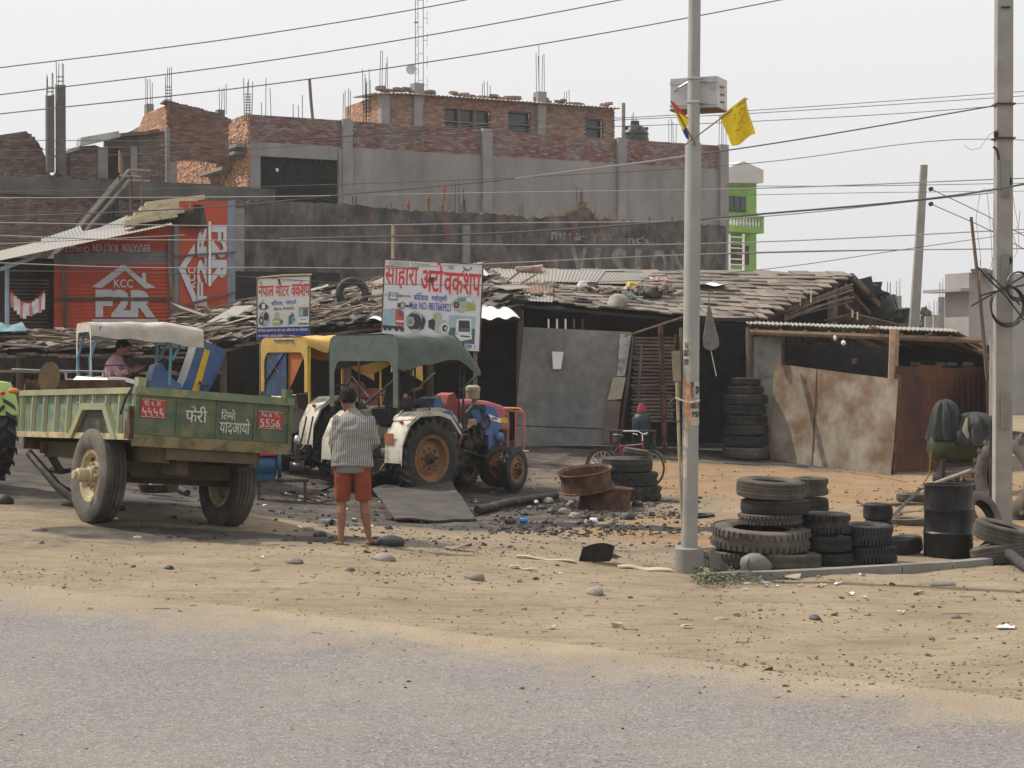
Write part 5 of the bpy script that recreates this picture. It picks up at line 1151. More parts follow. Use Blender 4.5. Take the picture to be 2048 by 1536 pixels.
# ================================================================ TRACTORS
def rounded_frame(w, h, r, n=5):
    "arch outline in yz: up, rounded corners, down"
    pts = [(-w/2, 0)]
    for k in range(n+1): a = math.pi-k*math.pi/2/n; pts.append((-w/2+r+r*math.cos(a), h-r+r*math.sin(a)))
    for k in range(n+1): a = math.pi/2-k*math.pi/2/n; pts.append((w/2-r+r*math.cos(a), h-r+r*math.sin(a)))
    pts.append((w/2, 0)); return pts
def make_tractor(name, label, loc, heading, body='blue', stripe=None, fender='cream', canopy=None, hood='closed', grille='body', hoodmat=None, rim='rimbrown', fender_tag=None, roll=0, track=.70, fx=0, fw=0, steer=0, frontwheels=True, rearR=.66, number=None, guard=None, legs='round', tubem='darkiron'):
    T = thing(name, label, 'tractor', loc, (roll, 0, heading), 'tractors in the yard')
    Bm = M_[body]
    RR, FR_ = rearR, .38
    for s in (1, -1):
        make_wheel(T, (0, s*track, RR), s, RR, .34, 'lug', 'rubber', rim)
        if frontwheels: make_wheel(T, (1.95+fx+fw, s*.60, FR_), s, FR_, .2, 'block', 'rubber_black', rim, False, yaw=steer)
    # chassis, gearbox, engine
    mb = MB(); mb.tube([(0, -.6, RR), (0, .6, RR)], [.13, .13], 12); mb.box((.1, 0, .72), (.5, .5, .5)); mb.lathe([(.2,-.2),(.2,.2)], 14, Matrix.Translation((0, 0, .68)) @ WY)
    mb.box((.62, 0, .68), (.7, .34, .42)); mb.box((1.9, 0, .52), (.5, .2, .14)); mb.tube([(1.95, -.6, .4), (1.95, 0, .5), (1.95, .6, .4)], .05, 8); mb.box((-.25, 0, .5), (.2, .4, .25))
    for s in (1, -1): mb.tube([(-.1, s*.3, .45), (-.75, s*.34, .42)], .025, 6); mb.tube([(-.1, s*.2, .85), (-.6, s*.34, .45)], .02, 6)
    mb.tube([(-.2, 0, .42), (-.65, 0, .4)], .04, 6); mb.build('chassis', M_['darkiron'], T, 40)
    mb = MB(); mb.box((1.28, 0, .78), (.72, .36, .52)); mb.box((1.28, 0, 1.1), (.66, .26, .16))
    for k in range(4): mb.tube([(1.03+.17*k, -.13, 1.08), (1.03+.17*k, -.24, 1.02), (1.03+.17*k, -.24, .9)], .03, 7)
    mb.lathe([(.1,-.09),(.11,0),(.1,.09)], 14, Matrix.Translation((1.5,-.26,.72)) @ WY); mb.lathe([(.07,-.12),(.07,.12),(.001,.12)], 12, Matrix.Translation((1.02,-.25,.62)) @ Matrix.Rotation(0,4,'X'))
    mb.tube([(.95,-.22,.75),(1.2,-.3,.68),(1.5,-.3,.6),(1.75,-.24,.58)], .025, 6); mb.box((1.2,-.22,.83), (.22,.1,.14)); mb.lathe([(.14,-.02),(.14,.02)], 16, Matrix.Translation((1.68,0,.98)) @ Matrix.Rotation(R(90),4,'Y'))
    for k in range(14): mb.ebox((random.uniform(.95,1.65), random.choice((-1,1))*random.uniform(.19,.27), random.uniform(.58,1.1)), (random.uniform(.04,.14), .07, random.uniform(.04,.12)), .2)
    mb.build('engine', M_['grease'], T, 40)
    mb = MB(); mb.tube([(1.15,-.26,.98),(1.0,-.3,1.0),(.9,-.32,.85),(.8,-.33,.6)], .035, 8); mb.build('exhaust_pipe', M_['rust'], T, 40)
    # fenders: curved plate with folded outer lip
    for s in (1, -1):
        mb = MB(); y0, y1 = s*(track-.2), s*(track+.2)
        arc = [(-.72,.62+.12*0),(-.70,.95),(-.52,1.28),(-.30,1.42),(.12,1.43),(.38,1.36),(.62,1.08)] if legs == 'round' else [(-.66,.98),(-.52,1.22),(-.34,1.41),(.25,1.44),(.45,1.38),(.72,1.05)]
        vs = []
        for x, z in arc: vs += [(x, y0, z), (x, y1, z), (x, y1, z-.07), (x, y1-s*.008, z-.07), (x, y1-s*.02, z-.015), (x, y0, z-.015)]
        fs = []
        for i in range(len(arc)-1):
            for j in range(6): fs.append((i*6+j, i*6+(j+1) % 6, (i+1)*6+(j+1) % 6, (i+1)*6+j))
        fs += [tuple(range(5, -1, -1)), tuple((len(arc)-1)*6+j for j in range(6))]
        mb.raw(vs, fs); f = mb.build('fender', M_[fender], T, 30)
        mb = MB(); mb.prism([(x, z) for x, z in arc]+[(.5,.75),(-.5,.75)], .012, Matrix.Translation((0, y0, 0))); mb.build('fender_side', M_[fender], f)
        if fender_tag:
            MB().box((-.71, s*track*.86, 1.0), (.02, .2, .17)).build('reflector_plate', M_[fender_tag], T, None)
        mb = MB(); mb.blob((-.55, s*track, 1.27), (.03,.04,.03), 1, 8, 0); mb.build('tail_lamp', mat('red_lamp_lens', (.5,.02,.02), .3), T, 60)
        mb = MB(); mb.tube([(-.15,s*.62,1.43),(-.15,s*.62,1.62),(.25,s*.62,1.62),(.25,s*.62,1.43)], .014, 6); mb.build('grab_rail', M_['darkiron'], T)
    # floor, seat, steering
    mb = MB(); mb.box((.55,0,.88), (.6,1.0,.03)); mb.build('foot_plate', M_['darkiron'], T)
    mb = MB(); mb.blob((-.02,0,1.2), (.23,.24,.07), 2, 14, .02, flat=.8); mb.ebox((-.24,0,1.34), (.07,.4,.26), .06, (0,R(-10),0)); mb.tube([(.0,0,.95),(.0,0,1.18)], .05, 8); mb.build('seat', M_['blackplastic'], T, 60)
    mb = MB(); cm = Matrix.Translation((.5,0,1.5)) @ Matrix.Rotation(R(-35),4,'Y'); mb.lathe([(.19+.014*math.cos(i*math.pi/3), .014*math.sin(i*math.pi/3)) for i in range(6)], 24, cm, closed=True)
    for k in range(3): a = k*2.094; mb.tube([cm @ Vector((0,0,-.02)), cm @ Vector((.19*math.cos(a), .19*math.sin(a), 0))], .01, 5)
    mb.tube([cm @ Vector((0,0,0)), (.82,0,1.1)], .02, 6); mb.build('steering_wheel', M_['darkiron'], T, 60)
    mb = MB(); 
    for y, z in ((-.2,1.25),(.15,1.3),(.28,1.2)): mb.tube([(.6,y,.9),(.52,y,z)], .012, 5); mb.blob((.52,y,z), (.025,.025,.03), 2, 6, 0)
    mb.build('gear_lever', M_['darkiron'], T)
    # dash and tank
    mb = MB(); mb.ebox((.86,0,1.28), (.26,.46,.42), .0); mb.prism([(.72,1.42),(.78,1.62),(.9,1.66),(1.0,1.48)], .4, Matrix.Translation((0,-.2,0))); mb.build('dashboard', Bm, T, 30)
    mb = MB(); mb.prism([(.66,1.36),(1.02,1.42),(1.2,1.3),(1.18,.98),(.66,.98)], .07, Matrix.Translation((0,-.31,0))); mb.prism([(.66,1.36),(1.02,1.42),(1.2,1.3),(1.18,.98),(.66,.98)], .07, Matrix.Translation((0,.24,0))); mb.build('fuel_tank', Bm, T)
    if stripe:
        mb = MB(); mb.raw([(.70,-.316,1.10),(1.17,-.316,1.12),(1.17,-.316,1.19),(.70,-.316,1.16)], [(0,1,2,3)]); mb.build('stripe', M_[stripe], T)
    # bonnet
    def hood_loft(m, x0=.98, x1=2.1):
        mb = MB(); ring = []
        N_ = 9
        secs = ((x0,.27,.98,1.52),(x0+.3,.265,1.0,1.54),(x0+.7,.255,1.02,1.50),(x1-.12,.24,1.0,1.42),(x1,.2,.98,1.28))
        for (x, hw, zb_, zt_) in secs:
            ring += [(x, -hw, zb_), (x, -hw, zt_-.12), (x, -hw+.05, zt_-.03), (x, -hw*.5, zt_), (x, 0, zt_+.01), (x, hw*.5, zt_), (x, hw-.05, zt_-.03), (x, hw, zt_-.12), (x, hw, zb_)]
        fs = [(i*N_+j, i*N_+j+1, (i+1)*N_+j+1, (i+1)*N_+j) for i in range(len(secs)-1) for j in range(N_-1)]
        fs.append(tuple((len(secs)-1)*N_+j for j in range(N_))); mb.raw(ring, fs)
        inner = [(x, y*.96, z-.012) for x, y, z in ring]; mb.raw(inner, [f[::-1] for f in fs]); return mb
    hm = M_[hoodmat or body]
    if hood == 'closed':
        hd = hood_loft(hm).build('bonnet', hm, T, 45)
    elif hood == 'raised':
        mb = hood_loft(hm); o = mb.build('bonnet', hm, T, 45); o.location = (1.12, 0, 1.02); o.rotation_euler = (0, R(112), 0)
        for v in o.data.vertices: v.co.x -= 2.1; v.co.z -= 1.0
        o.data.materials.append(M_['white']); npf = len(o.data.polygons)
        for p_ in list(o.data.polygons)[npf//2:]: p_.material_index = 1
        mb = MB()
        mb.raw([(-1.0,-.278,.12),(-.1,-.262,.2),(-.12,-.262,.32),(-1.0,-.278,.22)], [(0,1,2,3)]); q = mb.build('stripe', M_['yellowpaint'], o); q.location = (0,-.006,0)
        MB().lathe([(.001,.0),(.08,0),(.09,.04),(.001,.05)], 14, Matrix.Translation((-.45,-.36,.3)) @ Matrix.Rotation(R(90),4,'Y')).build('headlight', M_['glassdark'], o, 40)
    if hood == 'open':   # bonnet taken off: bare engine, front grille block, air cleaner
        mb = MB(); mb.prism([(1.62,.98),(1.62,1.5),(1.82,1.44),(1.98,1.3),(2.02,1.1),(1.86,.95),(1.84,.55),(1.70,.55),(1.70,.95)], .5, Matrix.Translation((0,-.25,0))); mb.build('grille_cowl', Bm, T, 30)
        mb = MB(); mb.raw([(1.70,-.256,1.24),(2.0,-.256,1.17),(2.0,-.256,1.25),(1.70,-.256,1.33)], [(0,1,2,3)]); mb.build('stripe', M_['white'], T)
        mb = MB(); put_text(mb, '445', 1.76, 1.225, 1.92, 1.285, -.262, .02); mb.build('number_lettering', M_['darkiron'], T)
        mb = MB(); mb.blob((1.92,-.3,.92), (.1,.07,.1), 1, 12, 0); mb.build('headlight', Bm, T, 60)
        mb = MB(); mb.prism([(1.04,1.08),(1.12,1.36),(1.3,1.5),(1.5,1.5),(1.62,1.46),(1.62,1.4),(1.3,1.42),(1.2,1.3),(1.14,1.08)], .04, Matrix.Translation((0,-.27,0))); mb.build('side_frame', M_['grease'], T, 30)
        mb = MB(); mb.box((1.3,-.2,1.2), (.2,.12,.1)); mb.tube([(1.4,-.2,1.22),(1.2,-.24,1.12),(1.1,-.22,1.08)], .04, 8); mb.build('carburettor', mat('tan_metal', (.3,.24,.14), .6, .3, 8, metal=.3), T, 40)
        mb = MB(); mb.tube([(1.55,-.06,1.45),(1.55,-.06,1.6)], .05, 8); mb.lathe([(.001,1.84),(.08,1.84),(.13,1.8),(.135,1.74),(.125,1.73),(.12,1.6),(.001,1.6)], 20, Matrix.Translation((1.5,-.06,0))); mb.build('air_cleaner', mat('tan_cylinder', (.26,.22,.15), .6, .2, 5), T, 40)
        mb = MB(); mb.lathe([(.13,-.015),(.14,0),(.13,.015),(.09,.01),(.09,-.01)], 18, Matrix.Translation((1.58,-.29,1.2)) @ WY); mb.build('fan_pulley', M_['darkiron'], T)
        mb = MB(); mb.tube([(1.9,-.2,.62),(2.0,-.25,.7),(2.45,-.5,.66)], .02, 5); mb.build('tie_rod', M_['steel'], T)
    else:
        if hood == 'closed' or hood == 'raised':
            mb = MB(); mb.box((1.98,0,1.0 if hood == 'closed' else .85), (.1,.44,.42 if hood == 'closed' else .5)); mb.build('grille', M_['darkiron'], T)
        if hood == 'closed':
            for s in (1,-1): MB().lathe([(.001,.03),(.07,.02),(.08,0),(.001,-.02)], 14, Matrix.Translation((2.07,s*.13,1.12)) @ Matrix.Rotation(R(90),4,'Y')).build('headlight', M_['chrome'], T, 40)
    if guard:
        mb = MB(); y = .34; g = M_[guard]
        mb.tube([(2.3,-y,.55),(2.32,-y,1.28),(2.28,-y+.08,1.36),(2.28,y-.08,1.36),(2.32,y,1.28),(2.3,y,.55)], .025, 8)
        for yy in (-.12,.12): mb.tube([(2.3,yy,.55),(2.3,yy,1.36)], .018, 6)
        mb.tube([(2.3,-y,.62),(1.7,-.2,.6)], .03, 6); mb.tube([(2.3,y,.62),(1.7,.2,.6)], .03, 6); mb.tube([(2.3,-y,1.28),(1.9,-.27,1.36)], .02, 6)
        mb.build('bumper_guard', g, T, 50)
    if fx:
        for o in COL.objects:
            if o.parent == T and o.name.split('.')[0] in ('engine','bonnet','grille','grille_cowl','headlight','number_lettering','side_frame','carburettor','air_cleaner','fan_pulley','tie_rod','bumper_guard','exhaust_pipe'): o.location.x += fx
            if o.parent == T and o.name.startswith('stripe') and o.data.vertices[0].co.x > 1.3: o.location.x += fx
        MB().box((1.7+fx/2,0,.5), (.8,.18,.16)).build('front_axle_beam', M_['darkiron'], T); MB().tube([(1.95+fx,-.6,.4),(1.95+fx,0,.5),(1.95+fx,.6,.4)], .05, 8).build('front_axle', M_['darkiron'], T)
    if canopy: canopy(T)
    return T
def canopy_frame(T, m, x0=-.62, x1=.95, w=1.26, h=2.38, z0=1.42, front_lean=.0, r=.14):
    mb = MB()
    for x in (x0,): mb.tube([(x, y, z0+z) for y, z in rounded_frame(w, h-z0, r)], .022, 8)
    mb.build('canopy_frame', M_[m], T, 50)
    for s in (1, -1): MB().tube([(x1, s*w*.42, 1.1), (x1, s*w*.42, h-.1)], .02, 6).build('canopy_post', M_[m], T)
def canopy_cloth(T, m, x0=-.66, x1=1.25, w=1.32, h=2.4, front_drop=.3, side_drop=.45, rear_z=1.42, sag=.03, side_front=.2, lining=None, rear_strip=.1, seed=0, crown=.06):
    "fabric: top with rounded edges, side flaps of varying drop, sloping front visor"
    mb = MB(); N_ = 40; prof = []
    nx_, ny_ = 26, 22
    def f(a, b):
        x = x0+(x1-x0)*a; t = b*2-1; dr = side_drop*(1-a)**.6+side_front*a
        per = w/2+dr; s_ = t*per; z = h; y = s_
        if abs(s_) > w/2-.12:
            e = abs(s_)-(w/2-.12); q = min(e/.19, 1)*math.pi/2; y = math.copysign((w/2-.12)+.12*math.sin(q), s_); z = h-.12*(1-math.cos(q))-max(0, e-.19)
        z += crown*(1-(y/(w/2))**2)*(.4+.6*math.sin(a*math.pi))-sag*math.sin(a*math.pi*3)**2
        fa = max(0, (a-.68)/.32); z -= front_drop*fa**1.5*(1-.0*abs(t))
        fold = .016*math.sin(a*23+seed)*min(1, max(0, abs(t)-.6)*3)+.055*noise.noise(Vector((x*3, y*3, z*3+seed)))+.012*noise.noise(Vector((x*11, y*9, z*9+seed)))
        return (x, y+fold, z+fold*.5)
    mb.grid(f, nx_, ny_, .006)
    mb.build('canopy', M_[m], T, 60)
    if rear_strip:      # rear hem with scalloped flap
        mb = MB(); pts = rounded_frame(w, h-1.5, .14, 6)
        inn = []
        for y, z in pts:
            k = abs(y)/(w/2); inn.append((y*.86 if abs(y) > w/2-.2 else y, z-rear_strip*(1.4+.9*k**2*2)))
        vs = [(x0-.005, y, 1.5+z) for y, z in pts]+[(x0-.002, y, 1.5+max(z, 0)) for y, z in inn]; n_ = len(pts)
        mb.raw(vs, [(i, i+1, n_+i+1, n_+i) for i in range(n_-1)]); mb.build('canopy_rear_flap', M_[lining or m], T)

# --- blue tractor with green canopy (the big one in the middle)
def can_green(T):
    canopy_frame(T, 'darkiron', -.62, .98, 1.62, 2.66, 1.40)
    canopy_cloth(T, 'cloth_g', -.66, 1.22, 1.7, 2.68, .5, .5, sag=.02, side_front=.12, rear_strip=.16, seed=2)
    for a, b in (((-.64,-.75,1.95),(-.64,.05,1.5)),((-.64,.75,1.5),(-.64,.3,2.0)),((-.64,.3,2.0),(-.64,-.2,1.6)),((-.64,.12,1.3),(-.64,.12,2.55)),((1.02,.55,1.75),(1.5,.55,2.05)),((1.02,-.55,1.75),(1.5,-.55,2.05)),((1.0,.55,1.2),(1.02,.55,2.3)),((1.0,-.55,1.2),(1.02,-.55,2.3))): MB().tube([a, b], .018, 6).build('canopy_brace', M_['darkiron'], T)
pT = G(850, 1003)
hT = R(46)
# rear axle centre: the seen rear right wheel sits at local (0,-.7)
def place(pix, lx, ly, heading, lift=0):
    g = G(*pix); p = Vector((g.x, g.y, g.z)) - Vector((math.cos(heading)*lx-math.sin(heading)*ly, math.sin(heading)*lx+math.cos(heading)*ly, 0)); p.z = gz(p.x, p.y)+lift; return p
tBlue = make_tractor('tractor', 'blue tractor with faded green canopy, bare engine, white fenders and orange rims', place((845,1000), 0, -.72, hT), hT, 'blue', 'white', 'cream', can_green, 'open', fender_tag='orange', track=.8, fx=.32, steer=R(14))
# --- red-bonneted tractor behind it
tR2 = make_tractor('tractor', 'tractor with sunbleached red bonnet and orange front guard, mostly hidden behind the blue tractor', place((905,975), 1.0, 0, R(36)), R(36), 'red', None, 'cream', None, 'closed', hoodmat='pinkred', guard='orange', fw=-.4)
MB().prism([(1.0,1.1),(2.0,1.12),(2.0,1.2),(1.0,1.24)], .004, Matrix.Translation((0,-.272,0))).build('stripe', M_['yellowpaint'], tR2)
# --- red tractor with yellow canopy
def can_yellow(T):
    canopy_frame(T, 'yellowpaint', -.62, 1.0, 1.34, 2.40, 1.3)
    canopy_cloth(T, 'cloth_y', -.68, 1.85, 1.42, 2.44, .30, .1, sag=.05, side_front=.42, rear_strip=.1, seed=7)
    MB().raw([(-.66,.62,2.24),(-.66,-.05,2.24),(-.66,-.05,1.42),(-.66,.62,1.42)], [(0,1,2,3)]).build('rear_window_sheet', mat('dark_blue_sheet', (.03,.06,.12), .4, .2, 3, col2=(.05,.12,.3), c2=.3, s2=2), T)
    mb = MB()
    for a, b in (((-.67,.62,2.22),(-.67,-.05,1.64)),((-.67,-.05,2.22),(-.67,.62,1.64)),((-.67,-.06,2.3),(-.67,-.06,1.5))): mb.tube([a, b], .014, 5)
    mb.build('rear_brace', M_['darkiron'], T)
    mb = MB(); mb.raw([(-.64,-.08,2.28),(-.64,-.66,2.28),(-.64,-.08,1.5)], [(0,1,2)]); mb.raw([(-.6,.66,1.62),(-.6,.0,1.6),(-.6,.66,1.42)], [(0,1,2)]); mb.build('orange_lining', M_['cloth_o'], T)
    mb = MB(); mb.grid(lambda a, b: (-.66+.004, .66-.09*a+.02*math.sin(b*8), 2.36-1.1*b), 2, 8, (.0,.0,.0)); mb.build('canopy_side_flap', M_['cloth_y'], T)
    mb = MB(); mb.grid(lambda a, b: (.2+1.2*a, -.66, 2.3-.5*b*(1-abs(a-.45))), 8, 4, .004); mb.build('canopy_side_flap', M_['cloth_y'], T)
    for k in range(3): MB().tube([(-.69,.3-.2*k,2.41),(-.7,.1-.2*k,2.40)], .014, 4).build('tie_rope', M_['cloth_b'], T)
tR1 = make_tractor('tractor', 'maroon red tractor with yellow canopy and dark blue rear sheet behind the standing man', place((632,952), 0, 0, R(42)), R(42), 'red', None, 'cream', can_yellow, 'closed', rim='rimcream', hoodmat='red')
# --- blue tractor with raised bonnet
def can_white(T):
    m = mat('pale_blue_frame_paint', (.12,.26,.34), .6, .2, 4); M_['pbf'] = m
    for s in (1, -1):
        for q in ([(-.35, s*.52, 1.42), (-.36, s*.55, 1.75), (-.2, s*.6, 2.26)], [(.95, s*.5, 1.3), (.98, s*.5, 1.9), (.85, s*.56, 2.32)], [(1.0,s*.5,1.7),(1.25,s*.56,2.2)]): MB().tube(q, .026, 8).build('canopy_post', m, T, 50)
    canopy_cloth(T, 'cloth_w', -.36, 1.5, 1.3, 2.32, .10, .16, sag=.02, side_front=.26, rear_strip=.06, seed=5, crown=.03)
tB2 = make_tractor('tractor', 'blue tractor with tipped-up bonnet and dirty white canopy standing behind the trailer', tuple(W(212,925,30)), R(24), 'blue', None, 'white', can_white, 'raised', tubem='darkiron', guard=None)
MB().prism([(-.35,.95),(.1,.95),(.1,1.35),(-.3,1.4)], .9, Matrix.Translation((-.25,-.45,0))).build('seat_box', M_['blue'], tB2)
mb = MB(); mb.tube([(-.75,-.5,1.52),(-1.6,-.5,1.56)], .018, 6); mb.tube([(-.75,-.5,1.5),(-.72,-.5,1.15)], .018, 6); mb.build('rear_rail', M_['steel'], tB2)

# --- lime green tractor at the left edge, towing the trailer
gT = G(8, 986); hd = R(128)
tG = make_tractor('tractor', 'lime green tractor cut off by the left edge of the picture, hitched to the trailer', (gT.x-1.0, gT.y+.35, gz(gT.x-1.0, gT.y+.35)), hd, 'lime', None, 'lime', None, 'closed', rearR=.72, legs='short')
MB().blob((-.72, -.78, 1.3), (.04,.08,.04), 1, 10, 0).build('indicator_lamp', mat('amber_lamp', (.8,.25,.03), .3), tG, 60)
mb = MB(); mb.tube([(-.3,-.7,1.45),(-.32,-.7,1.72),(-.25,-.66,1.76),(.15,-.66,1.76),(.2,-.66,1.45)], .022, 6); mb.tube([(-.35,.5,1.45),(-.35,.5,1.62),(-.35,-.5,1.62),(-.35,-.5,1.45)], .022, 6); mb.build('guard_rail', M_['darkiron'], tG, 50)

# ================================================================ TRAILER
A_ = W(265, 880, 20.2)          # bottom of the bed at the near rear corner
hdg = R(35)
T = thing('trailer', 'old green two-wheeled farm trailer with red number plates and white tailgate lettering', 'trailer', A_, (0, 0, 0))
T.rotation_mode = 'XYZ'
MR = Matrix.Rotation(hdg, 4, 'Z') @ Matrix.Rotation(R(4.6), 4, 'Y') @ Matrix.Rotation(R(-1.3), 4, 'X'); T.rotation_euler = MR.to_euler()
# local: x to the right along the tailgate, y forwards (away), z up; bed bottom z=0, width 2, length 3.7, height .6
Wd, Ln, Hh = 1.98, 3.7, .59
mb = MB(); mb.box((Wd/2, Ln/2, .02), (Wd, Ln, .04)); mb.build('bed_floor', M_['tframe'], T)
# side panels with recessed bays
def side(x, sg, nm):
    sp = MB(); xo = x; yin = x+sg*.0
    sh = MB(); sh.box((x+sg*.045, Ln/2, .32), (.006, Ln-.02, .5)); s_ = sh.build('side_panel', M_['tteal'], T)
    MB().box((x+sg*.02, Ln/2, Hh-.03), (.07, Ln, .07)).build('top_rail', M_['tpale'], s_)
    MB().box((x+sg*.02, Ln/2, .035), (.05, Ln, .07)).build('bottom_rail', M_['tcream'], s_)
    n = 9; a0 = 1.17
    for k in range(n+1):
        y = .06+(Ln-.12)*k/n
        if k in (2, 3, 4) and False: continue
        mb = MB(); z0_ = .07 if not (a0-.5 < y < a0+.5) else .34
        mb.raw([(x+sg*.04, y-.05, z0_), (x+sg*.0, y-.018, z0_), (x+sg*.0, y+.018, z0_), (x+sg*.04, y+.05, z0_), (x+sg*.04, y-.05, Hh-.06), (x, y-.018, Hh-.06), (x, y+.018, Hh-.06), (x+sg*.04, y+.05, Hh-.06)], [(0,1,5,4),(1,2,6,5),(2,3,7,6),(0,3,2,1),(4,5,6,7)])
        mb.build('side_rib', M_['tpale'], s_)
    # arch over the wheel
    mb = MB(); pts = [(a0-.62,.0),(a0-.3,.34),(a0+.3,.34),(a0+.62,.0)]; outp = [(a0-.74,.0),(a0-.36,.42),(a0+.36,.42),(a0+.74,.0)]
    vs = []
    for (p, q) in zip(pts, outp): vs += [(x-sg*.03, p[0], p[1]), (x-sg*.03, q[0], q[1]), (x+sg*.05, q[0], q[1]), (x+sg*.05, p[0], p[1])]
    mb.raw(vs, [(i*4+j, i*4+(j+1) % 4, (i+1)*4+(j+1) % 4, (i+1)*4+j) for i in range(3) for j in range(4)]); mb.build('wheel_arch', M_['tpale'], s_)
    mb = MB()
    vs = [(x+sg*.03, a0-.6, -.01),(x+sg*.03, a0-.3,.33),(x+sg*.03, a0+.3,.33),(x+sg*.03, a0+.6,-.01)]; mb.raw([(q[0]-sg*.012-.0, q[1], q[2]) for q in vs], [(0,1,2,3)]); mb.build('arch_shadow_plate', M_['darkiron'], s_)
    for k in range(4): mb = MB(); mb.lathe([(.035,-.006),(.05,-.006),(.05,.006),(.035,.006)], 12, Matrix.Translation((x+sg*.03, .5+.42*k, .47)) @ Matrix.Rotation(R(90),4,'Y'), closed=True); mb.build('rope_ring', M_['tpale'], s_)
side(0, 1, 'side'); side(Wd, -1, 'side')
mb = MB(); mb.box((Wd/2, Ln, .3), (Wd, .05, .58)); mb.build('headboard', M_['tgreen'], T)
MB().box((Wd/2, Ln+.03, .1), (Wd*.9, .05, .5)).build('headboard_skin', M_['rust'], T)
# tailgate
tg = MB().box((Wd/2, 0, .30), (Wd, .03, .50)).build('tailgate', M_['tgreen'], T)
MB().box((Wd/2, -.012, Hh-.03), (Wd+.02, .07, .09)).build('top_rail', mat('dull_green_rail', (.13,.17,.1), .6, .15, 3, col2=(.25,.24,.1), c2=.3, s2=5), tg)
MB().box((Wd/2, -.008, -.0), (Wd+.01, .06, .13)).build('bottom_rail', mat('olive_sill', (.19,.155,.075), .7, .2, 4, col2=(.1,.09,.05), c2=.4, s2=5), tg)
for x in (.52, 1.02, 1.5): MB().box((x, -.02, .28), (.035, .02, .46)).build('rib', M_['tgreen'], tg)
for x, s in ((.02, 1), (Wd-.02, -1)): MB().box((x, -.012, .29), (.05, .05, .58)).build('edge_bar', M_['tgreen'], tg)
MB().box((Wd/2, -.018, .085), (Wd-.1, .012, .025)).build('lower_bead', M_['tgreen'], tg)
def plate(x0, x1, z0_, z1, l1, l2, dy=-.021):
    p = MB().box(((x0+x1)/2, dy, (z0_+z1)/2), (x1-x0, .008, z1-z0_)).build('number_plate', M_['plate'], T)
    h_ = z1-z0_; mb = MB()
    for s_, a, b, c, d in l1+l2: put_text(mb, s_, x0+(x1-x0)*a, z0_+h_*c, x0+(x1-x0)*b, z0_+h_*d, dy-.006, .008)
    e = .006
    for q in ((x0+.004,z0_+.004,x1-.004,z0_+.009),(x0+.004,z1-.009,x1-.004,z1-.004)): mb.raw([(q[0],dy-.005,q[1]),(q[2],dy-.005,q[1]),(q[2],dy-.005,q[3]),(q[0],dy-.005,q[3])], [(0,1,2,3)])
    mb.build('plate_lettering', M_['lettering'], p)
plate(.065, .365, .265, .475, [('ना',.12,.32,.62,.88),('६',.42,.52,.62,.86),('त',.62,.8,.62,.88)], [('५५५६',.06,.94,.08,.52)])
plate(1.54, 1.86, .225, .435, [('Na',.14,.36,.68,.9),('6',.44,.54,.66,.92),('Th',.66,.86,.68,.9)], [('5556',.08,.9,.1,.55)])
mb = MB(); 
for q in (('फेरी', .61, .24, .88, .43), ('ितमो', 1.055, .3, 1.24, .42), ('यादआयो', 1.045, .13, 1.43, .32)):
    mb = MB()
    for dx, dz in ((0,0),(.002,.001)): put_text(mb, q[0], q[1]+dx, q[2]+dz, q[3]+dx, q[4]+dz, -.033-dx*.2, .006)
    mb.build('painted_lettering', M_['lettering'], tg)
# corner lock, chain, hinges
for x in (.06, Wd-.06):
    mb = MB(); mb.box((x, .02, Hh+.06), (.10, .10, .12)); mb.box((x-.04, -.02, Hh+.03), (.03, .06, .16)); mb.build('corner_stake', M_['tpale'] if x < 1 else M_['tgreen'], T)
mb = MB(); mb.tube([(-.02,.05,Hh+.0),(-.03,.2,Hh-.12),(-.03,.32,Hh-.3)], .015, 5); mb.build('latch_rod', M_['darkiron'], T)
mb = MB(); mb.box((-.02,.06,.12), (.06,.14,.22)); mb.box((-.03,.03,.28), (.05,.05,.2)); mb.tube([(-.03,.0,.3),(-.06,.1,.34)], .012, 5); mb.build('tailgate_hinge', M_['rust'], T)
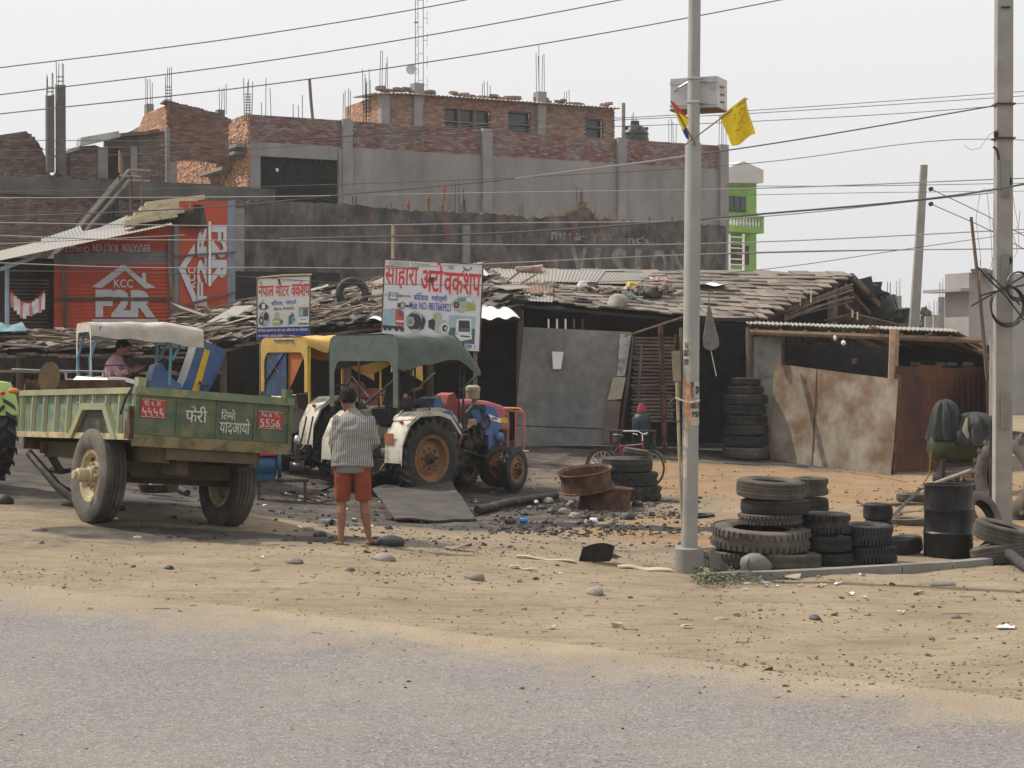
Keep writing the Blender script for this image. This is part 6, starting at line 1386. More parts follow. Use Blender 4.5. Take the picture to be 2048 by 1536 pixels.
# chassis
mb = MB(); mb.box((.42, Ln/2, -.14), (.12, Ln-.1, .2)); mb.box((Wd-.42, Ln/2, -.14), (.12, Ln-.1, .2)); mb.box((Wd/2, .06, -.12), (Wd*.58, .12, .16)); mb.box((Wd/2, Ln-.1, -.12), (Wd*.7, .12, .16)); mb.box((Wd/2, 1.17, -.3), (.9, .12, .12)); mb.build('chassis_beam', M_['tframe'], T)
mb = MB(); mb.box((.7, .35, -.27), (.16,.35,.2)); mb.prism([(.25,-.24),(1.7,-.24),(1.62,-.42),(.36,-.42)], .1, Matrix.Translation((0,.8,0))); mb.build('spring_bracket', M_['tframe'], T, None)
zc = -.99+.56
mb = MB(); mb.box((Wd/2, 1.17, zc), (1.75, .13, .13)); mb.build('axle', M_['tframe'], T)
for s, x in ((-1, .10), (1, Wd-.2)):
    wh = thing('wheel', None, None); wh.parent = T; wh.location = (x, 1.17, zc); wh.rotation_euler = (0, R(-90) if s < 0 else R(90), 0)
    inst('tyre', tyre_mesh('rib', .56, .30, .31, 'rubber_dusty'), wh)
    mb = rim_mb(.30, .22); mb.lathe([(.25,.03),(.2,.02),(.17,.05),(.12,.055),(.001,.06)], 40); mb.build('rim', M_['rimcream'], wh, 35)
    mb = MB(); mb.lathe([(.1,.04),(.1,.12),(.085,.13),(.08,.26),(.055,.27),(.05,.31),(.001,.315)], 20)
    for k in range(8): a = k*math.pi/4; mb.lathe([(.018,.04),(.018,.1),(.001,.105)], 6, Matrix.Translation((.135*math.cos(a), .135*math.sin(a), 0)))
    mb.build('hub', M_['rimcream'], wh, 35)
    mb = MB()
    for k in range(4): a = k*math.pi/2+.5; mb.lathe([(.028,.047),(.001,.0475)], 12, Matrix.Translation((.21*math.cos(a), .21*math.sin(a), 0)))
    mb.build('hand_hole', M_['darkiron'], wh)
    for k in range(1): pass
mb = MB(); mb.tube([(.42,Ln-.1,-.2),(Wd/2,Ln+1.0,-.42)], .06, 6); mb.tube([(Wd-.42,Ln-.1,-.2),(Wd/2,Ln+1.0,-.42)], .06, 6); mb.tube([(Wd/2,Ln+.95,-.42),(Wd/2,Ln+1.3,-.42)], .05, 6); mb.build('drawbar', M_['tframe'], T); MB().tube([(.1,3.5,-.2),(.3,2.9,-.62),(.5,2.3,-.86),(.9,2.2,-.84)], [.05,.06,.09,.04], 7).build('tipping_jack', M_['darkiron'], T, 50)
mb = MB(); mb.box((.1,Ln+.05,.62), (.05,.05,.12)); mb.box((.15,Ln-.02,.3), (.1,.06,.62)); mb.build('front_post', M_['darkiron'], T)
# ================================================================ TYRES IN THE YARD
def stack(u, v, Ds, lab, grp):
    pass
TG1 = 'old tyres piled behind the kerb'
def tyre_on(pix, Rr, w, z, m, kind, lab, dx=0, dy=0, tilt=(0, 0), grp=None, cell={}, lift=0):
    g = GG(*pix); p = Vector((g.x+dx, g.y+dy, g.z+z+w/2+lift)); lone_tyre(p, Rr, w, m, kind, (tilt[0], tilt[1], random.uniform(0, 6)), None, lab, grp)
# pile nearest the pole: base at pixel (1545,1140)
b1 = (1552, 1138)
tyre_on(b1, .37, .17, .0, 'rubber_dusty', 'rib', 'bottom right tyre of the pile beside the steel pole', dx=.12, grp=TG1)
tyre_on(b1, .38, .17, .0, 'rubber_dusty', 'block', 'bottom left tyre of the nearest pile, behind the torn tube', dx=-.42, dy=.25, grp=TG1)
tyre_on(b1, .56, .25, .19, 'rubber_dusty', 'block', 'widest tyre, a muddy lug tyre lying tilted low in the pile beside the steel pole', dx=-.13, dy=.3, tilt=(0, R(4)), grp=TG1)
tyre_on(b1, .38, .12, .46, 'rubber_dusty', 'block', 'thin mud-caked notched tyre lying just on top of the widest tyre', dx=-.02, dy=.3, grp=TG1)
tyre_on(b1, .38, .17, .57, 'rubber', 'rib', 'black ribbed tyre second from the top of the tallest pile behind the kerb', dx=.03, dy=.3, grp=TG1)
tyre_on(b1, .38, .22, .74, 'rubber_dusty', 'rib', 'topmost pale dusty tyre of the tallest pile behind the kerb', dx=-.02, dy=.3, tilt=(R(3), R(-3)), grp=TG1)
tyre_on((1655,1128), .30, .15, 0, 'rubber', 'rib', 'bottom tyre of the second pile from the steel pole', grp=TG1)
tyre_on((1655,1128), .30, .19, .16, 'rubber', 'rib', 'middle ribbed tyre of the second pile from the steel pole', dx=-.01, grp=TG1)
tyre_on((1655,1128), .29, .24, .36, 'rubber', 'block', 'top notched tyre of the second pile from the steel pole', dx=-.03, grp=TG1)
for k, wd in ((0,'lowest'),(1,'second'),(2,'third')): tyre_on((1630,1098), .24, .2, .2*k, 'rubber', 'rib', wd+' tyre hidden in the narrow pile behind the two tallest kerb piles', dy=.5, dx=.02, grp=TG1)
tyre_on((1630,1098), .24, .24, .62, 'rubber_dusty', 'block', 'small notched tyre peeping out behind the two tallest kerb piles', dy=.5, dx=.02, grp=TG1)
tyre_on((1738,1125), .32, .20, 0, 'rubber_black', 'block', 'bottom black notched tyre of the third pile from the steel pole', tilt=(0, R(2)), grp=TG1)
tyre_on((1735,1125), .31, .24, .20, 'rubber_black', 'block', 'top black notched tyre of the third pile from the steel pole', dx=-.02, grp=TG1)
for k in range(3): tyre_on((1766,1112), .18, .20, .2*k, 'rubber_black', 'rib', ('bottom','middle','top')[k]+' small black tyre of the narrow pile left of the black drum', dy=.3, grp=TG1)
tyre_on((1812,1112), .26, .2, .0, 'rubber_black', 'rib', 'black tyre lying flat and open just left of the black drum', dy=.3, tilt=(R(6),0), grp=TG1)
tyre_on((1828,1002), .30, .14, 0, 'rubber_dusty', 'rib', 'lone tyre lying on orange soil beyond the black drum')
tyre_on((1895,1050), .28, .12, 0, 'rubber_dusty', 'rib', 'thin tyre lying on the soil right behind the black drum', dx=-.6)
# tall stack in the shed mouth
TG2 = 'tyres in the tall stack by the lean-to'
zz = 0
for k, (Rr, w, m, kind, lb) in enumerate(((.54,.27,'rubber_dusty','rib','dusty bottom tyre'),(.51,.26,'rubber','rib','second tyre from the bottom'),(.52,.25,'rubber','rib','third tyre from the bottom'),(.47,.23,'rubber','rib','fourth tyre from the bottom'),(.49,.23,'rubber','rib','fifth tyre from the bottom'),(.49,.24,'rubber','rib','sixth tyre from the bottom'),(.42,.2,'rubber','rib','second tyre from the top'),(.36,.17,'rubber','rib','small top tyre'))):
    tyre_on((1492,917), Rr, w, zz, m, kind, lb+' of the tall stack in the shed mouth', dx=random.uniform(-.03,.03), grp=TG2, tilt=(0, R(random.uniform(-1.5,1.5)))); zz += w*.985
# pile with bicycle and rims
TG3 = 'tyres piled under the bicycle'
tyre_on((1268,1003), .43, .24, 0, 'rubber', 'block', 'bottom tyre of the pile beside the rusty wheel rims', dx=.05, dy=.4, grp=TG3)
tyre_on((1268,1003), .42, .23, .24, 'rubber', 'block', 'middle notched tyre of the pile beside the rusty wheel rims', dy=.4, grp=TG3)
tyre_on((1268,1003), .42, .24, .47, 'rubber', 'rib', 'upper wide tyre of the pile beside the rusty wheel rims', dx=-.09, dy=.4, grp=TG3)
tyre_on((1268,1003), .23, .11, .74, 'rubber_dusty', 'rib', 'small grey tyre tilted on top of the pile beside the rusty rims', dx=.06, dy=.35, tilt=(R(-3), R(-9)), grp=TG3)
tyre_on((1393,1032), .28, .045, .0, 'rubber_black', 'rib', 'thin motorcycle tyre lying on sand behind the steel pole', tilt=(0,0))
# right edge: two tyres, big lug tyre, tracked wheel, split tube
TG4 = 'two tyres stacked at the right edge'
tyre_on((2005,1125), .36, .24, 0, 'rubber_dusty', 'rib', 'lower tyre of the tilted pair at the right edge before the concrete pole', tilt=(R(8), R(9)), grp=TG4)
tyre_on((2003,1125), .33, .22, .23, 'rubber_dusty', 'rib', 'upper pale-rimmed tyre of the tilted pair at the right edge', tilt=(R(10), R(9)), grp=TG4)
g = GG(2032,1045); lone_tyre(Vector((g.x+.1, g.y+.6, g.z+.62)), .66, .4, 'rubber_dusty', 'lug', (R(90), 0, R(-55)), None, 'huge upright tractor tyre at the right edge behind the concrete pole')
g = GG(1930,985); p = Vector((g.x, g.y+.3, g.z+.14)); T = thing('old_tractor_wheel', 'old lugged tractor wheel lying flat with spokes showing, before the compressor', 'wheel', p, (R(10), 0, 0))
inst('tyre', tyre_mesh('lug', .48, .26, .3, 'rubber'), T); mb = rim_mb(.29,.2); 
for k in range(5): a = k*1.257; mb.tube([(0,0,0),(.27*math.cos(a), .27*math.sin(a),.05)], .03, 6)
mb.build('rim', M_['rust'], T, 40)
g = GG(1962,1075); T2 = lone_tyre(Vector((g.x, g.y, g.z+.30)), .33, .2, 'rubber_dusty', 'rib', (R(62), R(0), R(38)), None, 'tyre leaning on edge between the black drum and the concrete pole')
# rusty rims
def bigrim(pix, Rr, w, rot, lab, z, dx=0, dy=0, plate=False):
    g = GG(*pix); T = thing('wheel_rim', lab, 'wheel rim', (g.x+dx, g.y+dy, g.z+z), rot, 'rusty truck wheel rims')
    mb = MB(); h = w/2
    mb.lathe([(Rr, h), (Rr-.012, h+.008), (Rr-.045, h-.03), (Rr-.04, h-.07), (Rr-.055, h-.10), (Rr-.055, -h+.10), (Rr-.04, -h+.07), (Rr-.045, -h+.03), (Rr-.012, -h-.008), (Rr, -h), (Rr+.0, -h+.012), (Rr-.03, -h+.03), (Rr-.03, -h+.06), (Rr-.042, -h+.09), (Rr-.042, h-.09), (Rr-.03, h-.06), (Rr-.03, h-.03), (Rr, h-.012)], 56, closed=True); mb.build('rim', M_['rust'], T, 35)
    mb = MB(); mb.lathe([(Rr-.08,-h*.55),(Rr*.6,-h*.6),(Rr*.4,-h*.3),(Rr*.22,-h*.3),(.001,-h*.3) if plate else (Rr*.22,-h*.35)], 40)
    mb.build('disc', mat('dusty_rust_disc', (.2,.13,.07), .9, .3, 8, col2=(.12,.06,.035), c2=.4, s2=6), T, 40); return T
bigrim((1190,1018), .43, .30, (R(8), R(-8), 0), 'large rusty wheel rim tilted on top of another, left of the tyre pile', .46, dx=-.14, dy=.0)
bigrim((1205,1018), .44, .34, (0, R(3), 0), 'rusty wheel rim lying underneath the tilted one', .17, dx=.05, dy=.25, plate=True)

# ================================================================ BICYCLE
def bicycle():
    g = GG(1262,985); T = thing('bicycle', 'red bicycle with chrome handlebar and yellow mudguard tips parked behind the tyre pile', 'bicycle', (g.x-.05, g.y+1.1, gz(g.x, g.y+1.1)), (R(-7), 0, R(-38)))
    rw = .33
    for x in (-.52, .52):
        w_ = thing('wheel', None, None); w_.parent = T; w_.location = (x, 0, rw); w_.rotation_euler = (R(90), 0, 0)
        mb = MB(); mb.lathe([(rw-.02+.02*math.cos(i*math.pi/3), .02*math.sin(i*math.pi/3)) for i in range(6)], 36, closed=True); mb.build('tyre', M_['rubber_black'], w_, 60)
        mb = MB(); mb.lathe([(rw-.035,-.012),(rw-.045,0),(rw-.035,.012),(rw-.03,0)], 36, closed=True)
        for k in range(18): a = k*math.pi/9; mb.tube([(.02*math.cos(a+1),.02*math.sin(a+1),.03*(-1)**k),((rw-.04)*math.cos(a),(rw-.04)*math.sin(a),0)], .003, 3)
        mb.tube([(0,0,-.05),(0,0,.05)], .025, 8); mb.build('rim', M_['chrome'], w_, 60)
        mb = MB(); mb.grid(lambda a, b: (x+(rw+.03)*math.cos(R(15+160*a) if x < 0 else R(5+120*a)), (b-.5)*.06, rw+(rw+.03)*math.sin(R(15+160*a) if x < 0 else R(5+120*a))), 14, 2, .004); mb.build('mudguard', M_['darkiron'], T)
        aa = R(175) if x < 0 else R(5); s_ = 1
        mb = MB(); mb.grid(lambda a, b: (x+(rw+.035)*math.cos(aa+(a-.5)*.5), (b-.5)*.07, rw+(rw+.035)*math.sin(aa+(a-.5)*.5)), 6, 2, .004); mb.build('mudguard_tip', M_['yellowpaint'] if x > 0 else M_['orange'], T)
    red = mat('bicycle_red', (.2,.02,.03), .4, .15, 5); mb = MB(); Bb = (0,0,.3)
    for a, b in ((Bb,(-.17,0,.78)),((-.15,0,.72),(.34,0,.78)),(Bb,(.36,0,.68)),((.33,0,.84),(.37,0,.62)),(Bb,(-.52,0,.33)),((-.52,0,.33),(-.16,0,.74))): mb.tube([a, b], .016, 8)
    mb.build('frame', red, T, 60)
    mb = MB(); mb.tube([(.37,-.05,.63),(.52,-.05,.33)], .012, 6); mb.tube([(.37,.05,.63),(.52,.05,.33)], .012, 6); mb.tube([(.33,0,.82),(.31,0,.95)], .013, 6)
    mb.tube([(.1,-.3,.98),(.22,-.28,.99),(.32,-.16,1.0),(.33,0,.96),(.32,.16,1.0),(.22,.28,.99),(.1,.3,.98)], .013, 8); mb.tube([(.25,-.2,.95),(.38,-.25,.93)], .008, 5); mb.build('handlebar', M_['chrome'], T, 60)
    mb = MB(); mb.blob((-.22,0,.92), (.13,.08,.035), 1, 12, .03); mb.tube([(-.17,0,.76),(-.2,0,.9)], .013, 6); mb.build('saddle', M_['blackplastic'], T, 60)
    mb = MB()
    for y in (-.06,-.02,.02,.06): mb.tube([(-.75,y,.72),(-.32,y,.72)], .007, 5)
    mb.tube([(-.7,.06,.72),(-.52,.06,.33)], .007, 5); mb.tube([(-.7,-.06,.72),(-.52,-.06,.33)], .007, 5); mb.tube([(-.75,-.06,.72),(-.75,.06,.72)], .007, 5); mb.build('carrier', M_['darkiron'], T)
    mb = MB(); mb.lathe([(.09,-.004),(.09,.004),(.001,.004)], 20, Matrix.Translation((0,-.04,.3)) @ WY); mb.tube([(0,-.05,.3),(.1,-.06,.16)], .01, 5); mb.tube([(0,.05,.3),(-.1,.06,.44)], .01, 5); mb.box((.1,-.1,.16), (.08,.08,.02)); mb.box((-.1,.1,.44), (.08,.08,.02)); mb.build('crank', M_['chrome'], T)
bicycle()

# ================================================================ STEEL POLE, BOX, FLAGS
pb = GG(1378,1150); POLE = pb
zc = lambda v, D=None: HC+(726-v)*(pb.y)/3600
T = thing('street_pole', 'tall pale stepped steel pole on a round concrete footing, rising out of the picture', 'pole', (pb.x, pb.y, 0))
topx = (1388-1378)/3600*pb.y
lean = lambda z: topx*(z-pb.z)/(zc(0)-pb.z)
zs = zc(290)
mb = MB(); n = 40
mb.lathe([(.001,pb.z-.3),(.155,pb.z-.3),(.155,pb.z+.27),(.13,pb.z+.285),(.001,pb.z+.285)], 24); mb.build('footing', M_['concrete'], T, 40)
prof = [(.088, pb.z+.2), (.086, zs), (.078, zs+.015), (.067, zs+.03), (.062, zc(0)+1.6)]
mb = MB(); mb.tube([(lean(z), 0, z) for r, z in prof], [r for r, z in prof], 32); mb.build('shaft', mat('pale_pole_paint', (.29,.29,.27), .75, .1, 2, .1, col2=(.22,.215,.195), c2=.4, s2=3, edge2=.5), T, 40)
for v in (1097, 205, 158): mb = MB(); z = zc(v); mb.tube([(lean(z),0,z-.012),(lean(z),0,z+.012)], [.096 if v > 500 else .073]*2, 24); mb.build('band', M_['steel'], T, 40)
# paper posters wrapped on the pole
def wrap(u0, u1, v0, v1, m, nm='poster', rr=.0895, par=None):
    D = pb.y; a0 = math.asin(max(-1, min(1, ((u0-1382)/3600*D)/rr))); a1 = math.asin(max(-1, min(1, ((u1-1382)/3600*D)/rr)))
    mb = MB(); mb.grid(lambda a, b: (lean(zc(v0))+rr*math.sin(a0+(a1-a0)*a), -rr*math.cos(a0+(a1-a0)*a), zc(v1)+(zc(v0)-zc(v1))*b), 10, 2); return mb.build(nm, m, par or T, 60)
PW = mat('weathered_poster_paper', (.42,.39,.34), .9, .12, 8, col2=(.3,.27,.24), c2=.35, s2=12); PO = mat('orange_poster_print', (.5,.2,.07), .9, .25, 14, col2=(.4,.36,.3), c2=.4, s2=18); PD = mat('dark_poster_print', (.1,.085,.08), .9, .3, 14, col2=(.3,.27,.24), c2=.3, s2=16)
wrap(1366,1379,676,760,PW); wrap(1368,1376,678,695,PW,rr=.091); wrap(1367,1375,718,730,PD,rr=.091); wrap(1366,1379,700,712,PD,rr=.0912)
wrap(1367,1381,760,850,PO); wrap(1380,1400,764,796,PW); wrap(1380,1387,764,796,PD,rr=.0912); wrap(1380,1400,800,812,PO,rr=.0905); wrap(1380,1400,806,816,PD,rr=.0912); wrap(1380,1400,818,850,PW); wrap(1366,1376,860,895,PW); wrap(1366,1374,900,955,PW)
def wtxt(s, u0, u1, v0, v1, m, bold=.03, rr=.0925, rot=False):
    D = pb.y; vs, fs = text_mesh(s, bold); q = []
    for a, b in vs:
        if rot: a, b = b, 1-a
        u = u0+(u1-u0)*a; an = math.asin(max(-1, min(1, ((u-1382)/3600*D)/rr))); q.append((lean(zc(v0))+rr*math.sin(an), -rr*math.cos(an), zc(v1)+(zc(v0)-zc(v1))*b))
    mb = MB().raw(q, fs); mb.build('poster_lettering', m, T)
INK = mat('black_ink', (.03,.03,.03), .8, .1, 9)
wtxt('PSP', 1383, 1401, 822, 834, INK); wtxt('D', 1390, 1395, 772, 788, INK); wtxt('DL', 1391, 1400, 772, 787, INK, rot=False)
wtxt('N', 1368, 1374, 684, 698, INK, .02); wtxt('B', 1368, 1373, 706, 712, INK, .02)
# meter box
bz0, bz1 = zc(218), zc(148); D = pb.y
T = thing('meter_box', 'grey-white steel box with louvre slots clamped high on the steel pole', 'meter box', (pb.x+.13, pb.y+.30, (bz0+bz1)/2), (0, 0, R(-24)))
bw, bd, bh = .52, .36, .33
MB().box((0,0,0), (bw,bd,bh)).build('case', mat('dull_white_box_paint', (.5,.49,.5), .6, .08, 5, col2=(.36,.34,.33), c2=.3, s2=6), T)
for z in (.11, -.125): MB().box((0,-bd/2-.004,z), (bw+.012,.014,.016)).build('seam', M_['steel'], T)
for k in range(3): MB().box((bw/2+.003, 0, .07-.08*k), (.008,.15,.014), (R(6),0,0)).build('louvre', M_['darkiron'], T)
MB().box((0,0,-bh/2-.006), (bw+.02,bd+.02,.012)).build('base_plate', mat('brown_underside', (.16,.11,.08), .8), T)
MB().tube([(-.21,-.19,.03),(-.14,-.24,.06),(.0,-.26,.12)], .01, 6).build('clamp_bracket', M_['steel'], T)
# flags
def flagpole(u0, v0, u1, v1, y0, r, nm, lab, cat='flag'):
    a, b = W(u0, v0, pb.y-.12), W(u1, v1, pb.y-.12+y0); T = thing(nm, lab, cat, a); MB().tube([(0,0,0), b-a], r, 6).build('stick', M_['woodx'], T); return T, b-a
T, d = flagpole(1370, 290, 1495, 197, .0, .008, 'yellow_flag', 'yellow flag with red print on a stick tied to the steel pole')
Pq = lambda u, v, dy=0: W(u, v, pb.y-.12+dy)-Vector(T.location)
def fy(a, b):
    c00, c10, c11, c01 = Pq(1439,233), Pq(1491,193), Pq(1508,270,.05), Pq(1466,293,.05)
    return (c00*(1-a)+c10*a)*(1-b)+(c01*(1-a)+c11*a)*b+Vector((.012*math.sin(b*5+a*3)*b, .045*math.sin(a*8+b*4)*(.2+b), -.018*math.sin(a*6)*b))
MB().grid(fy, 18, 18, (0,.002,0)).build('flag_cloth', mat('yellow_flag_cloth', (.72,.56,.03), .85, .06, 9), T, 70)
mb = MB()
for k in range(16):
    a, b = .45+.3*math.sin(k*1.1)*.7+.1, .45+.22*math.cos(k*1.7); c = Vector(fy(a, b))+Vector((0,-.008,0)); mb.raw([c, c+Vector((.016,0,.004)), c+Vector((.012,0,.02)), c+Vector((-.002,0,.012))], [(0,1,2,3)])
for k in range(9):
    c = Vector(fy(.86, .25+.06*k))+Vector((0,-.008,0)); mb.raw([c, c+Vector((.012,0,.0)), c+Vector((.010,0,.016)), c+Vector((-.002,0,.012))], [(0,1,2,3)])
mb.build('red_print', mat('red_flag_ink', (.55,.16,.03), .9), T, kind='stuff')
T, d = flagpole(1392, 291, 1342, 202, 0, .009, 'striped_flag', 'furled red, yellow and blue flag hanging on a stick left of the steel pole')
for (pts, m) in ((((1342,202),(1347,203),(1378,238),(1371,243),(1352,222)), mat('flag_red', (.6,.06,.03), .85)), (((1349,221),(1353,221),(1378,240),(1374,252),(1366,262),(1356,240)), MATS['yellow_flag_cloth']), (((1363,258),(1368,250),(1377,262),(1378,280),(1372,276)), mat('flag_blue', (.05,.08,.32), .85))):
    q = [Pq(u, v, .02*(i % 2)) for i, (u, v) in enumerate(pts)]; MB().raw(q+[p+Vector((0,.004,0)) for p in q], [tuple(range(len(q))), tuple(range(2*len(q)-1, len(q)-1, -1))]).build('flag_cloth', m, T)
# bamboo props and loop tied to the pole
a, b = W(1366, 1100, pb.y-.02), W(1352, 704, pb.y+.0); T = thing('split_bamboo', 'split bamboo pole with a flat top tied against the steel pole', 'bamboo pole', a); d = b-a
MB().tube([(0,0,-.0), d*.33+Vector((-.005,0,0)), d*.66, d*.85], [.008,.014,.018,.02], 8).build('cane', M_['bamboo'], T, 50)
MB().box(d*.93, (.085,.02,.32), (0, R(-3), 0)).build('flat_board', mat('grey_bamboo_board', (.24,.21,.16), .85, .2, 6), T)
MB().tube([W(1350,795,pb.y-.1)-a, W(1362,800,pb.y-.12)-a, W(1380,806,pb.y-.115)-a, W(1400,800,pb.y-.1)-a], .010, 6).build('strap', M_['lettering'], T)
mb = MB(); c = W(1353, 820, pb.y-.02); mb.tube([c+Vector((.075*math.cos(t*.7+1)*(1+.1*(t % 3)), .02*math.sin(t), .13*math.sin(t*.7+1))) for t in range(18)], .007, 6); mb.build('coiled_cable', M_['blackplastic'], None, 60, label='loop of black and white cable hanging on the bamboo beside the steel pole', cat='cable')
# ================================================================ CONCRETE POLES
def cpole(nm, lab, u0, v0, w0, u1, v1, w1, D, m='polec'):
    a, b = W(u0, v0, D), W(u1, v1, D); T = thing(nm, lab, 'pole', a); mb = MB(); k = D/3600; d = b-a; s0, s1 = w0*k/2, w1*k/2
    vs = [Vector((x*s0, y*s0*.8, -.3)) for x, y in ((-1,-1),(1,-1),(1,1),(-1,1))]+[d+Vector((x*s1, y*s1*.8, 0)) for x, y in ((-1,-1),(1,-1),(1,1),(-1,1))]
    mb.raw(vs, [(3,2,1,0),(4,5,6,7),(0,1,5,4),(1,2,6,5),(2,3,7,6),(3,0,4,7)]); mb.build('shaft', M_[m], T); return T, d
T, d = cpole('power_pole', 'big weathered rectangular concrete power pole at the right edge, hung with cables', 2004, 1040, 34, 2008, -60, 31, 24.5)
k = 24.5/3600
MB().box((d.x*.93, -.1, d.z*.93), (.12, .03, .02)).build('step_bolt', M_['darkiron'], T)
for f in (.2, .45, .62): MB().box((d.x*f, -.135, d.z*f), (.1,.012,.5)).build('recess', M_['concrete'], T)
for v in (210, 278): z = (1040-v)*k; MB().box((d.x*z/d.z, 0, z), (.27,.26,.02)).build('band', M_['rust'], T)
for (u, v) in ((1992,268),(2020,362),(2021,520)): c = W(u, v, 24.4)-Vector(T.location); MB().lathe([(.001,.05),(.03,.04),(.035,.01),(.02,0),(.035,-.01),(.03,-.04),(.001,-.05)], 10, Matrix.Translation(c)).build('insulator', M_['blackplastic'], T, 50)
mb = MB(); mb.tube([W(1987,293,24.3)-Vector(T.location), W(1994,300,24.3)-Vector(T.location), W(1998,320,24.3)-Vector(T.location)], .02, 6); mb.build('bracket', M_['rust'], T)
T, d = cpole('power_pole', 'leaning slim concrete power pole seen above the lean-to roof', 1826, 665, 19, 1848, 330, 13, 47)
for v in (378, 408): a = W(1862, v, 46.9)-Vector(T.location); MB().lathe([(.001,.07),(.05,.05),(.06,0),(.05,-.05),(.001,-.07)], 10, Matrix.Translation(a) @ Matrix.Rotation(R(70),4,'Y')).build('insulator', M_['blackplastic'], T, 50)
MB().tube([W(1975,760,25.0), W(1960,600,25.0), W(1942,434,25.0)], [.03,.028,.022], 7).build('bamboo_pole', M_['wood'], None, 50, label='thin dark bamboo pole leaning up beside the concrete power pole', cat='bamboo pole')
T = thing('galvanised_post', 'thin galvanised angle post fixed to the left of the big concrete pole', 'post'); MB().box((W(1982,750,24.3)+W(1982,750,24.3))*.5, (.035,.03,1.1)).build('post', M_['tin'], T); MB().box(W(1981,950,24.3), (.03,.03,1.6)).build('lower_post', M_['darkiron'], T)
# coils
for i, (u, v, rr, lb) in enumerate(((2013,610,32,'large black cable coil hung on the big concrete pole'),(2035,570,22,'smaller black cable coil above the large one on the concrete pole'))):
    c = W(u, v, 24.2); mb = MB()
    for q in range(3): mb.tube([c+Vector(((rr+q)*k*math.cos(t*.33)+.01*q, .02*math.sin(t+q), (rr*1.15+q*2)*k*math.sin(t*.33)-.01*q)) for t in range(20)], .011, 6)
    mb.build('cable_coil', M_['blackplastic'], None, 60, label=lb, cat='cable coil')
mb = MB()
for (pts) in (((1955,534),(1985,566),(2010,590),(2048,640)), ((1975,545),(2000,570),(2040,610)), ((1942,612),(1990,585),(2048,552)), ((1958,592),(2000,580),(2048,570))): mb.tube([W(u, v, 24.1) for u, v in pts], .013, 5)
mb.build('cable_bundle', M_['blackplastic'], None, 50, label='crossing black cables bunched on the big concrete pole', cat='cable')
mb = MB()
for j, pts in enumerate((((1958,560),(1962,520),(1952,440),(1960,385),(1968,375),(1975,390),(1982,470),(1986,560)), ((1985,440),(1990,500),(1975,560),(1962,555),(1960,520)), ((2024,380),(2030,420),(2036,450),(2032,460)), ((2026,470),(2033,490),(2034,505),(2028,515)), ((2040,420),(2037,460),(2038,500)), ((1928,290),(1942,300),(1960,296),(1978,270),(1992,262)))):
    mb.tube([W(u, v, 24.6) for u, v in pts], .004, 4)
mb.build('loose_thin_wires', M_['wirepale'], None, 50, label='thin loose wires looping down around the big concrete pole', cat='wires')

# ================================================================ OVERHEAD WIRES
WG = 'overhead wires crossing the street'
wires = [
 ([(-20,138),(500,72),(930,0),(1000,-14)],26,.0085,'topmost overhead wire, leaving the picture above the antenna mast'),
 ([(-20,192),(560,118),(1240,0),(1300,-12)],26,.0085,'second overhead wire from the top, leaving the picture left of the steel pole'),
 ([(-20,230),(560,166),(1100,85),(1560,0),(1600,-8)],26,.0085,'third overhead wire from the top, passing behind the steel pole'),
 ([(-20,281),(650,275),(1000,246),(1240,236),(1500,221),(2060,182)],30,.006,'faint wire just above the brick parapet, upper of the close pair right of the flag'),
 ([(-20,303),(500,285),(1000,252),(1500,227),(2060,191)],30,.006,'faint wire forming the lower of the close pair right of the flag'),
 ([(-20,318),(500,298),(1000,262),(1500,243),(1990,212),(2060,205)],30,.006,'faint wire under the close pair right of the flag'),
 ([(-20,434),(220,425),(480,410),(670,391),(1040,356),(1300,322),(1500,294),(1992,211)],25,.010,'slanting cable rising to the band high on the big concrete pole'),
 ([(-20,384),(700,368),(1100,352),(1500,327),(1990,278),(2060,281)],28,.006,'thin wire meeting the big concrete pole at its rusty band'),
 ([(-20,396),(560,393),(1000,385),(1500,377),(2060,356)],25,.008,'pale wire crossing level with the balcony house roof'),
 ([(1450,372),(1700,372),(2060,366)],30,.006,'thin wire just under the balcony house roof level'),
 ([(-20,445),(560,452),(1000,446),(1450,438),(1990,385)],25,.008,'pale wire crossing over the top of the black wall'),
 ([(560,478),(1000,466),(1370,441),(1500,430),(2000,377),(2060,366)],24,.014,'thickest dark cable rising to the right across the black wall'),
 ([(-20,470),(190,478),(560,481),(1000,489),(1370,488),(1514,484),(2060,458)],25,.008,'pale wire crossing the orange shed logo panels'),
 ([(-20,489),(205,478),(370,470)],25,.006,'short pale wire slanting over the shed roof sheets'),
 ([(-20,525),(270,535),(560,535),(760,536),(960,528),(1360,510),(1500,505),(2060,497)],25,.008,'pale wire crossing just above the two signboards'),
 ([(-20,541),(400,548),(700,566),(1000,570),(1300,560)],25,.005,'thin dark wire crossing the smaller signboard lettering'),
 ([(1450,508),(1700,502),(2060,497)],30,.006,'thin wire low in the sky left of the leaning pole'),
 ([(1420,550),(1600,530),(1800,500),(2060,463)],30,.006,'thin wire slanting up across the low sky to the concrete pole'),
 ([(1862,378),(1990,440),(2060,478)],24.6,.006,'upper service wire from the leaning pole to the big concrete pole'),
 ([(1862,408),(1990,466),(2060,505)],24.6,.006,'lower service wire from the leaning pole to the big concrete pole'),
 ([(1500,390),(1700,386),(2060,382)],30,.005,'very thin wire beneath the balcony railing level in the sky'),
]
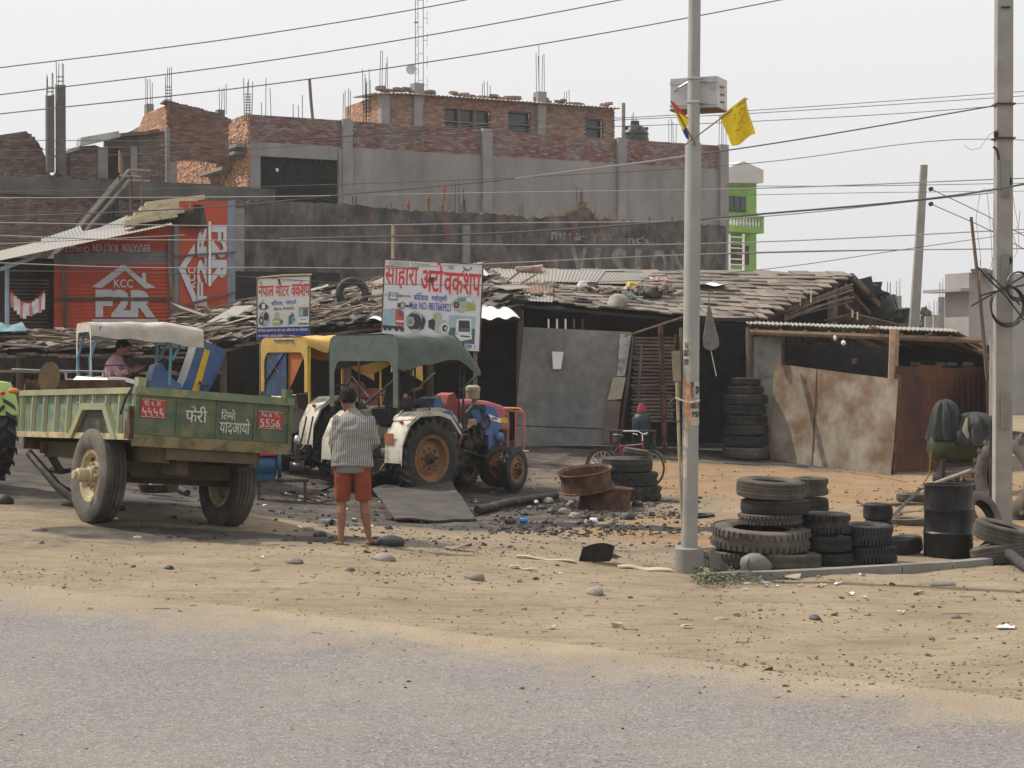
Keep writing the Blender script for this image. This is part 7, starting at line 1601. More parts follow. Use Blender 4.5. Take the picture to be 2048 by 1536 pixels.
for pts, D, r, lb in wires:
    # smooth curve through the points (monotone slopes), carried on beyond the picture
    us = [p[0] for p in pts]; vv = [p[1] for p in pts]; n_ = len(us)
    sec = [(vv[i+1]-vv[i])/(us[i+1]-us[i]) for i in range(n_-1)]; sl_ = [sec[0]]+[(sec[i-1]*(us[i+1]-us[i])+sec[i]*(us[i]-us[i-1]))/(us[i+1]-us[i-1]) for i in range(1, n_-1)]+[sec[-1]]
    out_ = [W(us[0]-1300, vv[0]-1300*sl_[0], D)] if us[0] < 0 else []
    for i in range(n_-1):
        h = us[i+1]-us[i]
        for t_ in range(7):
            t = t_/7; out_.append(W(us[i]+h*t, vv[i]*(2*t**3-3*t*t+1)+h*sl_[i]*(t**3-2*t*t+t)+vv[i+1]*(3*t*t-2*t**3)+h*sl_[i+1]*(t**3-t*t), D))
    out_.append(W(us[-1], vv[-1], D))
    if us[-1] > 2050 or vv[-1] < -5: out_.append(W(us[-1]+1300, vv[-1]+1300*sl_[-1], D))
    pale = 'pale' in lb
    MB().tube(out_, r*(1.0), 5).build('overhead_wire', M_['wirepale' if pale else 'wire'], None, 60, label=lb, cat='wire', group=WG)
MB().tube([W(1030,357,24.9), W(1300,323,24.9), W(1372,312,24.9)], .014, 6).build('wire_sleeve', M_['wirepale'], None, 60, label='pale sleeve on the slanting cable left of the steel pole', cat='wire sleeve')

# ================================================================ KERB
pts = [G(u, v) for u, v in ((1405,1162),(1500,1158),(1650,1152),(1800,1143),(1900,1137),(1985,1130))]
T = thing('kerb', 'low concrete kerb strip in front of the tyre piles', 'kerb')
for i in range(len(pts)-1):
    a, b = pts[i], pts[i+1]; d = b-a; d.z = 0; c = (a+b)/2; zt_ = max(gz(a.x,a.y), gz(b.x,b.y))
    MB().ebox((c.x, c.y+.06, zt_-.05), (d.length-.008, .13, .24), .012, (0, 0, math.atan2(d.y, d.x))).build('kerb_stone', M_['concrete'], T)

# ================================================================ DRUM, COMPRESSOR, JAR, ENGINE, SHEET, PIPES
g = GG(1897,1112); T = thing('oil_drum', 'dented black steel drum standing on the kerb corner', 'drum', g)
Hd = .84; mb = MB()
def dr(i, k, r): a = k*2*math.pi/40; return r*(1-.16*max(0, math.cos(a-4.1))**6*math.sin(max(0,min(1,(i-2)/9))*math.pi)**2+.035*noise.noise(Vector((math.cos(a)*2, math.sin(a)*2, i*.5)))) if r > .2 else r
mb.lathe([(.001,0),(.28,0),(.285,.01),(.285,.26),(.297,.28),(.285,.30),(.285,.54),(.297,.56),(.285,.58),(.285,Hd-.02),(.292,Hd),(.275,Hd),(.275,Hd-.3),(.001,Hd-.3)], 40, rfun=dr); mb.build('drum_shell', mat('black_drum_paint', (.012,.012,.014), .42, .3, 5, .25, bscale=9, col2=(.035,.022,.02), c2=.25, s2=4), T, 35)
MB().lathe([(.285,Hd-.012),(.298,Hd),(.298,Hd+.01),(.27,Hd+.01),(.27,Hd-.012)], 40, closed=True).build('rim', M_['darkiron'], T, 40)
MB().tube([GG(1795,1040,.05)+Vector((0,.3,0)), GG(1850,1010,.15)+Vector((0,.3,.1)), W(1945,940,24)], .03, 8).build('metal_pipe', M_['concrete'], None, 50, label='grey pipe slanting up behind the black drum', cat='pipe')
MB().ebox(GG(1800,1030,.0)+Vector((0,.5,.1)), (1.2,.1,.04), .1, (0,0,.3)).build('wooden_plank', M_['wood'], None, label='short plank lying on the soil left of the black drum', cat='plank')
# compressor
g = GG(1925,955); D = 31; c = W(1927, 893, D); T = thing('air_compressor', 'dusty green air compressor tank under a black cloth with motor behind', 'air compressor', (c.x, c.y, 0))
mb = MB(); mb.lathe([(.001,-.62),(.1,-.61),(.2,-.57),(.28,-.5),(.3,-.42),(.3,.42),(.28,.5),(.2,.57),(.1,.61),(.001,.62)], 28, Matrix.Translation((0,0,c.z)) @ Matrix.Rotation(R(90),4,'Y') @ Matrix.Rotation(R(18),4,'X'))
mb.build('tank', mat('olive_tank_paint', (.035,.042,.015), .38, .2, 4, metal=.2, col2=(.1,.11,.08), c2=.3, s2=1.5, edge2=.3), T, 40)
for x in (-.4,.4): MB().box((x,-.1,c.z/2-.1), (.06,.3,c.z-.2)).build('leg', M_['darkiron'], T)
z = c.z
mb = MB()
def fold(i, k, r): a = k*2*math.pi/72; return r*(1+.13*math.sin(a*7+i*.5)+.09*math.sin(a*13+i)+.25*noise.noise(Vector((math.cos(a)*1.7, math.sin(a)*1.7, i*.35))))
for (x, y, z0_, h_, r_) in ((-.3,0,.2,.62,.22),(.2,-.04,.12,.48,.34),(.48,-.02,.1,.4,.24)):
    mb.lathe([(r_*1.25,z+z0_-.08),(r_*1.22,z+z0_),(r_*1.1,z+z0_+h_*.3),(r_,z+z0_+h_*.55),(r_*.9,z+z0_+h_*.72),(r_*.72,z+z0_+h_*.86),(r_*.45,z+z0_+h_*.96),(.01,z+z0_+h_)], 72, Matrix.Translation((x, y, 0)), rfun=fold)
mb.build('cover_cloth', M_['cloth_d'], T, 70)
mb = MB(); mb.tube([(-.02,-.32,z+.5),(-.06,-.34,z+.3),(.02,-.33,z+.1)], [.02,.05,.04], 8); mb.build('cloth_fold', mat('pale_cloth_edge', (.3,.27,.2), .9), T, 60)
MB().tube([W(1862,900,30.5), W(1858,950,30.5), GG(1845,972,.02), GG(1800,960,.02)+Vector((0,.1,0)), GG(1700,945,.02)], .012, 5).build('air_hose', mat('yellow_brown_hose', (.3,.18,.05), .6), None, 50, label='thin yellowish hose trailing over the soil from the compressor to the rusty sheet', cat='hose')
# blue jar
p = W(1283, 860, 39.0); T = thing('water_jar', 'blue plastic water drum with red cap standing by the bamboo panel', 'jar', p-Vector((0,0,.08))); T.scale = (.82,.82,.85)
mb = MB(); mb.lathe([(.001,-.35),(.24,-.35),(.25,-.1),(.24,-.09),(.25,-.08),(.25,.08),(.24,.09),(.25,.1),(.25,.28),(.24,.29),(.25,.3),(.24,.42),(.17,.5),(.12,.52),(.12,.55),(.001,.55)], 26); mb.build('body', mat('blue_grey_plastic', (.014,.034,.045), .45, .2, 4), T, 40)
MB().lathe([(.12,.54),(.12,.66),(.08,.72),(.07,.78),(.001,.78)], 18).build('cap', mat('red_cap', (.28,.03,.04), .5), T, 40)
mb = MB(); g = GG(1225,900); T = thing('metal_table', 'dark iron table frame behind the bicycle', 'table', (W(1265,862,38.7)))
mb.box((0,0,0), (1.0,.5,.04)); mb.build('table_top', M_['darkiron'], T)
for x in (-.46,.46): MB().box((x,-.2,-.35), (.04,.04,.7)).build('leg', M_['darkiron'], T); MB().box((x,.2,-.35), (.04,.04,.7)).build('leg', M_['darkiron'], T)
# small engine by the trailer
g = GG(570,1003); T = thing('pump_engine', 'small blue diesel engine with red fuel tank on an iron stand', 'engine', (g.x-.12, g.y+.1, g.z), (0,0,R(8)))
z = .42
mb = MB(); mb.lathe([(.001,-.17),(.15,-.17),(.18,-.1),(.18,.1),(.15,.17),(.001,.17)], 20, Matrix.Translation((-.2,0,z+.12)) @ Matrix.Rotation(R(90),4,'Y')); mb.box((-.2,0,z+.02), (.3,.28,.22)); mb.lathe([(.001,-.03),(.2,-.03),(.21,0),(.2,.03),(.001,.03)], 24, Matrix.Translation((.02,0,z+.14)) @ Matrix.Rotation(R(90),4,'Y')); mb.build('crankcase', mat('teal_blue_enamel', (.015,.07,.13), .4, .2, 6), T, 40)
mb = MB(); mb.prism([(-.38,z+.3),(-.02,z+.3),(.0,z+.42),(-.04,z+.5),(-.34,z+.52),(-.4,z+.44)], .28, Matrix.Translation((0,-.14,0))); mb.build('fuel_tank', mat('bright_red_tank', (.5,.015,.03), .35, .1, 6), T, 40)
mb = MB(); mb.lathe([(.001,0),(.05,0),(.05,.02),(.001,.03)], 12, Matrix.Translation((-.2,0,z+.53))); mb.tube([(-.3,-.1,z+.54),(-.38,-.12,z+.55)], .02, 6); mb.build('filler_cap', M_['chrome'], T, 40)
mb = MB(); mb.lathe([(.001,-.12),(.09,-.12),(.1,0),(.12,.1),(.001,.12)], 18, Matrix.Translation((.3,0,z+.1)) @ Matrix.Rotation(R(90),4,'Y')); mb.tube([(.3,0,z+.15),(.3,0,z+.45),(.34,0,z+.55)], [.05,.05,.035], 10); mb.tube([(.35,-.05,z+.1),(.5,-.05,z+.1)], .03, 8); mb.build('pump', M_['darkiron'], T, 40)
mb = MB(); mb.blob((.3,0,z+.52), (.06,.06,.09), 2, 10, .02); mb.blob((.26,-.08,z+.15), (.035,.03,.03), 2, 8, .02); mb.build('pump_dome', M_['steel'], T, 60)
mb = MB(); mb.box((0,0,z-.1), (.95,.34,.04)); 
mb.build('stand_top', M_['darkiron'], T)
for x in (-.42,-.3,.42): MB().box((x,-.13,(z-.1)/2), (.04,.04,z-.1)).build('leg', M_['rust'], T)
MB().box((.42,.13,(z-.1)/2), (.04,.04,z-.1)).build('leg', M_['rust'], T)
mb = MB(); mb.tube([(.2,.1,z+.6),(.05,.1,z+.1)], .012, 5); mb.tube([(.45,.15,z+.9),(.3,.2,z+.2)], .014, 5); mb.tube([(.55,.15,z+.9),(.42,.2,z+.2)], .014, 5); mb.build('control_rod', M_['darkiron'], T)
# rubber / steel sheet on the ground in front of the tractor
T = thing('rubber_mat', 'dark scuffed rubber sheet lying bent on the ground before the blue tractor wheel', 'rubber mat')
c0, c1, c2, c3 = GG(790,1046,.04), GG(952,1046,.03), GG(890,985,.34), GG(745,1000,.18)
def fm(a, b): p = (c0*(1-a)+c1*a)*(1-b)+(c3*(1-a)+c2*a)*b; return p+Vector((.03*math.sin(b*9)*noise.noise(Vector((a*2,b*6,1))), 0, .03*noise.noise(Vector((a*3, b*3, 0)))+.04*abs(a-.5)**2+(.02*math.sin(a*14) if b > .9 else 0)))
MB().grid(fm, 26, 20, .025).build('mat_sheet', mat('dusty_black_rubber', (.04,.037,.034), .85, .2, 3, .2, col2=(.085,.075,.063), c2=.4, s2=1.5, edge2=.5), T, 60)
MB().tube([GG(955,1030,.08), GG(1020,1016,.1), GG(1112,1004,.1)], [.07,.075,.06], 12).build('fallen_pipe', M_['darkiron'], None, 60, label='thick dark pipe lying on oily ground beside the rubber sheet', cat='pipe')
for i, (pts, r, m, lb, nm) in enumerate((
  (((288,965),(330,970),(375,992)), .05, 'darkiron', 'dark channel lying on the ground behind the trailer', 'metal_channel'),
  (((600,1000),(640,1012),(665,1005)), .025, 'wood', 'bent strip of bark-like scrap near the engine stand', 'wood_strip'),
  (((638,1056),(660,1048),(676,1052)), .035, 'steel', 'short bent metal pipe left of the standing man', 'bent_pipe'),
  (((662,982),(640,990),(655,996)), .02, 'chrome', 'shiny metal lever lying behind the standing man', 'lever'),
 )): MB().tube([GG(u, v, .05) for u, v in pts], r, 7).build(nm, M_[m], None, 60, label=lb, cat=nm.replace('_', ' '))
g = GG(318,990,.05); T = thing('oil_pan', 'black oil pan with a folded paper in it on the ground behind the trailer', 'oil pan', g); MB().lathe([(.001,0),(.26,0),(.3,.12),(.28,.12),(.25,.02),(.001,.02)], 22).build('pan', M_['darkiron'], T, 40); MB().ebox((-.05,0,.12), (.16,.1,.14), .2).build('folded_paper', M_['cloth_w'], T); MB().blob((.22,0,.12), (.06,.06,.06), 1, 10, .0).build('tin_can', M_['steel'], T, 60)
g = GG(370,968,.02); MB().ebox(g+Vector((0,.2,.06)), (.55,.5,.02), .06, (R(14),0,.1)).build('plastic_board', M_['plastic_w'], None, label='bright white panel lying on the ground behind the trailer', cat='panel')
g = GG(1192,1125); T = thing('tyre_scrap', 'curved slab of cut tyre tread standing on the sand before the yard', 'tyre scrap', g+Vector((0,0,.0)), (0,0,R(10)))
MB().grid(lambda a, b: (-.2+.36*a+.03*b, -.06*math.sin(a*math.pi)-.1*b, .17*b+.05*math.sin(a*3)*b), 10, 6, (.01,.03,0)).build('outer_face', M_['rubber_black'], T, 50)
MB().grid(lambda a, b: (.02+.3*a, .05-.1*math.sin(a*3)*b, .01+.13*(1-a)*(b)+.02), 8, 6, (0,.02,.01)).build('inner_face', mat('pale_tyre_inside', (.24,.22,.19), .85, .15, 5), T, 50)
g = GG(915,1100); MB().grid(lambda a, b: (g.x-.16+.32*a, g.y+.12*b+.03*a, g.z+.02+.10*abs(a-.3)*(1-b)+.03*b), 10, 4, .008).build('bark_piece', mat('curled_tan_scrap', (.2,.16,.11), .9, .3, 6), None, 50, label='curled tan scrap piece on the sand right of the standing man', cat='scrap')
for (u0, v0, u1, v1, w_, lb) in ((1032,1118,1150,1128,.05,'long pale flake of dried mud or board left of the curved tyre slab'),(1235,1132,1345,1146,.09,'pale flat board strip lying between curved tyre slab and pole footing'),(1020,1135,1075,1142,.03,'small pale splinter on the sand below the long pale flake')):
    a, b = GG(u0, v0, .01), GG(u1, v1, .01)
    MB().grid(lambda s_, t: a+(b-a)*s_+Vector((0, (t-.5)*w_*3*(1-.6*abs(s_-.5))+.06*noise.noise(Vector((s_*5, 0, u0))), .012+.01*math.sin(s_*9))), 16, 3, .015).build('board_strip', mat('pale_board', (.4,.33,.22), .9, .15, 4), None, 50, label=lb, cat='board strip')
# torn tube under the big tyre
g = GG(1455,1150); MB().grid(lambda a, b: (g.x-.18+.42*a, g.y+.05+.1*math.sin(a*6), g.z+.0+.28*b*(.6+.4*math.cos(a*5))), 14, 6, (0,.02,0)).build('torn_inner_tube', mat('grey_rubber_tube', (.16,.15,.14), .6, .2, 4), None, 60, label='torn grey inner tube flopping over the kerb beside the pole footing', cat='inner tube')
g = GG(1512,1150); MB().blob(g+Vector((0,.08,.1)), (.17,.12,.13), 8, 16, .1).build('folded_inner_tube', MATS['grey_rubber_tube'], None, 60, label='smooth folded grey inner tube lying against the bottom tyre', cat='inner tube')
MB().tube([GG(1955,1110,.06), GG(1985,1118,.22), GG(2060,1148,.05)], [.03,.06,.06], 10).build('split_hose', M_['rubber'], None, 60, label='thick black split hose at the lower right before the tyre pair', cat='hose')
# ================================================================ PEOPLE
def loft(mb, rings, n=20, cap=True):
    "rings: (centre, right, front, rx, ry)"
    vs = []; fs = []
    for c, rt, fr_, rx, ry in rings:
        for k in range(n): a = 2*math.pi*k/n; vs.append(Vector(c)+Vector(rt)*math.cos(a)*rx+Vector(fr_)*math.sin(a)*ry)
    for i in range(len(rings)-1):
        for k in range(n): fs.append((i*n+k, i*n+(k+1) % n, (i+1)*n+(k+1) % n, (i+1)*n+k))
    if cap: fs += [tuple(range(n-1, -1, -1)), tuple((len(rings)-1)*n+k for k in range(n))]
    return mb.raw(vs, fs)
CL = bpy.data.textures.new('cloth_folds', 'CLOUDS'); CL.noise_scale = .12; CL.noise_depth = 3
def fuse(o, vox, fold=0):
    m = o.modifiers.new('fuse', 'REMESH'); m.mode = 'VOXEL'; m.voxel_size = vox; m.use_smooth_shade = True
    s_ = o.modifiers.new('soften', 'SMOOTH'); s_.iterations = 3; s_.factor = .5
    if fold:
        d = o.modifiers.new('folds', 'DISPLACE'); d.texture = CL; d.strength = fold; d.mid_level = .5; d.texture_coords = 'GLOBAL'
def hand(mb, w_, d, side, up=Vector((0,0,1)), curl=.5, s=1.0):
    "palm from wrist w_ along d, thumb on `side` vector"
    d = d.normalized(); sd = (side-d*side.dot(d)).normalized(); nrm = d.cross(sd).normalized()
    loft(mb, [(w_, sd, nrm, .024*s, .018*s), (w_+d*.03*s, sd, nrm, .034*s, .017*s), (w_+d*.08*s, sd, nrm, .040*s, .014*s), (w_+d*.095*s, sd, nrm, .036*s, .012*s)], 12)
    for k, (off, L_) in enumerate(((.028,.07),(.010,.08),(-.009,.074),(-.027,.058))):
        b = w_+d*.088*s+sd*off*s; d1 = (d*math.cos(curl*.6)-nrm*math.sin(curl*.6)); d2 = (d*math.cos(curl*1.6)-nrm*math.sin(curl*1.6)); d3 = (d*math.cos(curl*2.4)-nrm*math.sin(curl*2.4))
        mb.tube([b, b+d1*L_*.45*s, b+d1*L_*.45*s+d2*L_*.32*s, b+d1*L_*.45*s+d2*L_*.32*s+d3*L_*.23*s], [.0095*s,.009*s,.008*s,.0065*s], 8)
    b = w_+d*.025*s+sd*.03*s; mb.tube([b, b+(d*.6+sd*.8)*.035*s, b+(d*.9+sd*.7)*.06*s, b+(d*1.0+sd*.45-nrm*.2)*.082*s], [.013*s,.011*s,.0095*s,.007*s], 8)
def head_mesh(mb, c, rt, fr_, up, s=1.0):
    c = Vector(c); rs = []
    for (h, rx, ry, fo) in ((-.118,.028,.03,.035),(-.108,.045,.055,.03),(-.08,.058,.075,.02),(-.04,.068,.088,.008),(0,.074,.096,0),(.04,.076,.1,-.004),(.075,.07,.09,-.008),(.1,.05,.066,-.008),(.114,.02,.03,-.008)):
        rs.append((c+up*h*s+fr_*fo*s, rt, fr_, rx*s, ry*s))
    loft(mb, rs, 20)
    mb.tube([c+fr_*.085*s+up*.02*s, c+fr_*.118*s-up*.022*s, c+fr_*.088*s-up*.03*s], [.008*s,.014*s,.01*s], 8)      # nose
    for g_ in (-1, 1):
        mb.blob(c+rt*g_*.076*s-fr_*.008*s, (.010*s,.02*s,.032*s), 2, 8, 0)                                           # ear
        mb.blob(c+rt*g_*.03*s+fr_*.082*s+up*.028*s, (.02*s,.012*s,.008*s), 2, 8, 0)                                # brow
    mb.tube([c+fr_*.09*s-up*.058*s-rt*.022*s, c+fr_*.097*s-up*.056*s, c+fr_*.09*s-up*.058*s+rt*.022*s], .007*s, 6)  # lips
def person(label, J, rt, fr_, shirt_m, trouser_m, shirt_long=False, trouser_to='knee', group=None, hem=.0, bulk=1.0, headrt=None, headfr=None, headup=None, sleeve=.98, barefoot=True, hands='hang', under=None, shirt_rings=None):
    T = thing('person', label, 'person', Vector(J['pelvis'])*1.0 if False else (0, 0, 0)); J = {k: Vector(v) for k, v in J.items()}
    base = Vector(((J['anL'].x+J['anR'].x)/2, (J['anL'].y+J['anR'].y)/2, min(J['anL'].z, J['anR'].z)-.07)); T.location = base; J = {k: v-base for k, v in J.items()}
    rt = Vector(rt).normalized(); fr_ = Vector(fr_).normalized(); hr = Vector(headrt or rt).normalized(); hf = Vector(headfr or fr_).normalized(); hu = hr.cross(hf).normalized()
    mb = MB()
    P, C_, N_ = J['pelvis'], J['chest'], J['neck']; ax = (N_-P).normalized(); f2 = (fr_-ax*fr_.dot(ax)).normalized()
    loft(mb, [(P-ax*.08, rt, f2, .12, .09), (P, rt, f2, .155, .105), (P+ax*.1, rt, f2, .135, .095), (P.lerp(C_, .6), rt, f2, .14, .1), (C_, rt, f2, .165, .115), (C_.lerp(N_, .6), rt, f2, .15, .1), (N_-ax*.02, rt, f2, .08, .07), (N_+ax*.02, rt, f2, .055, .06)], 20)
    mb.tube([N_-ax*.05, N_+(J['head']-N_)*.45, J['head']-hu*.04], [.062,.055,.052], 12)
    head_mesh(mb, J['head'], hr, hf, hu, 1.1)
    for s in 'LR':
        g_ = -1 if s == 'L' else 1
        mb.tube([J['chest'].lerp(J['sh'+s], .5), J['sh'+s], J['sh'+s].lerp(J['el'+s], .5), J['el'+s]], [.055,.055,.045,.037], 12)
        mb.tube([J['el'+s], J['el'+s].lerp(J['wr'+s], .3), J['wr'+s]], [.038,.038,.025], 12)
        d = J['wr'+s]-J['el'+s]; hand(mb, J['wr'+s], d*.7+Vector(J.get('hd'+s, d))*.0, -rt*g_*.6+f2*.8 if hands == 'hang' else Vector((0,0,1)), curl=.6)
        mb.tube([P.lerp(J['hip'+s], .7), J['hip'+s], J['hip'+s].lerp(J['kn'+s], .5), J['kn'+s]], [.08,.088,.072,.052], 12)
        k_, a_ = J['kn'+s], J['an'+s]; mb.tube([k_, k_.lerp(a_, .3)-f2*.015, k_.lerp(a_, .65), a_+Vector((0,0,.02)), a_-Vector((0,0,.03))], [.052,.055,.043,.032,.034], 12)
        to = J.get('toe'+s, a_+fr_*.17-Vector((0,0,.05))); heel = a_-(to-a_).normalized()*.05-Vector((0,0,.04)); tz = a_.z-.055
        d = Vector((to.x-a_.x, to.y-a_.y, 0)).normalized(); sd = Vector((-d.y, d.x, 0))
        loft(mb, [(Vector((heel.x, heel.y, tz)), sd, Vector((0,0,1)), .022, .018), (Vector((a_.x, a_.y, tz+.012)), sd, Vector((0,0,1)), .034, .035), (Vector((a_.x, a_.y, tz))+d*.09, sd, Vector((0,0,1)), .042, .025), (Vector((a_.x, a_.y, tz-.004))+d*.15, sd, Vector((0,0,1)), .045, .016), (Vector((a_.x, a_.y, tz-.008))+d*.175, sd, Vector((0,0,1)), .038, .011)], 12)
        for q in range(5): mb.tube([Vector((a_.x, a_.y, tz-.008))+d*(.165)+sd*(.032-.016*q), Vector((a_.x, a_.y, tz-.010))+d*(.205-.006*q*g_)+sd*(.034-.016*q)], [.009,.007], 6)
    o = mb.build('body', M_['skin'], T); fuse(o, .0065)
    # hair
    mb = MB(); c = J['head']
    rs = []
    for (h, rx, ry, fo) in ((-.07,.055,.04,-.06),(-.035,.078,.06,-.052),(-.01,.088,.092,-.026),(.03,.094,.112,-.014),(.065,.093,.115,-.009),(.1,.08,.096,-.009),(.124,.056,.068,-.009),(.136,.022,.032,-.009)): rs.append((c+hu*h+hf*fo, hr, hf, rx, ry))
    loft(mb, rs, 22)
    for v_i in range(len(mb.v)):
        v = Vector(mb.v[v_i]); k = noise.noise(v*40)*.016; mb.v[v_i] = tuple(v+(v-c).normalized()*k)
    mb.build('hair', M_['hair'], T, 80)
    mb = MB()
    for g_ in (-1, 1): mb.blob(c+hr*g_*.03+hf*.09+hu*.012, (.011,.006,.006), 1, 8, 0)
    mb.build('eye', M_['blackplastic'], T, 60)
    # shirt
    mb = MB(); rings = shirt_rings(P, C_, N_, ax, rt, f2) if shirt_rings else [(P-ax*.05, rt, f2, .19, .14), (P+ax*.08, rt, f2, .18, .13), (C_, rt, f2, .19, .14), (C_.lerp(N_, .5), rt, f2, .185, .125), (N_-ax*.035, rt, f2, .13, .09), (N_+ax*.005, rt, f2, .075, .075)]
    loft(mb, rings, 28)
    for s in 'LR':
        e_ = J['sh'+s].lerp(J['el'+s], min(1, sleeve)); pts = [J['chest'].lerp(J['sh'+s], .6), J['sh'+s], J['sh'+s].lerp(J['el'+s], .5), e_]; rr = [.075,.078,.068,.062]
        if sleeve > 1: pts.append(J['el'+s].lerp(J['wr'+s], sleeve-1)); rr.append(.05)
        mb.tube(pts, rr, 16)
    o = mb.build('shirt', shirt_m, T); fuse(o, .012, .05)
    # trousers
    mb = MB(); dn = ax
    loft(mb, [(P+ax*.07, rt, f2, .165, .125), (P-ax*.02, rt, f2, .175, .13), (P-ax*.1, rt, f2, .14, .11)], 24)
    for s in 'LR':
        h_, k_ = J['hip'+s], J['kn'+s]; pts = [P.lerp(h_, .7), h_, h_.lerp(k_, .5), k_.lerp(h_, .0)+(h_-k_).normalized()*hem]; rr = [.1,.108,.098,.088]
        if trouser_to == 'ankle': pts += [k_.lerp(J['an'+s], .5), J['an'+s]+Vector((0,0,.04))]; rr = [.1,.105,.088,.075,.062,.058]
        mb.tube(pts, rr, 16)
    o = mb.build('shorts' if trouser_to == 'knee' else 'trousers', trouser_m, T); fuse(o, .012, .025)
    return T, J
def check_mat():
    m = bpy.data.materials.new('black_white_checked_cotton'); m.use_nodes = True; t = m.node_tree; N = t.nodes; l = t.links.new; b = N['Principled BSDF']; b.inputs['Roughness'].default_value = .9; b.inputs['Specular IOR Level'].default_value = .1
    tc = N.new('ShaderNodeTexCoord'); mp = N.new('ShaderNodeMapping'); l(tc.outputs['Object'], mp.inputs[0]); mp.inputs['Rotation'].default_value = (0, R(3), 0); sp = N.new('ShaderNodeSeparateXYZ'); l(mp.outputs[0], sp.inputs[0])
    def line(o_, pitch, wd):
        a = N.new('ShaderNodeMath'); a.operation = 'MULTIPLY'; a.inputs[1].default_value = 1/pitch; l(o_, a.inputs[0]); f = N.new('ShaderNodeMath'); f.operation = 'FRACT'; l(a.outputs[0], f.inputs[0]); c = N.new('ShaderNodeMath'); c.operation = 'LESS_THAN'; c.inputs[1].default_value = wd; l(f.outputs[0], c.inputs[0]); return c.outputs[0]
    x = line(sp.outputs[0], .021, .45); z = line(sp.outputs[2], .021, .42)
    mu = N.new('ShaderNodeMix'); mu.data_type = 'RGBA'; mu.inputs[6].default_value = (.38,.36,.33,1); mu.inputs[7].default_value = (.06,.062,.064,1); l(x, mu.inputs[0])
    mu2 = N.new('ShaderNodeMix'); mu2.data_type = 'RGBA'; mu2.inputs[7].default_value = (.17,.17,.17,1); l(mu.outputs[2], mu2.inputs[6]); a = N.new('ShaderNodeMath'); a.operation = 'MULTIPLY'; a.inputs[1].default_value = .85; l(z, a.inputs[0]); l(a.outputs[0], mu2.inputs[0]); l(mu2.outputs[2], b.inputs['Base Color']); return m
g = GG(700,1090); gx, gy_, gzz = g.x+.0, g.y+.1, g.z
J = dict(pelvis=(gx+.02,gy_+.0,gzz+.93), chest=(gx+.04,gy_+.03,gzz+1.27), neck=(gx+.01,gy_+.10,gzz+1.49), head=(gx-.045,gy_+.16,gzz+1.61),
 shL=(gx-.14,gy_+.05,gzz+1.385), shR=(gx+.205,gy_+.05,gzz+1.375), elL=(gx-.20,gy_+.03,gzz+1.12), elR=(gx+.27,gy_+.06,gzz+1.12), wrL=(gx-.135,gy_+.14,gzz+.90), wrR=(gx+.16,gy_+.28,gzz+1.0),
 hipL=(gx-.075,gy_,gzz+.88), hipR=(gx+.12,gy_,gzz+.88), knL=(gx-.10,gy_+.02,gzz+.47), knR=(gx+.145,gy_+.03,gzz+.47), anL=(gx-.105,gy_-.05,gzz+.07), anR=(gx+.20,gy_+.0,gzz+.07), toeL=(gx-.17,gy_+.12,gzz), toeR=(gx+.27,gy_+.16,gzz))
def sr(P, C_, N_, ax, rt, f2):
    return [(P-ax*.075+Vector((.0,0,0)), rt, f2, .245, .16), (P+ax*.0, rt, f2, .24, .155), (P+ax*.14, rt, f2, .225, .15), (C_, rt, f2, .222, .15), (C_.lerp(N_, .35), rt, f2, .21, .14), (C_.lerp(N_, .62), rt, f2, .165, .12), (N_-ax*.035, rt, f2, .10, .085), (N_+ax*.015, rt, f2, .07, .075)]
pm, Jm = person('man standing with back turned in checked shirt and rust-orange shorts beside the trailer', J, (1,0,0), (0,1,0), check_mat(), mat('rust_orange_shorts', (.2,.045,.022), .9, .12, 7, .15), hem=.02, headfr=(-.12,.9,-.42), headrt=(1,.12,0), sleeve=1.12, shirt_rings=sr)
mb = MB(); P = Jm['pelvis']; loft(mb, [(P-Vector((.01,0,.13)), Vector((1,0,0)), Vector((0,1,0)), .19, .145), (P+Vector((0,0,.02)), Vector((1,0,0)), Vector((0,1,0)), .19, .145)], 24); o = mb.build('undershirt', mat('grey_undershirt', (.14,.145,.14), .9, .1, 6), pm); fuse(o, .012, .02)
q = Jm['elL']; MB().grid(lambda a, b: q+Vector((-.03+.07*a+.02*b, .02*math.sin(a*6), -.02-.34*b*(1-.3*a))), 6, 10, (0,.006,0)).build('shirt_tail', [m_ for m_ in bpy.data.materials if m_.name == 'black_white_checked_cotton'][0], pm, 70)
# man on the blue tractor with raised bonnet
D = 30.0
def w3(u, v, dy=0): return tuple(W(u, v, D)+Vector((0, dy, 0)))
J = dict(pelvis=w3(214,772), chest=w3(226,735), neck=w3(236,712), head=w3(245,694), shL=w3(231,716,.17), shR=w3(231,718,-.17), elL=w3(247,742,.2), elR=w3(241,748,-.22), wrL=w3(268,738,.1), wrR=w3(266,742,-.08),
 hipL=w3(218,776,.1), hipR=w3(218,776,-.1), knL=w3(264,778,.14), knR=w3(262,780,-.14), anL=w3(268,828,.12), anR=w3(266,830,-.12), toeL=w3(290,833,.12), toeR=w3(288,835,-.12))
person('man in faded pink shirt sitting bent forward on the white-canopied blue tractor', J, (.12,-.99,0), (.95,.1,-.1), mat('faded_pink_checked_shirt', (.42,.24,.26), .9, .15, 30, .1, col2=(.3,.17,.2), c2=.4, s2=20, edge2=.1), mat('dark_grey_trousers', (.045,.045,.055), .9, .2, 6), trouser_to='ankle', headfr=(.9,.05,-.4), headrt=(.05,-1,0), sleeve=1.7, hands='grip')
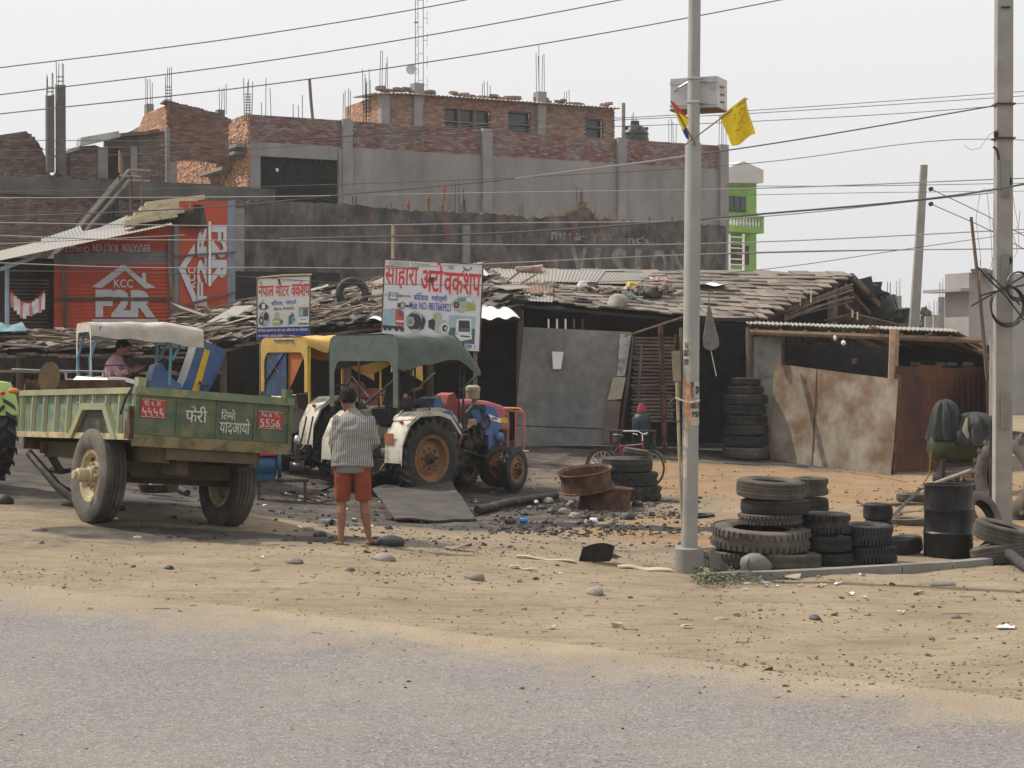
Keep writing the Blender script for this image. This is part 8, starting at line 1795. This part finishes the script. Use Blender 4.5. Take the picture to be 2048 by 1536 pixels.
# driver on the green-canopied tractor, in the shade
c, s = math.cos(hT), math.sin(hT); f_ = Vector((c, s, 0)); r__ = Vector((s, -c, 0)); b0 = W(786, 812, tBlue.location.y+.1)
def bb(f, r_, z): return tuple(b0+f_*f+r__*r_+Vector((0,0,z)))
J = dict(pelvis=bb(0,0,.06), chest=bb(.06,0,.36), neck=bb(.1,0,.58), head=bb(.08,-.0,.72), shL=bb(.07,-.19,.52), shR=bb(.07,.19,.52), elL=bb(.2,-.26,.26), elR=bb(.2,.26,.26), wrL=bb(.42,-.2,.3), wrR=bb(.42,.2,.3),
 hipL=bb(.02,-.1,.04), hipR=bb(.02,.1,.04), knL=bb(.45,-.16,.06), knR=bb(.45,.16,.06), anL=bb(.55,-.16,-.36), anR=bb(.55,.16,-.36), toeL=bb(.75,-.16,-.4), toeR=bb(.75,.16,-.4))
person('driver in dark grey shirt sitting in shade under the green canopy', J, tuple(r__), tuple(f_), mat('dark_grey_shirt', (.028,.028,.03), .9, .2, 6), MATS['dark_grey_trousers'], trouser_to='ankle', sleeve=.9, hands='grip')
# red and violet plastic flowers hanging in the green canopy
q = W(800,725,30.4); mb = MB()
for k in range(16): mb.blob(q+Vector((random.uniform(-.12,.12), random.uniform(-.1,.1), random.uniform(-.08,.08))), (.04,.04,.03), k, 7, .2)
mb.build('garland', mat('red_plastic_flowers', (.5,.03,.06), .6, .3, 9), None, 60, label='red plastic flower garland hanging under the green canopy', cat='garland')
# load items seen over the trailer: brown oval board and rails
p = W(98, 752, 23.0); mb = MB(); mb.lathe([(.001,-.012),(.135,-.012),(.14,0),(.135,.012),(.001,.012)], 28, Matrix.Scale(1.45, 4, Vector((0,0,1)))); 
mb = MB(); mb.prism([(.135*math.cos(a)*(1 if math.sin(a) < 0 else 1), .2*math.sin(a)) for a in [i*2*math.pi/28 for i in range(28)]], .03); mb.build('oval_board', mat('brown_fibre_board', (.17,.11,.06), .85, .25, 9, .2), None, 60, p+Vector((0,0,-.02)), (0,R(8),0), label='brown oval board standing up inside the trailer near its front', cat='board')
MB().box(W(150, 772, 23.4), (1.3,.04,.16)).build('rust_board', M_['rust'], None, label='rust-brown board lying along inside the trailer bed', cat='board')
mb = MB(); mb.tube([W(118,741,24.5), W(210,743,24.5), W(217,746,24.5), W(218,775,24.5)], .012, 6); mb.build('chrome_rail', M_['steel'], None, 60, label='thin steel rail showing above the trailer side', cat='rail')
MB().ebox(W(180,764,25.5), (.45,.4,.05), .05, (R(12),R(4),0)).build('white_fender_piece', M_['white'], None, label='white sheet metal piece shining behind the trailer side', cat='sheet metal')
# ================================================================ SIGNBOARDS
def sign(lab, pts, D, frame_m, bg_m):
    Fs = Frame(wxy(pts[0][0], D[0]), wxy(pts[1][0], D[1])); T = thing('signboard', lab, 'signboard', tuple(Fs.P(0,0,0)), (0,0,Fs.ang), 'workshop signboards')
    q = [Fs.uv(u, v) for u, v in pts]     # tl, tr, br, bl
    MB().raw([(x, 0, z) for x, z in q]+[(x, .03, z) for x, z in q], [(3,2,1,0),(4,5,6,7),(0,1,5,4),(1,2,6,5),(2,3,7,6),(3,0,4,7)]).build('board', bg_m, T)
    def m(a, b, y=-.006): p = (Vector(q[0])*(1-a)+Vector(q[1])*a)*(1-b)+(Vector(q[3])*(1-a)+Vector(q[2])*a)*b; return (p.x, y, p.y)
    for (i, j) in ((0,1),(1,2),(2,3),(3,0)):
        a, b = q[i], q[j]; MB().tube([(a[0], .0, a[1]), (b[0], .0, b[1])], .014, 4).build('frame_bar', frame_m, T)
    return T, m, q, Fs
class Print:
    def __init__(s, T, m, y=-.006): s.T = T; s.m = m; s.k = y
    def text(s, t, a0, b0, a1, b1, mt, bold=.02, reph=None, nm='lettering'):
        vs, fs = text_mesh(t, min(bold, .008)); mb = MB(); e = bold*.22*(a1-a0)/max(1, len(t)*.5)
        for q_, (dx, dy) in enumerate(((0,0),(e,e*.5),(-e,-e*.5),(e,-e*.7),(-e,e*.7)) if bold > .012 else ((0,0),)): mb.raw([s.m(a0+(a1-a0)*x+dx, b1+(b0-b1)*y+dy, s.k-.0004*q_) for x, y in vs], [tuple(f) for f in fs])
        for r_ in (reph or []):
            x, z = r_[0], r_[1]; w_ = r_[2]; h_ = r_[3] if len(r_) > 3 else w_*1.6
            pts = [(-.12,0),(.1,.5),(.4,.85),(.8,.8),(1.0,.5),(.85,.45),(.7,.62),(.45,.62),(.28,.4),(.12,0)]
            mb.raw([s.m(x+w_*p, z-h_*q_, s.k) for p, q_ in pts], [tuple(range(len(pts)))])
        return mb.build(nm, mt, s.T)
    def poly(s, pts, mt, nm='print', dk=0): return MB().raw([s.m(a, b, s.k-dk) for a, b in pts], [tuple(range(len(pts)))]).build(nm, mt, s.T)
    def polys(s, lst, nm='picture'):
        ms = []; mb = MB()
        for i, (pts, mt) in enumerate(lst):
            if mt not in ms: ms.append(mt)
            mb.mi = ms.index(mt); mb.raw([s.m(a, b, s.k-.0012*(i % 12)) for a, b in pts], [tuple(range(len(pts)))])
        return mb.build(nm, ms, s.T)
def ell(cx, cy, rx, ry, n=14, rot=0): return [(cx+rx*math.cos(t+0)*math.cos(rot)-ry*math.sin(t)*math.sin(rot), cy+rx*math.cos(t)*math.sin(rot)+ry*math.sin(t)*math.cos(rot)) for t in [i*2*math.pi/n for i in range(n)]]
def rect(a, b, c, d): return [(a,b),(c,b),(c,d),(a,d)]
SW = mat('vinyl_banner_white', (.62,.62,.66), .6, .04, 3, col2=(.54,.54,.58), c2=.35, s2=2); SRd = mat('banner_red_print', (.58,.05,.035), .6, .08, 12); SBl = mat('banner_blue_print', (.04,.07,.35), .6, .08, 12); SGn = mat('banner_green_print', (.06,.33,.13), .6, .1, 12)
gA, gB, gC, gK = mat('print_pale_grey_green', (.36,.43,.4), .6, .2, 20), mat('print_mid_grey', (.2,.24,.23), .6, .2, 20), mat('print_dark_grey', (.05,.05,.055), .6, .3, 20), mat('print_olive_yellow', (.34,.38,.08), .6, .2, 20)
gS = mat('print_sky_blue', (.3,.45,.5), .6, .15, 9); gR = mat('print_lorry_red', (.5,.1,.08), .6, .2, 20); gT = mat('print_dark_teal', (.07,.14,.15), .6, .2, 20); gW = mat('print_white', (.66,.66,.66), .6, .05, 20)
PLm = mat('sign_pole', (.13,.1,.09), .8, .25, 6)
T, m, q, Fs = sign('large white workshop signboard with red and blue lettering above the blue tractor', ((769,518),(966,529),(959,704),(762,690)), (36.5,36.9), M_['rust'], SW)
p = Print(T, m)
p.text('साहारा', .015, .075, .345, .335, SRd, .035); p.text('अटो', .375, .0, .60, .345, SRd, .035); p.text('वकशप', .61, .11, .985, .36, SRd, .035, reph=[(.79,.125,.06,.075)])
p.text('९८१७६६९९२३  ९८१६००००००', .055, .018, .46, .075, SGn, .01); p.text('786', .64, .03, .705, .075, SGn, .01)
p.poly([(.845+.05*math.cos(t)*k+0*t, .035+.045*math.sin(t)*k) for k, ts in ((1, [i*math.pi/8 for i in range(9)]), (.62, [math.pi-i*math.pi/8 for i in range(9)])) for t in ts], SGn, 'crescent_print')
p.text('बिदवास', .31, .37, .455, .46, SBl, .02, reph=[(.372,.385,.025,.03)]); p.text('महोत्तरी', .49, .375, .645, .465, SBl, .02)
p.text('Mob NO:-9817669923', .27, .47, .69, .56, SBl, .018)
p.text('यो लाईनमा बनाईन्छ ।', .50, .91, .95, .985, SBl, .02)
# armature, rotor, lorry, alternator, starter, second starter, coach
p.polys([(rect(.055,.375,.15,.475), gB), (rect(.07,.375,.135,.42), gA), (rect(.07,.43,.135,.455), gW), (rect(.0,.40,.055,.42), gA), (rect(.15,.405,.28,.42), gB), (rect(.15,.40,.19,.43), gB)], 'armature_picture')
p.polys([(ell(.2,.525,.035,.045), gB), (ell(.2,.525,.018,.025), gA), (rect(.23,.515,.265,.54), gC), (rect(.15,.50,.18,.55), gC)], 'rotor_picture')
p.polys([([(.0,.585),(.125,.56),(.125,.745),(.0,.765)], gS), ([(.0,.585),(.125,.56),(.125,.58),(.0,.6)], gA), ([(.13,.57),(.175,.56),(.215,.6),(.225,.76),(.135,.755)], gR), ([(.16,.58),(.205,.60),(.21,.655),(.16,.65)], gT), (rect(.01,.765,.21,.80), gC), (ell(.035,.80,.018,.028), gC), (ell(.08,.80,.018,.028), gC), (ell(.15,.80,.02,.03), gC), (ell(.205,.80,.02,.03), gC), (rect(.14,.7,.22,.72), gW)], 'lorry_picture')
p.polys([(ell(.34,.70,.1,.115), gB), (ell(.36,.69,.085,.1), gA), (ell(.325,.705,.075,.1), gC), (ell(.285,.705,.042,.058), gA), (ell(.285,.705,.026,.036), gB), ([(.40,.62),(.44,.68),(.42,.78),(.38,.80),(.40,.7)], gC), ([(.3,.79),(.38,.79),(.36,.85),(.33,.85)], gA), (rect(.31,.575,.335,.61), gA)], 'alternator_picture')
p.polys([([(.465,.68),(.52,.65),(.56,.67),(.58,.76),(.53,.79),(.47,.76)], gC), (ell(.56,.63,.05,.055), gA), (rect(.515,.60,.555,.66), gK), ([(.54,.68),(.64,.66),(.69,.74),(.68,.80),(.62,.84),(.56,.85),(.53,.76)], gA), (ell(.635,.755,.045,.06), gW), (ell(.637,.757,.03,.042), gC), (ell(.645,.76,.016,.022), gA), ([(.55,.84),(.62,.83),(.6,.9),(.56,.9)], gA)], 'starter_picture')
p.polys([([(.69,.46),(.76,.38),(.87,.37),(.93,.43),(.93,.5),(.86,.54),(.80,.57),(.72,.54)], gA), ([(.84,.45),(.94,.46),(.94,.53),(.85,.54)], gK), (ell(.745,.48,.03,.04), gC), (ell(.745,.48,.014,.02), gR), ([(.85,.38),(.90,.40),(.91,.44),(.84,.43)], gW), ([(.75,.40),(.84,.39),(.83,.43),(.76,.44)], gB)], 'starter_motor_picture')
p.polys([(rect(.675,.60,.945,.915), gT), (rect(.675,.60,.945,.74), gS), ([(.675,.64),(.73,.66),(.73,.74),(.675,.75)], gA), ([(.76,.64),(.90,.63),(.915,.86),(.80,.89),(.745,.83),(.75,.68)], gW), ([(.775,.655),(.885,.65),(.895,.78),(.775,.785)], gC), ([(.785,.74),(.88,.735),(.89,.775),(.785,.78)], gT), (rect(.80,.825,.895,.84), gC), (ell(.76,.81,.012,.012), gS), (ell(.905,.80,.012,.012), gS)], 'coach_picture')
for x0, v0, v1 in ((784,450,1000),(951,705,1000)):
    a = Fs.uv(x0, v0, .06); bq = Fs.uv(x0, v1, .06); MB().tube([(bq[0], .06, .0), (a[0]+(.02 if x0 == 784 else 0), .06, a[1])], .04 if x0 == 951 else .028, 8).build('post', M_['bamboo'] if x0 == 784 else PLm, T, 60)
mb = MB(); x, z = Fs.uv(862, 556); mb.ebox((x, -.03, z), (.12,.05,.02), .2); mb.raw([(x-.05,-.05,z),(x+.04,-.05,z),(x+.02,-.05,z-.12),(x-.02,-.05,z-.1)], [(0,1,2,3)]); mb.build('torn_spot', M_['rust'], T)
T, m, q, Fs = sign('small white workshop signboard with blue bottom band above the yellow canopy', ((514,556),(621,551),(619,678),(514,680)), (35.5,35.7), PLm, mat('small_banner_white', (.6,.6,.58), .6, .04, 3, col2=(.52,.52,.5), c2=.35, s2=2))
p = Print(T, m)
p.poly(rect(.0,.80,1,1.0), mat('banner_deep_blue', (.03,.045,.2), .6, .1, 9), 'blue_band'); p.k = -.009
p.text('नेपाल', .03, .06, .315, .31, SRd, .03); p.text('मोटर', .35, .075, .60, .31, SRd, .03); p.text('वकशप', .645, .125, .985, .32, SRd, .03, reph=[(.80,.13,.06,.07)])
p.text('मो.नं. ९८४१०००४३३', .47, .05, .76, .085, gC, .0)
p.text('बिदवास,', .27, .37, .49, .46, SBl, .01, reph=[(.34,.385,.03,.03)]); p.text('महोत्तरी', .54, .365, .74, .46, SBl, .01)
p.text('Mob No. 9818007023', .32, .485, .70, .53, gC, .01)
p.text('यहाँ सेल्फ डाइनामो तथा मोटर पार्ट गाडीको सबै काम विश्वासका', .01, .82, .97, .885, gW, .01); p.text('साथ गरिन्छ र मर्मत गरिन्छ ।', .015, .91, .52, .965, gW, .01)
p.polys([([(.05,.42),(.1,.4),(.15,.41),(.2,.46),(.17,.52),(.06,.51),(.03,.47)], gC), (rect(.09,.42,.15,.5), gW), ([(.06,.4),(.12,.34),(.15,.36),(.1,.4)], gA), ([(.17,.43),(.23,.47),(.18,.51)], gT)], 'starter_picture')
p.polys([(ell(.14,.66,.1,.12), gB), (ell(.15,.65,.08,.1), gA), (ell(.17,.63,.05,.07), gC), (ell(.08,.69,.045,.07), gC), (ell(.08,.69,.022,.035), gA), ([(.16,.7),(.22,.68),(.2,.78),(.15,.78)], gS)], 'alternator_picture')
p.polys([([(.29,.68),(.36,.64),(.44,.66),(.5,.7),(.47,.77),(.3,.77)], gK), (ell(.38,.61,.05,.05), gA), (rect(.3,.70,.4,.725), gW), ([(.42,.67),(.5,.71),(.45,.76)], gT), (rect(.4,.68,.44,.75), gS)], 'starter_picture')
p.polys([([(.6,.64),(.67,.57),(.72,.66),(.69,.74),(.6,.77)], gT), (ell(.69,.69,.035,.05), gA), (ell(.69,.69,.018,.025), gC), (rect(.585,.62,.6,.78), gS)], 'dynamo_picture')
p.polys([([(.78,.5),(.97,.49),(.98,.76),(.78,.77)], gW), (rect(.78,.495,.975,.52), gR), ([(.79,.525),(.965,.52),(.965,.64),(.79,.645)], gT), ([(.8,.535),(.87,.53),(.87,.63),(.8,.63)], gS), (rect(.82,.68,.92,.69), gC), (rect(.785,.745,.96,.765), gC)], 'coach_picture')
for x0 in (522, 612):
    a = Fs.uv(x0, 680, .04); top = Fs.uv(x0, 556 if x0 < 600 else 548, .04); MB().tube([(a[0], .05, 0), (a[0], .05, top[1])], .035, 8).build('post', PLm, T, 60)
a, b = Fs.uv(512, 556, -.03), Fs.uv(624, 549, -.03); MB().tube([(a[0], -.03, a[1]), ((a[0]+b[0])/2, -.03, (a[1]+b[1])/2+.02), (b[0], -.03, b[1])], .016, 7).build('top_stick', M_['bamboo'], T, 60)
x, z = Fs.uv(558, 560); MB().raw([(x-.02,-.02,z+.02),(x+.02,-.02,z+.02),(x+.03,-.03,z-.06),(x,-.03,z-.11)], [(0,1,2,3)]).build('torn_spot', M_['rust'], T)

# ================================================================ STONES, LITTER, WEEDS
SV = 'stones on the sandy verge'
for (u, v, rx, rz_, m_, lb) in ((780,1092,.20,.085,'stone_d','largest dark smooth stone beside the standing man\'s feet'),(640,1072,.11,.055,'stone_d','rounded dark stone just left of the standing man\'s feet'),(618,1062,.07,.04,'stone','small greyish stone behind the rounded dark one'),(768,1118,.13,.055,'stone','bluish grey stone below the largest dark stone'),
   (588,1127,.10,.045,'stone','brown half-buried stone on the sand below the man'),(510,1140,.07,.03,'stone','pale oval stone left of the brown half-buried one'),(952,1160,.10,.055,'stone','pale lumpy stone in the middle of the sandy verge'),(1190,1190,.11,.055,'stone','big pale stone half sunk in sand between man and steel pole'),
   (1440,1243,.07,.025,'stone','flat pale stone at the asphalt fringe right of the pole footing'),(1630,1237,.07,.035,'stone_d','dark pointed stone below the kerb piles'),(1912,1240,.06,.03,'stone','small tan stone lower right of the sandy verge'),(78,1058,.11,.04,'stone','grey stone behind the road edge below the trailer hitch'),
   (1885,1172,.14,.04,'stone','low smooth tan stone beneath the black drum'),(8,1008,.12,.09,'stone_d','dark round stone at the left edge under the green tractor'),(1130,1078,.06,.035,'stone','reddish stone on the dark soil left of the pole'),(1225,1108,.05,.03,'stone','small stone right of the curved tyre slab'),(700,1140,.07,.025,'stone_d','flat broken shard stone on the sand'),
   (338,1138,.05,.03,'stone_d','little dark stone below the trailer\'s near wheel'),(275,1072,.08,.02,'stone','low flat stone right of the near trailer wheel')):
    g = GG(u, v, -.01); stone_at(g, (rx, rx*.75, rz_), m_, None, lb, SV, flat=.5, amp=.1)
RB = 'rubble stones by the rusty rims'
rb = ((1098,1010,.10,'stone'),(1118,1002,.09,'stone'),(1142,1012,.08,'stone'),(1085,1022,.07,'stone_d'),(1105,1028,.08,'stone_d'),(1130,1030,.1,'stone'),(1150,1034,.09,'stone'),(1172,1036,.07,'stone_d'),(1060,1020,.06,'stone'),(1048,1032,.07,'stone_d'),(1090,1046,.06,'stone_d'),(1200,1040,.07,'stone_d'),(1255,1038,.12,'stone_d'),(1275,1012,.1,'stone_d'),(1160,1050,.07,'stone_d'),(1225,1048,.05,'stone'))
ord_ = ('first','second','third','fourth','fifth','sixth','seventh','eighth','ninth','tenth','eleventh','twelfth','thirteenth','fourteenth','fifteenth','sixteenth')
for i, (u, v, r_, m_) in enumerate(sorted(rb)):
    g = GG(u, v, 0); stone_at(g, (r_, r_*.8, r_*.65), m_, None, '%s rubble stone from the left in the heap before the rusty rims' % ord_[i], RB, flat=.6, amp=.2)
for (u, v, ln, rot, m_, nm, lb, cat) in ((1047,1046,.11,.1,'cloth_b','blue_can','blue tin can lying among the rubble','can'),(1187,1045,.10,.15,'plastic_w','white_bottle','white plastic bottle lying on dark soil below the rims','bottle'),(1071,1012,.09,.9,'chrome','shiny_can','shiny tin standing among the rubble','can'),(1020,1048,.14,.05,'darkiron','dark_canister','dark canister lying left of the blue can','canister')):
    g = GG(u, v, .04); mb = MB(); mb.lathe([(.001,-ln/2),(.036,-ln/2),(.038,-ln*.4),(.038,ln*.4),(.03,ln*.5),(.012,ln*.52),(.012,ln*.62),(.001,ln*.62)], 14, Matrix.Rotation(R(90) if rot < .8 else R(30),4,'Y') @ Matrix.Rotation(rot,4,'X')); mb.build(nm, M_[m_] if m_ != 'cloth_b' else mat('blue_tin', (.04,.2,.5), .4), None, 50, g, label=lb, cat=cat)
def scatter_bits(nm, n, regions, size, mats_, lab, flat=.5, seed=1, paper=False, push=.0):
    random.seed(seed); mbs = [MB() for _ in mats_]
    for k in range(n):
        u0, v0, u1, v1 = random.choice(regions); u, v = random.uniform(u0, u1), random.uniform(v0, v1)
        # quick ground hit: use rays on the fitted surface
        p = G(u, v) if n < 500 else None
        if p is None:
            r = ray(u, v); t = (HC-.15)/(-r.z)
            for _ in range(5):
                x, y = r.x*t, r.y*t; t = (HC-gz(x, y))/(-r.z)
            p = Vector((r.x*t, r.y*t, 0)); 
            if p.y < 6 or p.y > 45: continue
        if random.random() > .25+1.6*max(0, noise.noise(Vector((p.x*.55, p.y*.8, seed)))+.15): continue
        z = GZ(p.x, p.y); s = random.uniform(*size)*(1.8 if random.random() < .06 else 1); mb = mbs[k % len(mbs)]
        if paper:
            a = random.uniform(0, 6); c, d = math.cos(a)*s, math.sin(a)*s
            mb.grid(lambda i, j: (p.x+(i-.5)*c-(j-.5)*d*.6, p.y+(i-.5)*d+(j-.5)*c*.6, z+.008+random.uniform(0, s*.35)), 2, 2)
        else: mb.ebox((p.x, p.y, z+s*.12), (s, s*random.uniform(.5,.9), s*random.uniform(.35,.7)), .28, (random.uniform(-.4,.4), random.uniform(-.4,.4), random.uniform(0,6)))
    for mb, m_ in zip(mbs, mats_):
        if mb.v: mb.build(nm, m_, None, None, label=lab, kind='stuff')
random.seed(3)
DK = mat('dark_clod', (.13,.1,.075), .95, .3, 8, rand=.5); TN = mat('tan_clod', (.25,.195,.13), .95, .3, 8, rand=.35)
verge = [(0,1090,2048,1230),(0,1040,2048,1180),(600,1150,2048,1380),(1400,1180,2048,1400)]
yard = [(260,960,1400,1080),(560,1010,1400,1100),(300,930,1300,1000)]
scatter_bits('verge_pebbles', 5000, verge+[(700,1060,1400,1150)]*2, (.008,.022), (TN, DK), 'small pebbles and clods scattered over the sandy verge', seed=11)
scatter_bits('yard_debris', 3600, yard+[(980,1000,1400,1070)]*3, (.015,.05), (M_['stone_d'], mat('oily_clod', (.07,.06,.052), .9, .3, 8, rand=.5), M_['darkiron']), 'dark oily crumbs and scrap bits trodden into the workshop yard', seed=12)
scatter_bits('soil_crumbs', 900, [(1400,940,2048,1110)], (.02,.05), (TN, DK), 'crumbs and stones on the orange soil', seed=13)
scatter_bits('larger_clods', 110, verge+yard, (.035,.06), (DK, TN), 'larger loose clods and broken stones', seed=14)
scatter_bits('road_grit', 2500, [(0,1190,2048,1536)], (.006,.014), (TN, DK), 'loose grit lying on the asphalt', seed=15)
scatter_bits('litter', 110, [(1420,1150,2048,1195),(1440,1160,1900,1182),(480,985,680,1030)], (.03,.1), (M_['plastic_w'], mat('tan_rag', (.34,.27,.2), .9), mat('pink_paper', (.42,.3,.27), .9), mat('grey_plastic_litter', (.2,.21,.22), .6), mat('dark_litter', (.08,.085,.09), .6), mat('blue_litter', (.17,.24,.34), .6)), 'torn plastic and paper litter caught along the kerb', seed=16, paper=True)
scatter_bits('yard_litter', 46, [(560,980,1350,1060),(1420,960,1800,1100),(500,1100,2000,1260)], (.04,.09), (M_['plastic_w'], mat('tan_paper', (.45,.38,.27), .9)), 'scattered pale scraps of paper and plastic', seed=17, paper=True)
g = GG(2010,1262,.01); MB().grid(lambda a, b: g+Vector(((a-.5)*.14, (b-.5)*.1, .01+.02*math.sin(a*7)*math.sin(b*5))), 6, 5, .003).build('white_packet', M_['plastic_w'], None, 60, label='crumpled white packet on the sand at the far right', cat='packet')
# weeds by the footing
random.seed(21); mb = MB()
for k in range(900):
    u = 1385+abs(random.gauss(0, 75)); 
    if u > 1620: continue
    v = 1162+random.gauss(0, 7)+(u-1385)*-.0; r = ray(u, v); p = G(u, v) if k < 0 else None
    t = (HC-.0)/(-r.z); x, y = r.x*t, r.y*t
    for _ in range(3): t = (HC-gz(x, y))/(-r.z); x, y = r.x*t, r.y*t
    z = GZ(x, y); a = random.uniform(0, 6.28); l_ = random.uniform(.02,.06); h_ = random.uniform(.01,.09)
    c = Vector((x, y, z+h_)); d = Vector((math.cos(a), math.sin(a), random.uniform(-.2,.6)))*l_; s_ = Vector((-math.sin(a), math.cos(a), 0))*l_*.35
    mb.raw([c, c+d*.5+s_, c+d, c+d*.5-s_], [(0,1,2,3)])
mb.build('weeds', mat('dusty_weed_green', (.1,.11,.055), .85, .4, 12, rand=.5), None, label='dusty green weeds growing round the pole footing', kind='stuff')
random.seed(22); mb = MB()
for k in range(80):
    p = G(random.uniform(300,2000), random.uniform(1080,1300)); a = random.gauss(0, .7); l_ = random.uniform(.04,.15); z = GZ(p.x, p.y)+.008
    mb.tube([(p.x, p.y, z), (p.x+math.cos(a)*l_*.5, p.y+math.sin(a)*l_*.5, z+.003), (p.x+math.cos(a+.3)*l_, p.y+math.sin(a)*l_, z)], .0035, 4)
mb.build('straw_and_twigs', mat('dry_twig', (.2,.14,.08), .95, .4, 6, rand=.5), None, label='dry twigs and straw lying on the verge', kind='stuff')
# haze over the street
mb = MB(); mb.box((0, 150, 12), (700, 340, 28)); hzo = mb.build('haze', [], None, label='thin pale summer haze over the street', kind='stuff')
hm_ = bpy.data.materials.new('haze_air'); hm_.use_nodes = True; hn = hm_.node_tree; hn.nodes.remove(hn.nodes['Principled BSDF']); pv = hn.nodes.new('ShaderNodeVolumePrincipled'); pv.inputs['Density'].default_value = .00055; pv.inputs['Color'].default_value = (.9,.92,.95,1); pv.inputs['Anisotropy'].default_value = .2
hn.links.new(pv.outputs[0], hn.nodes['Material Output'].inputs['Volume']); hzo.data.materials.append(hm_)
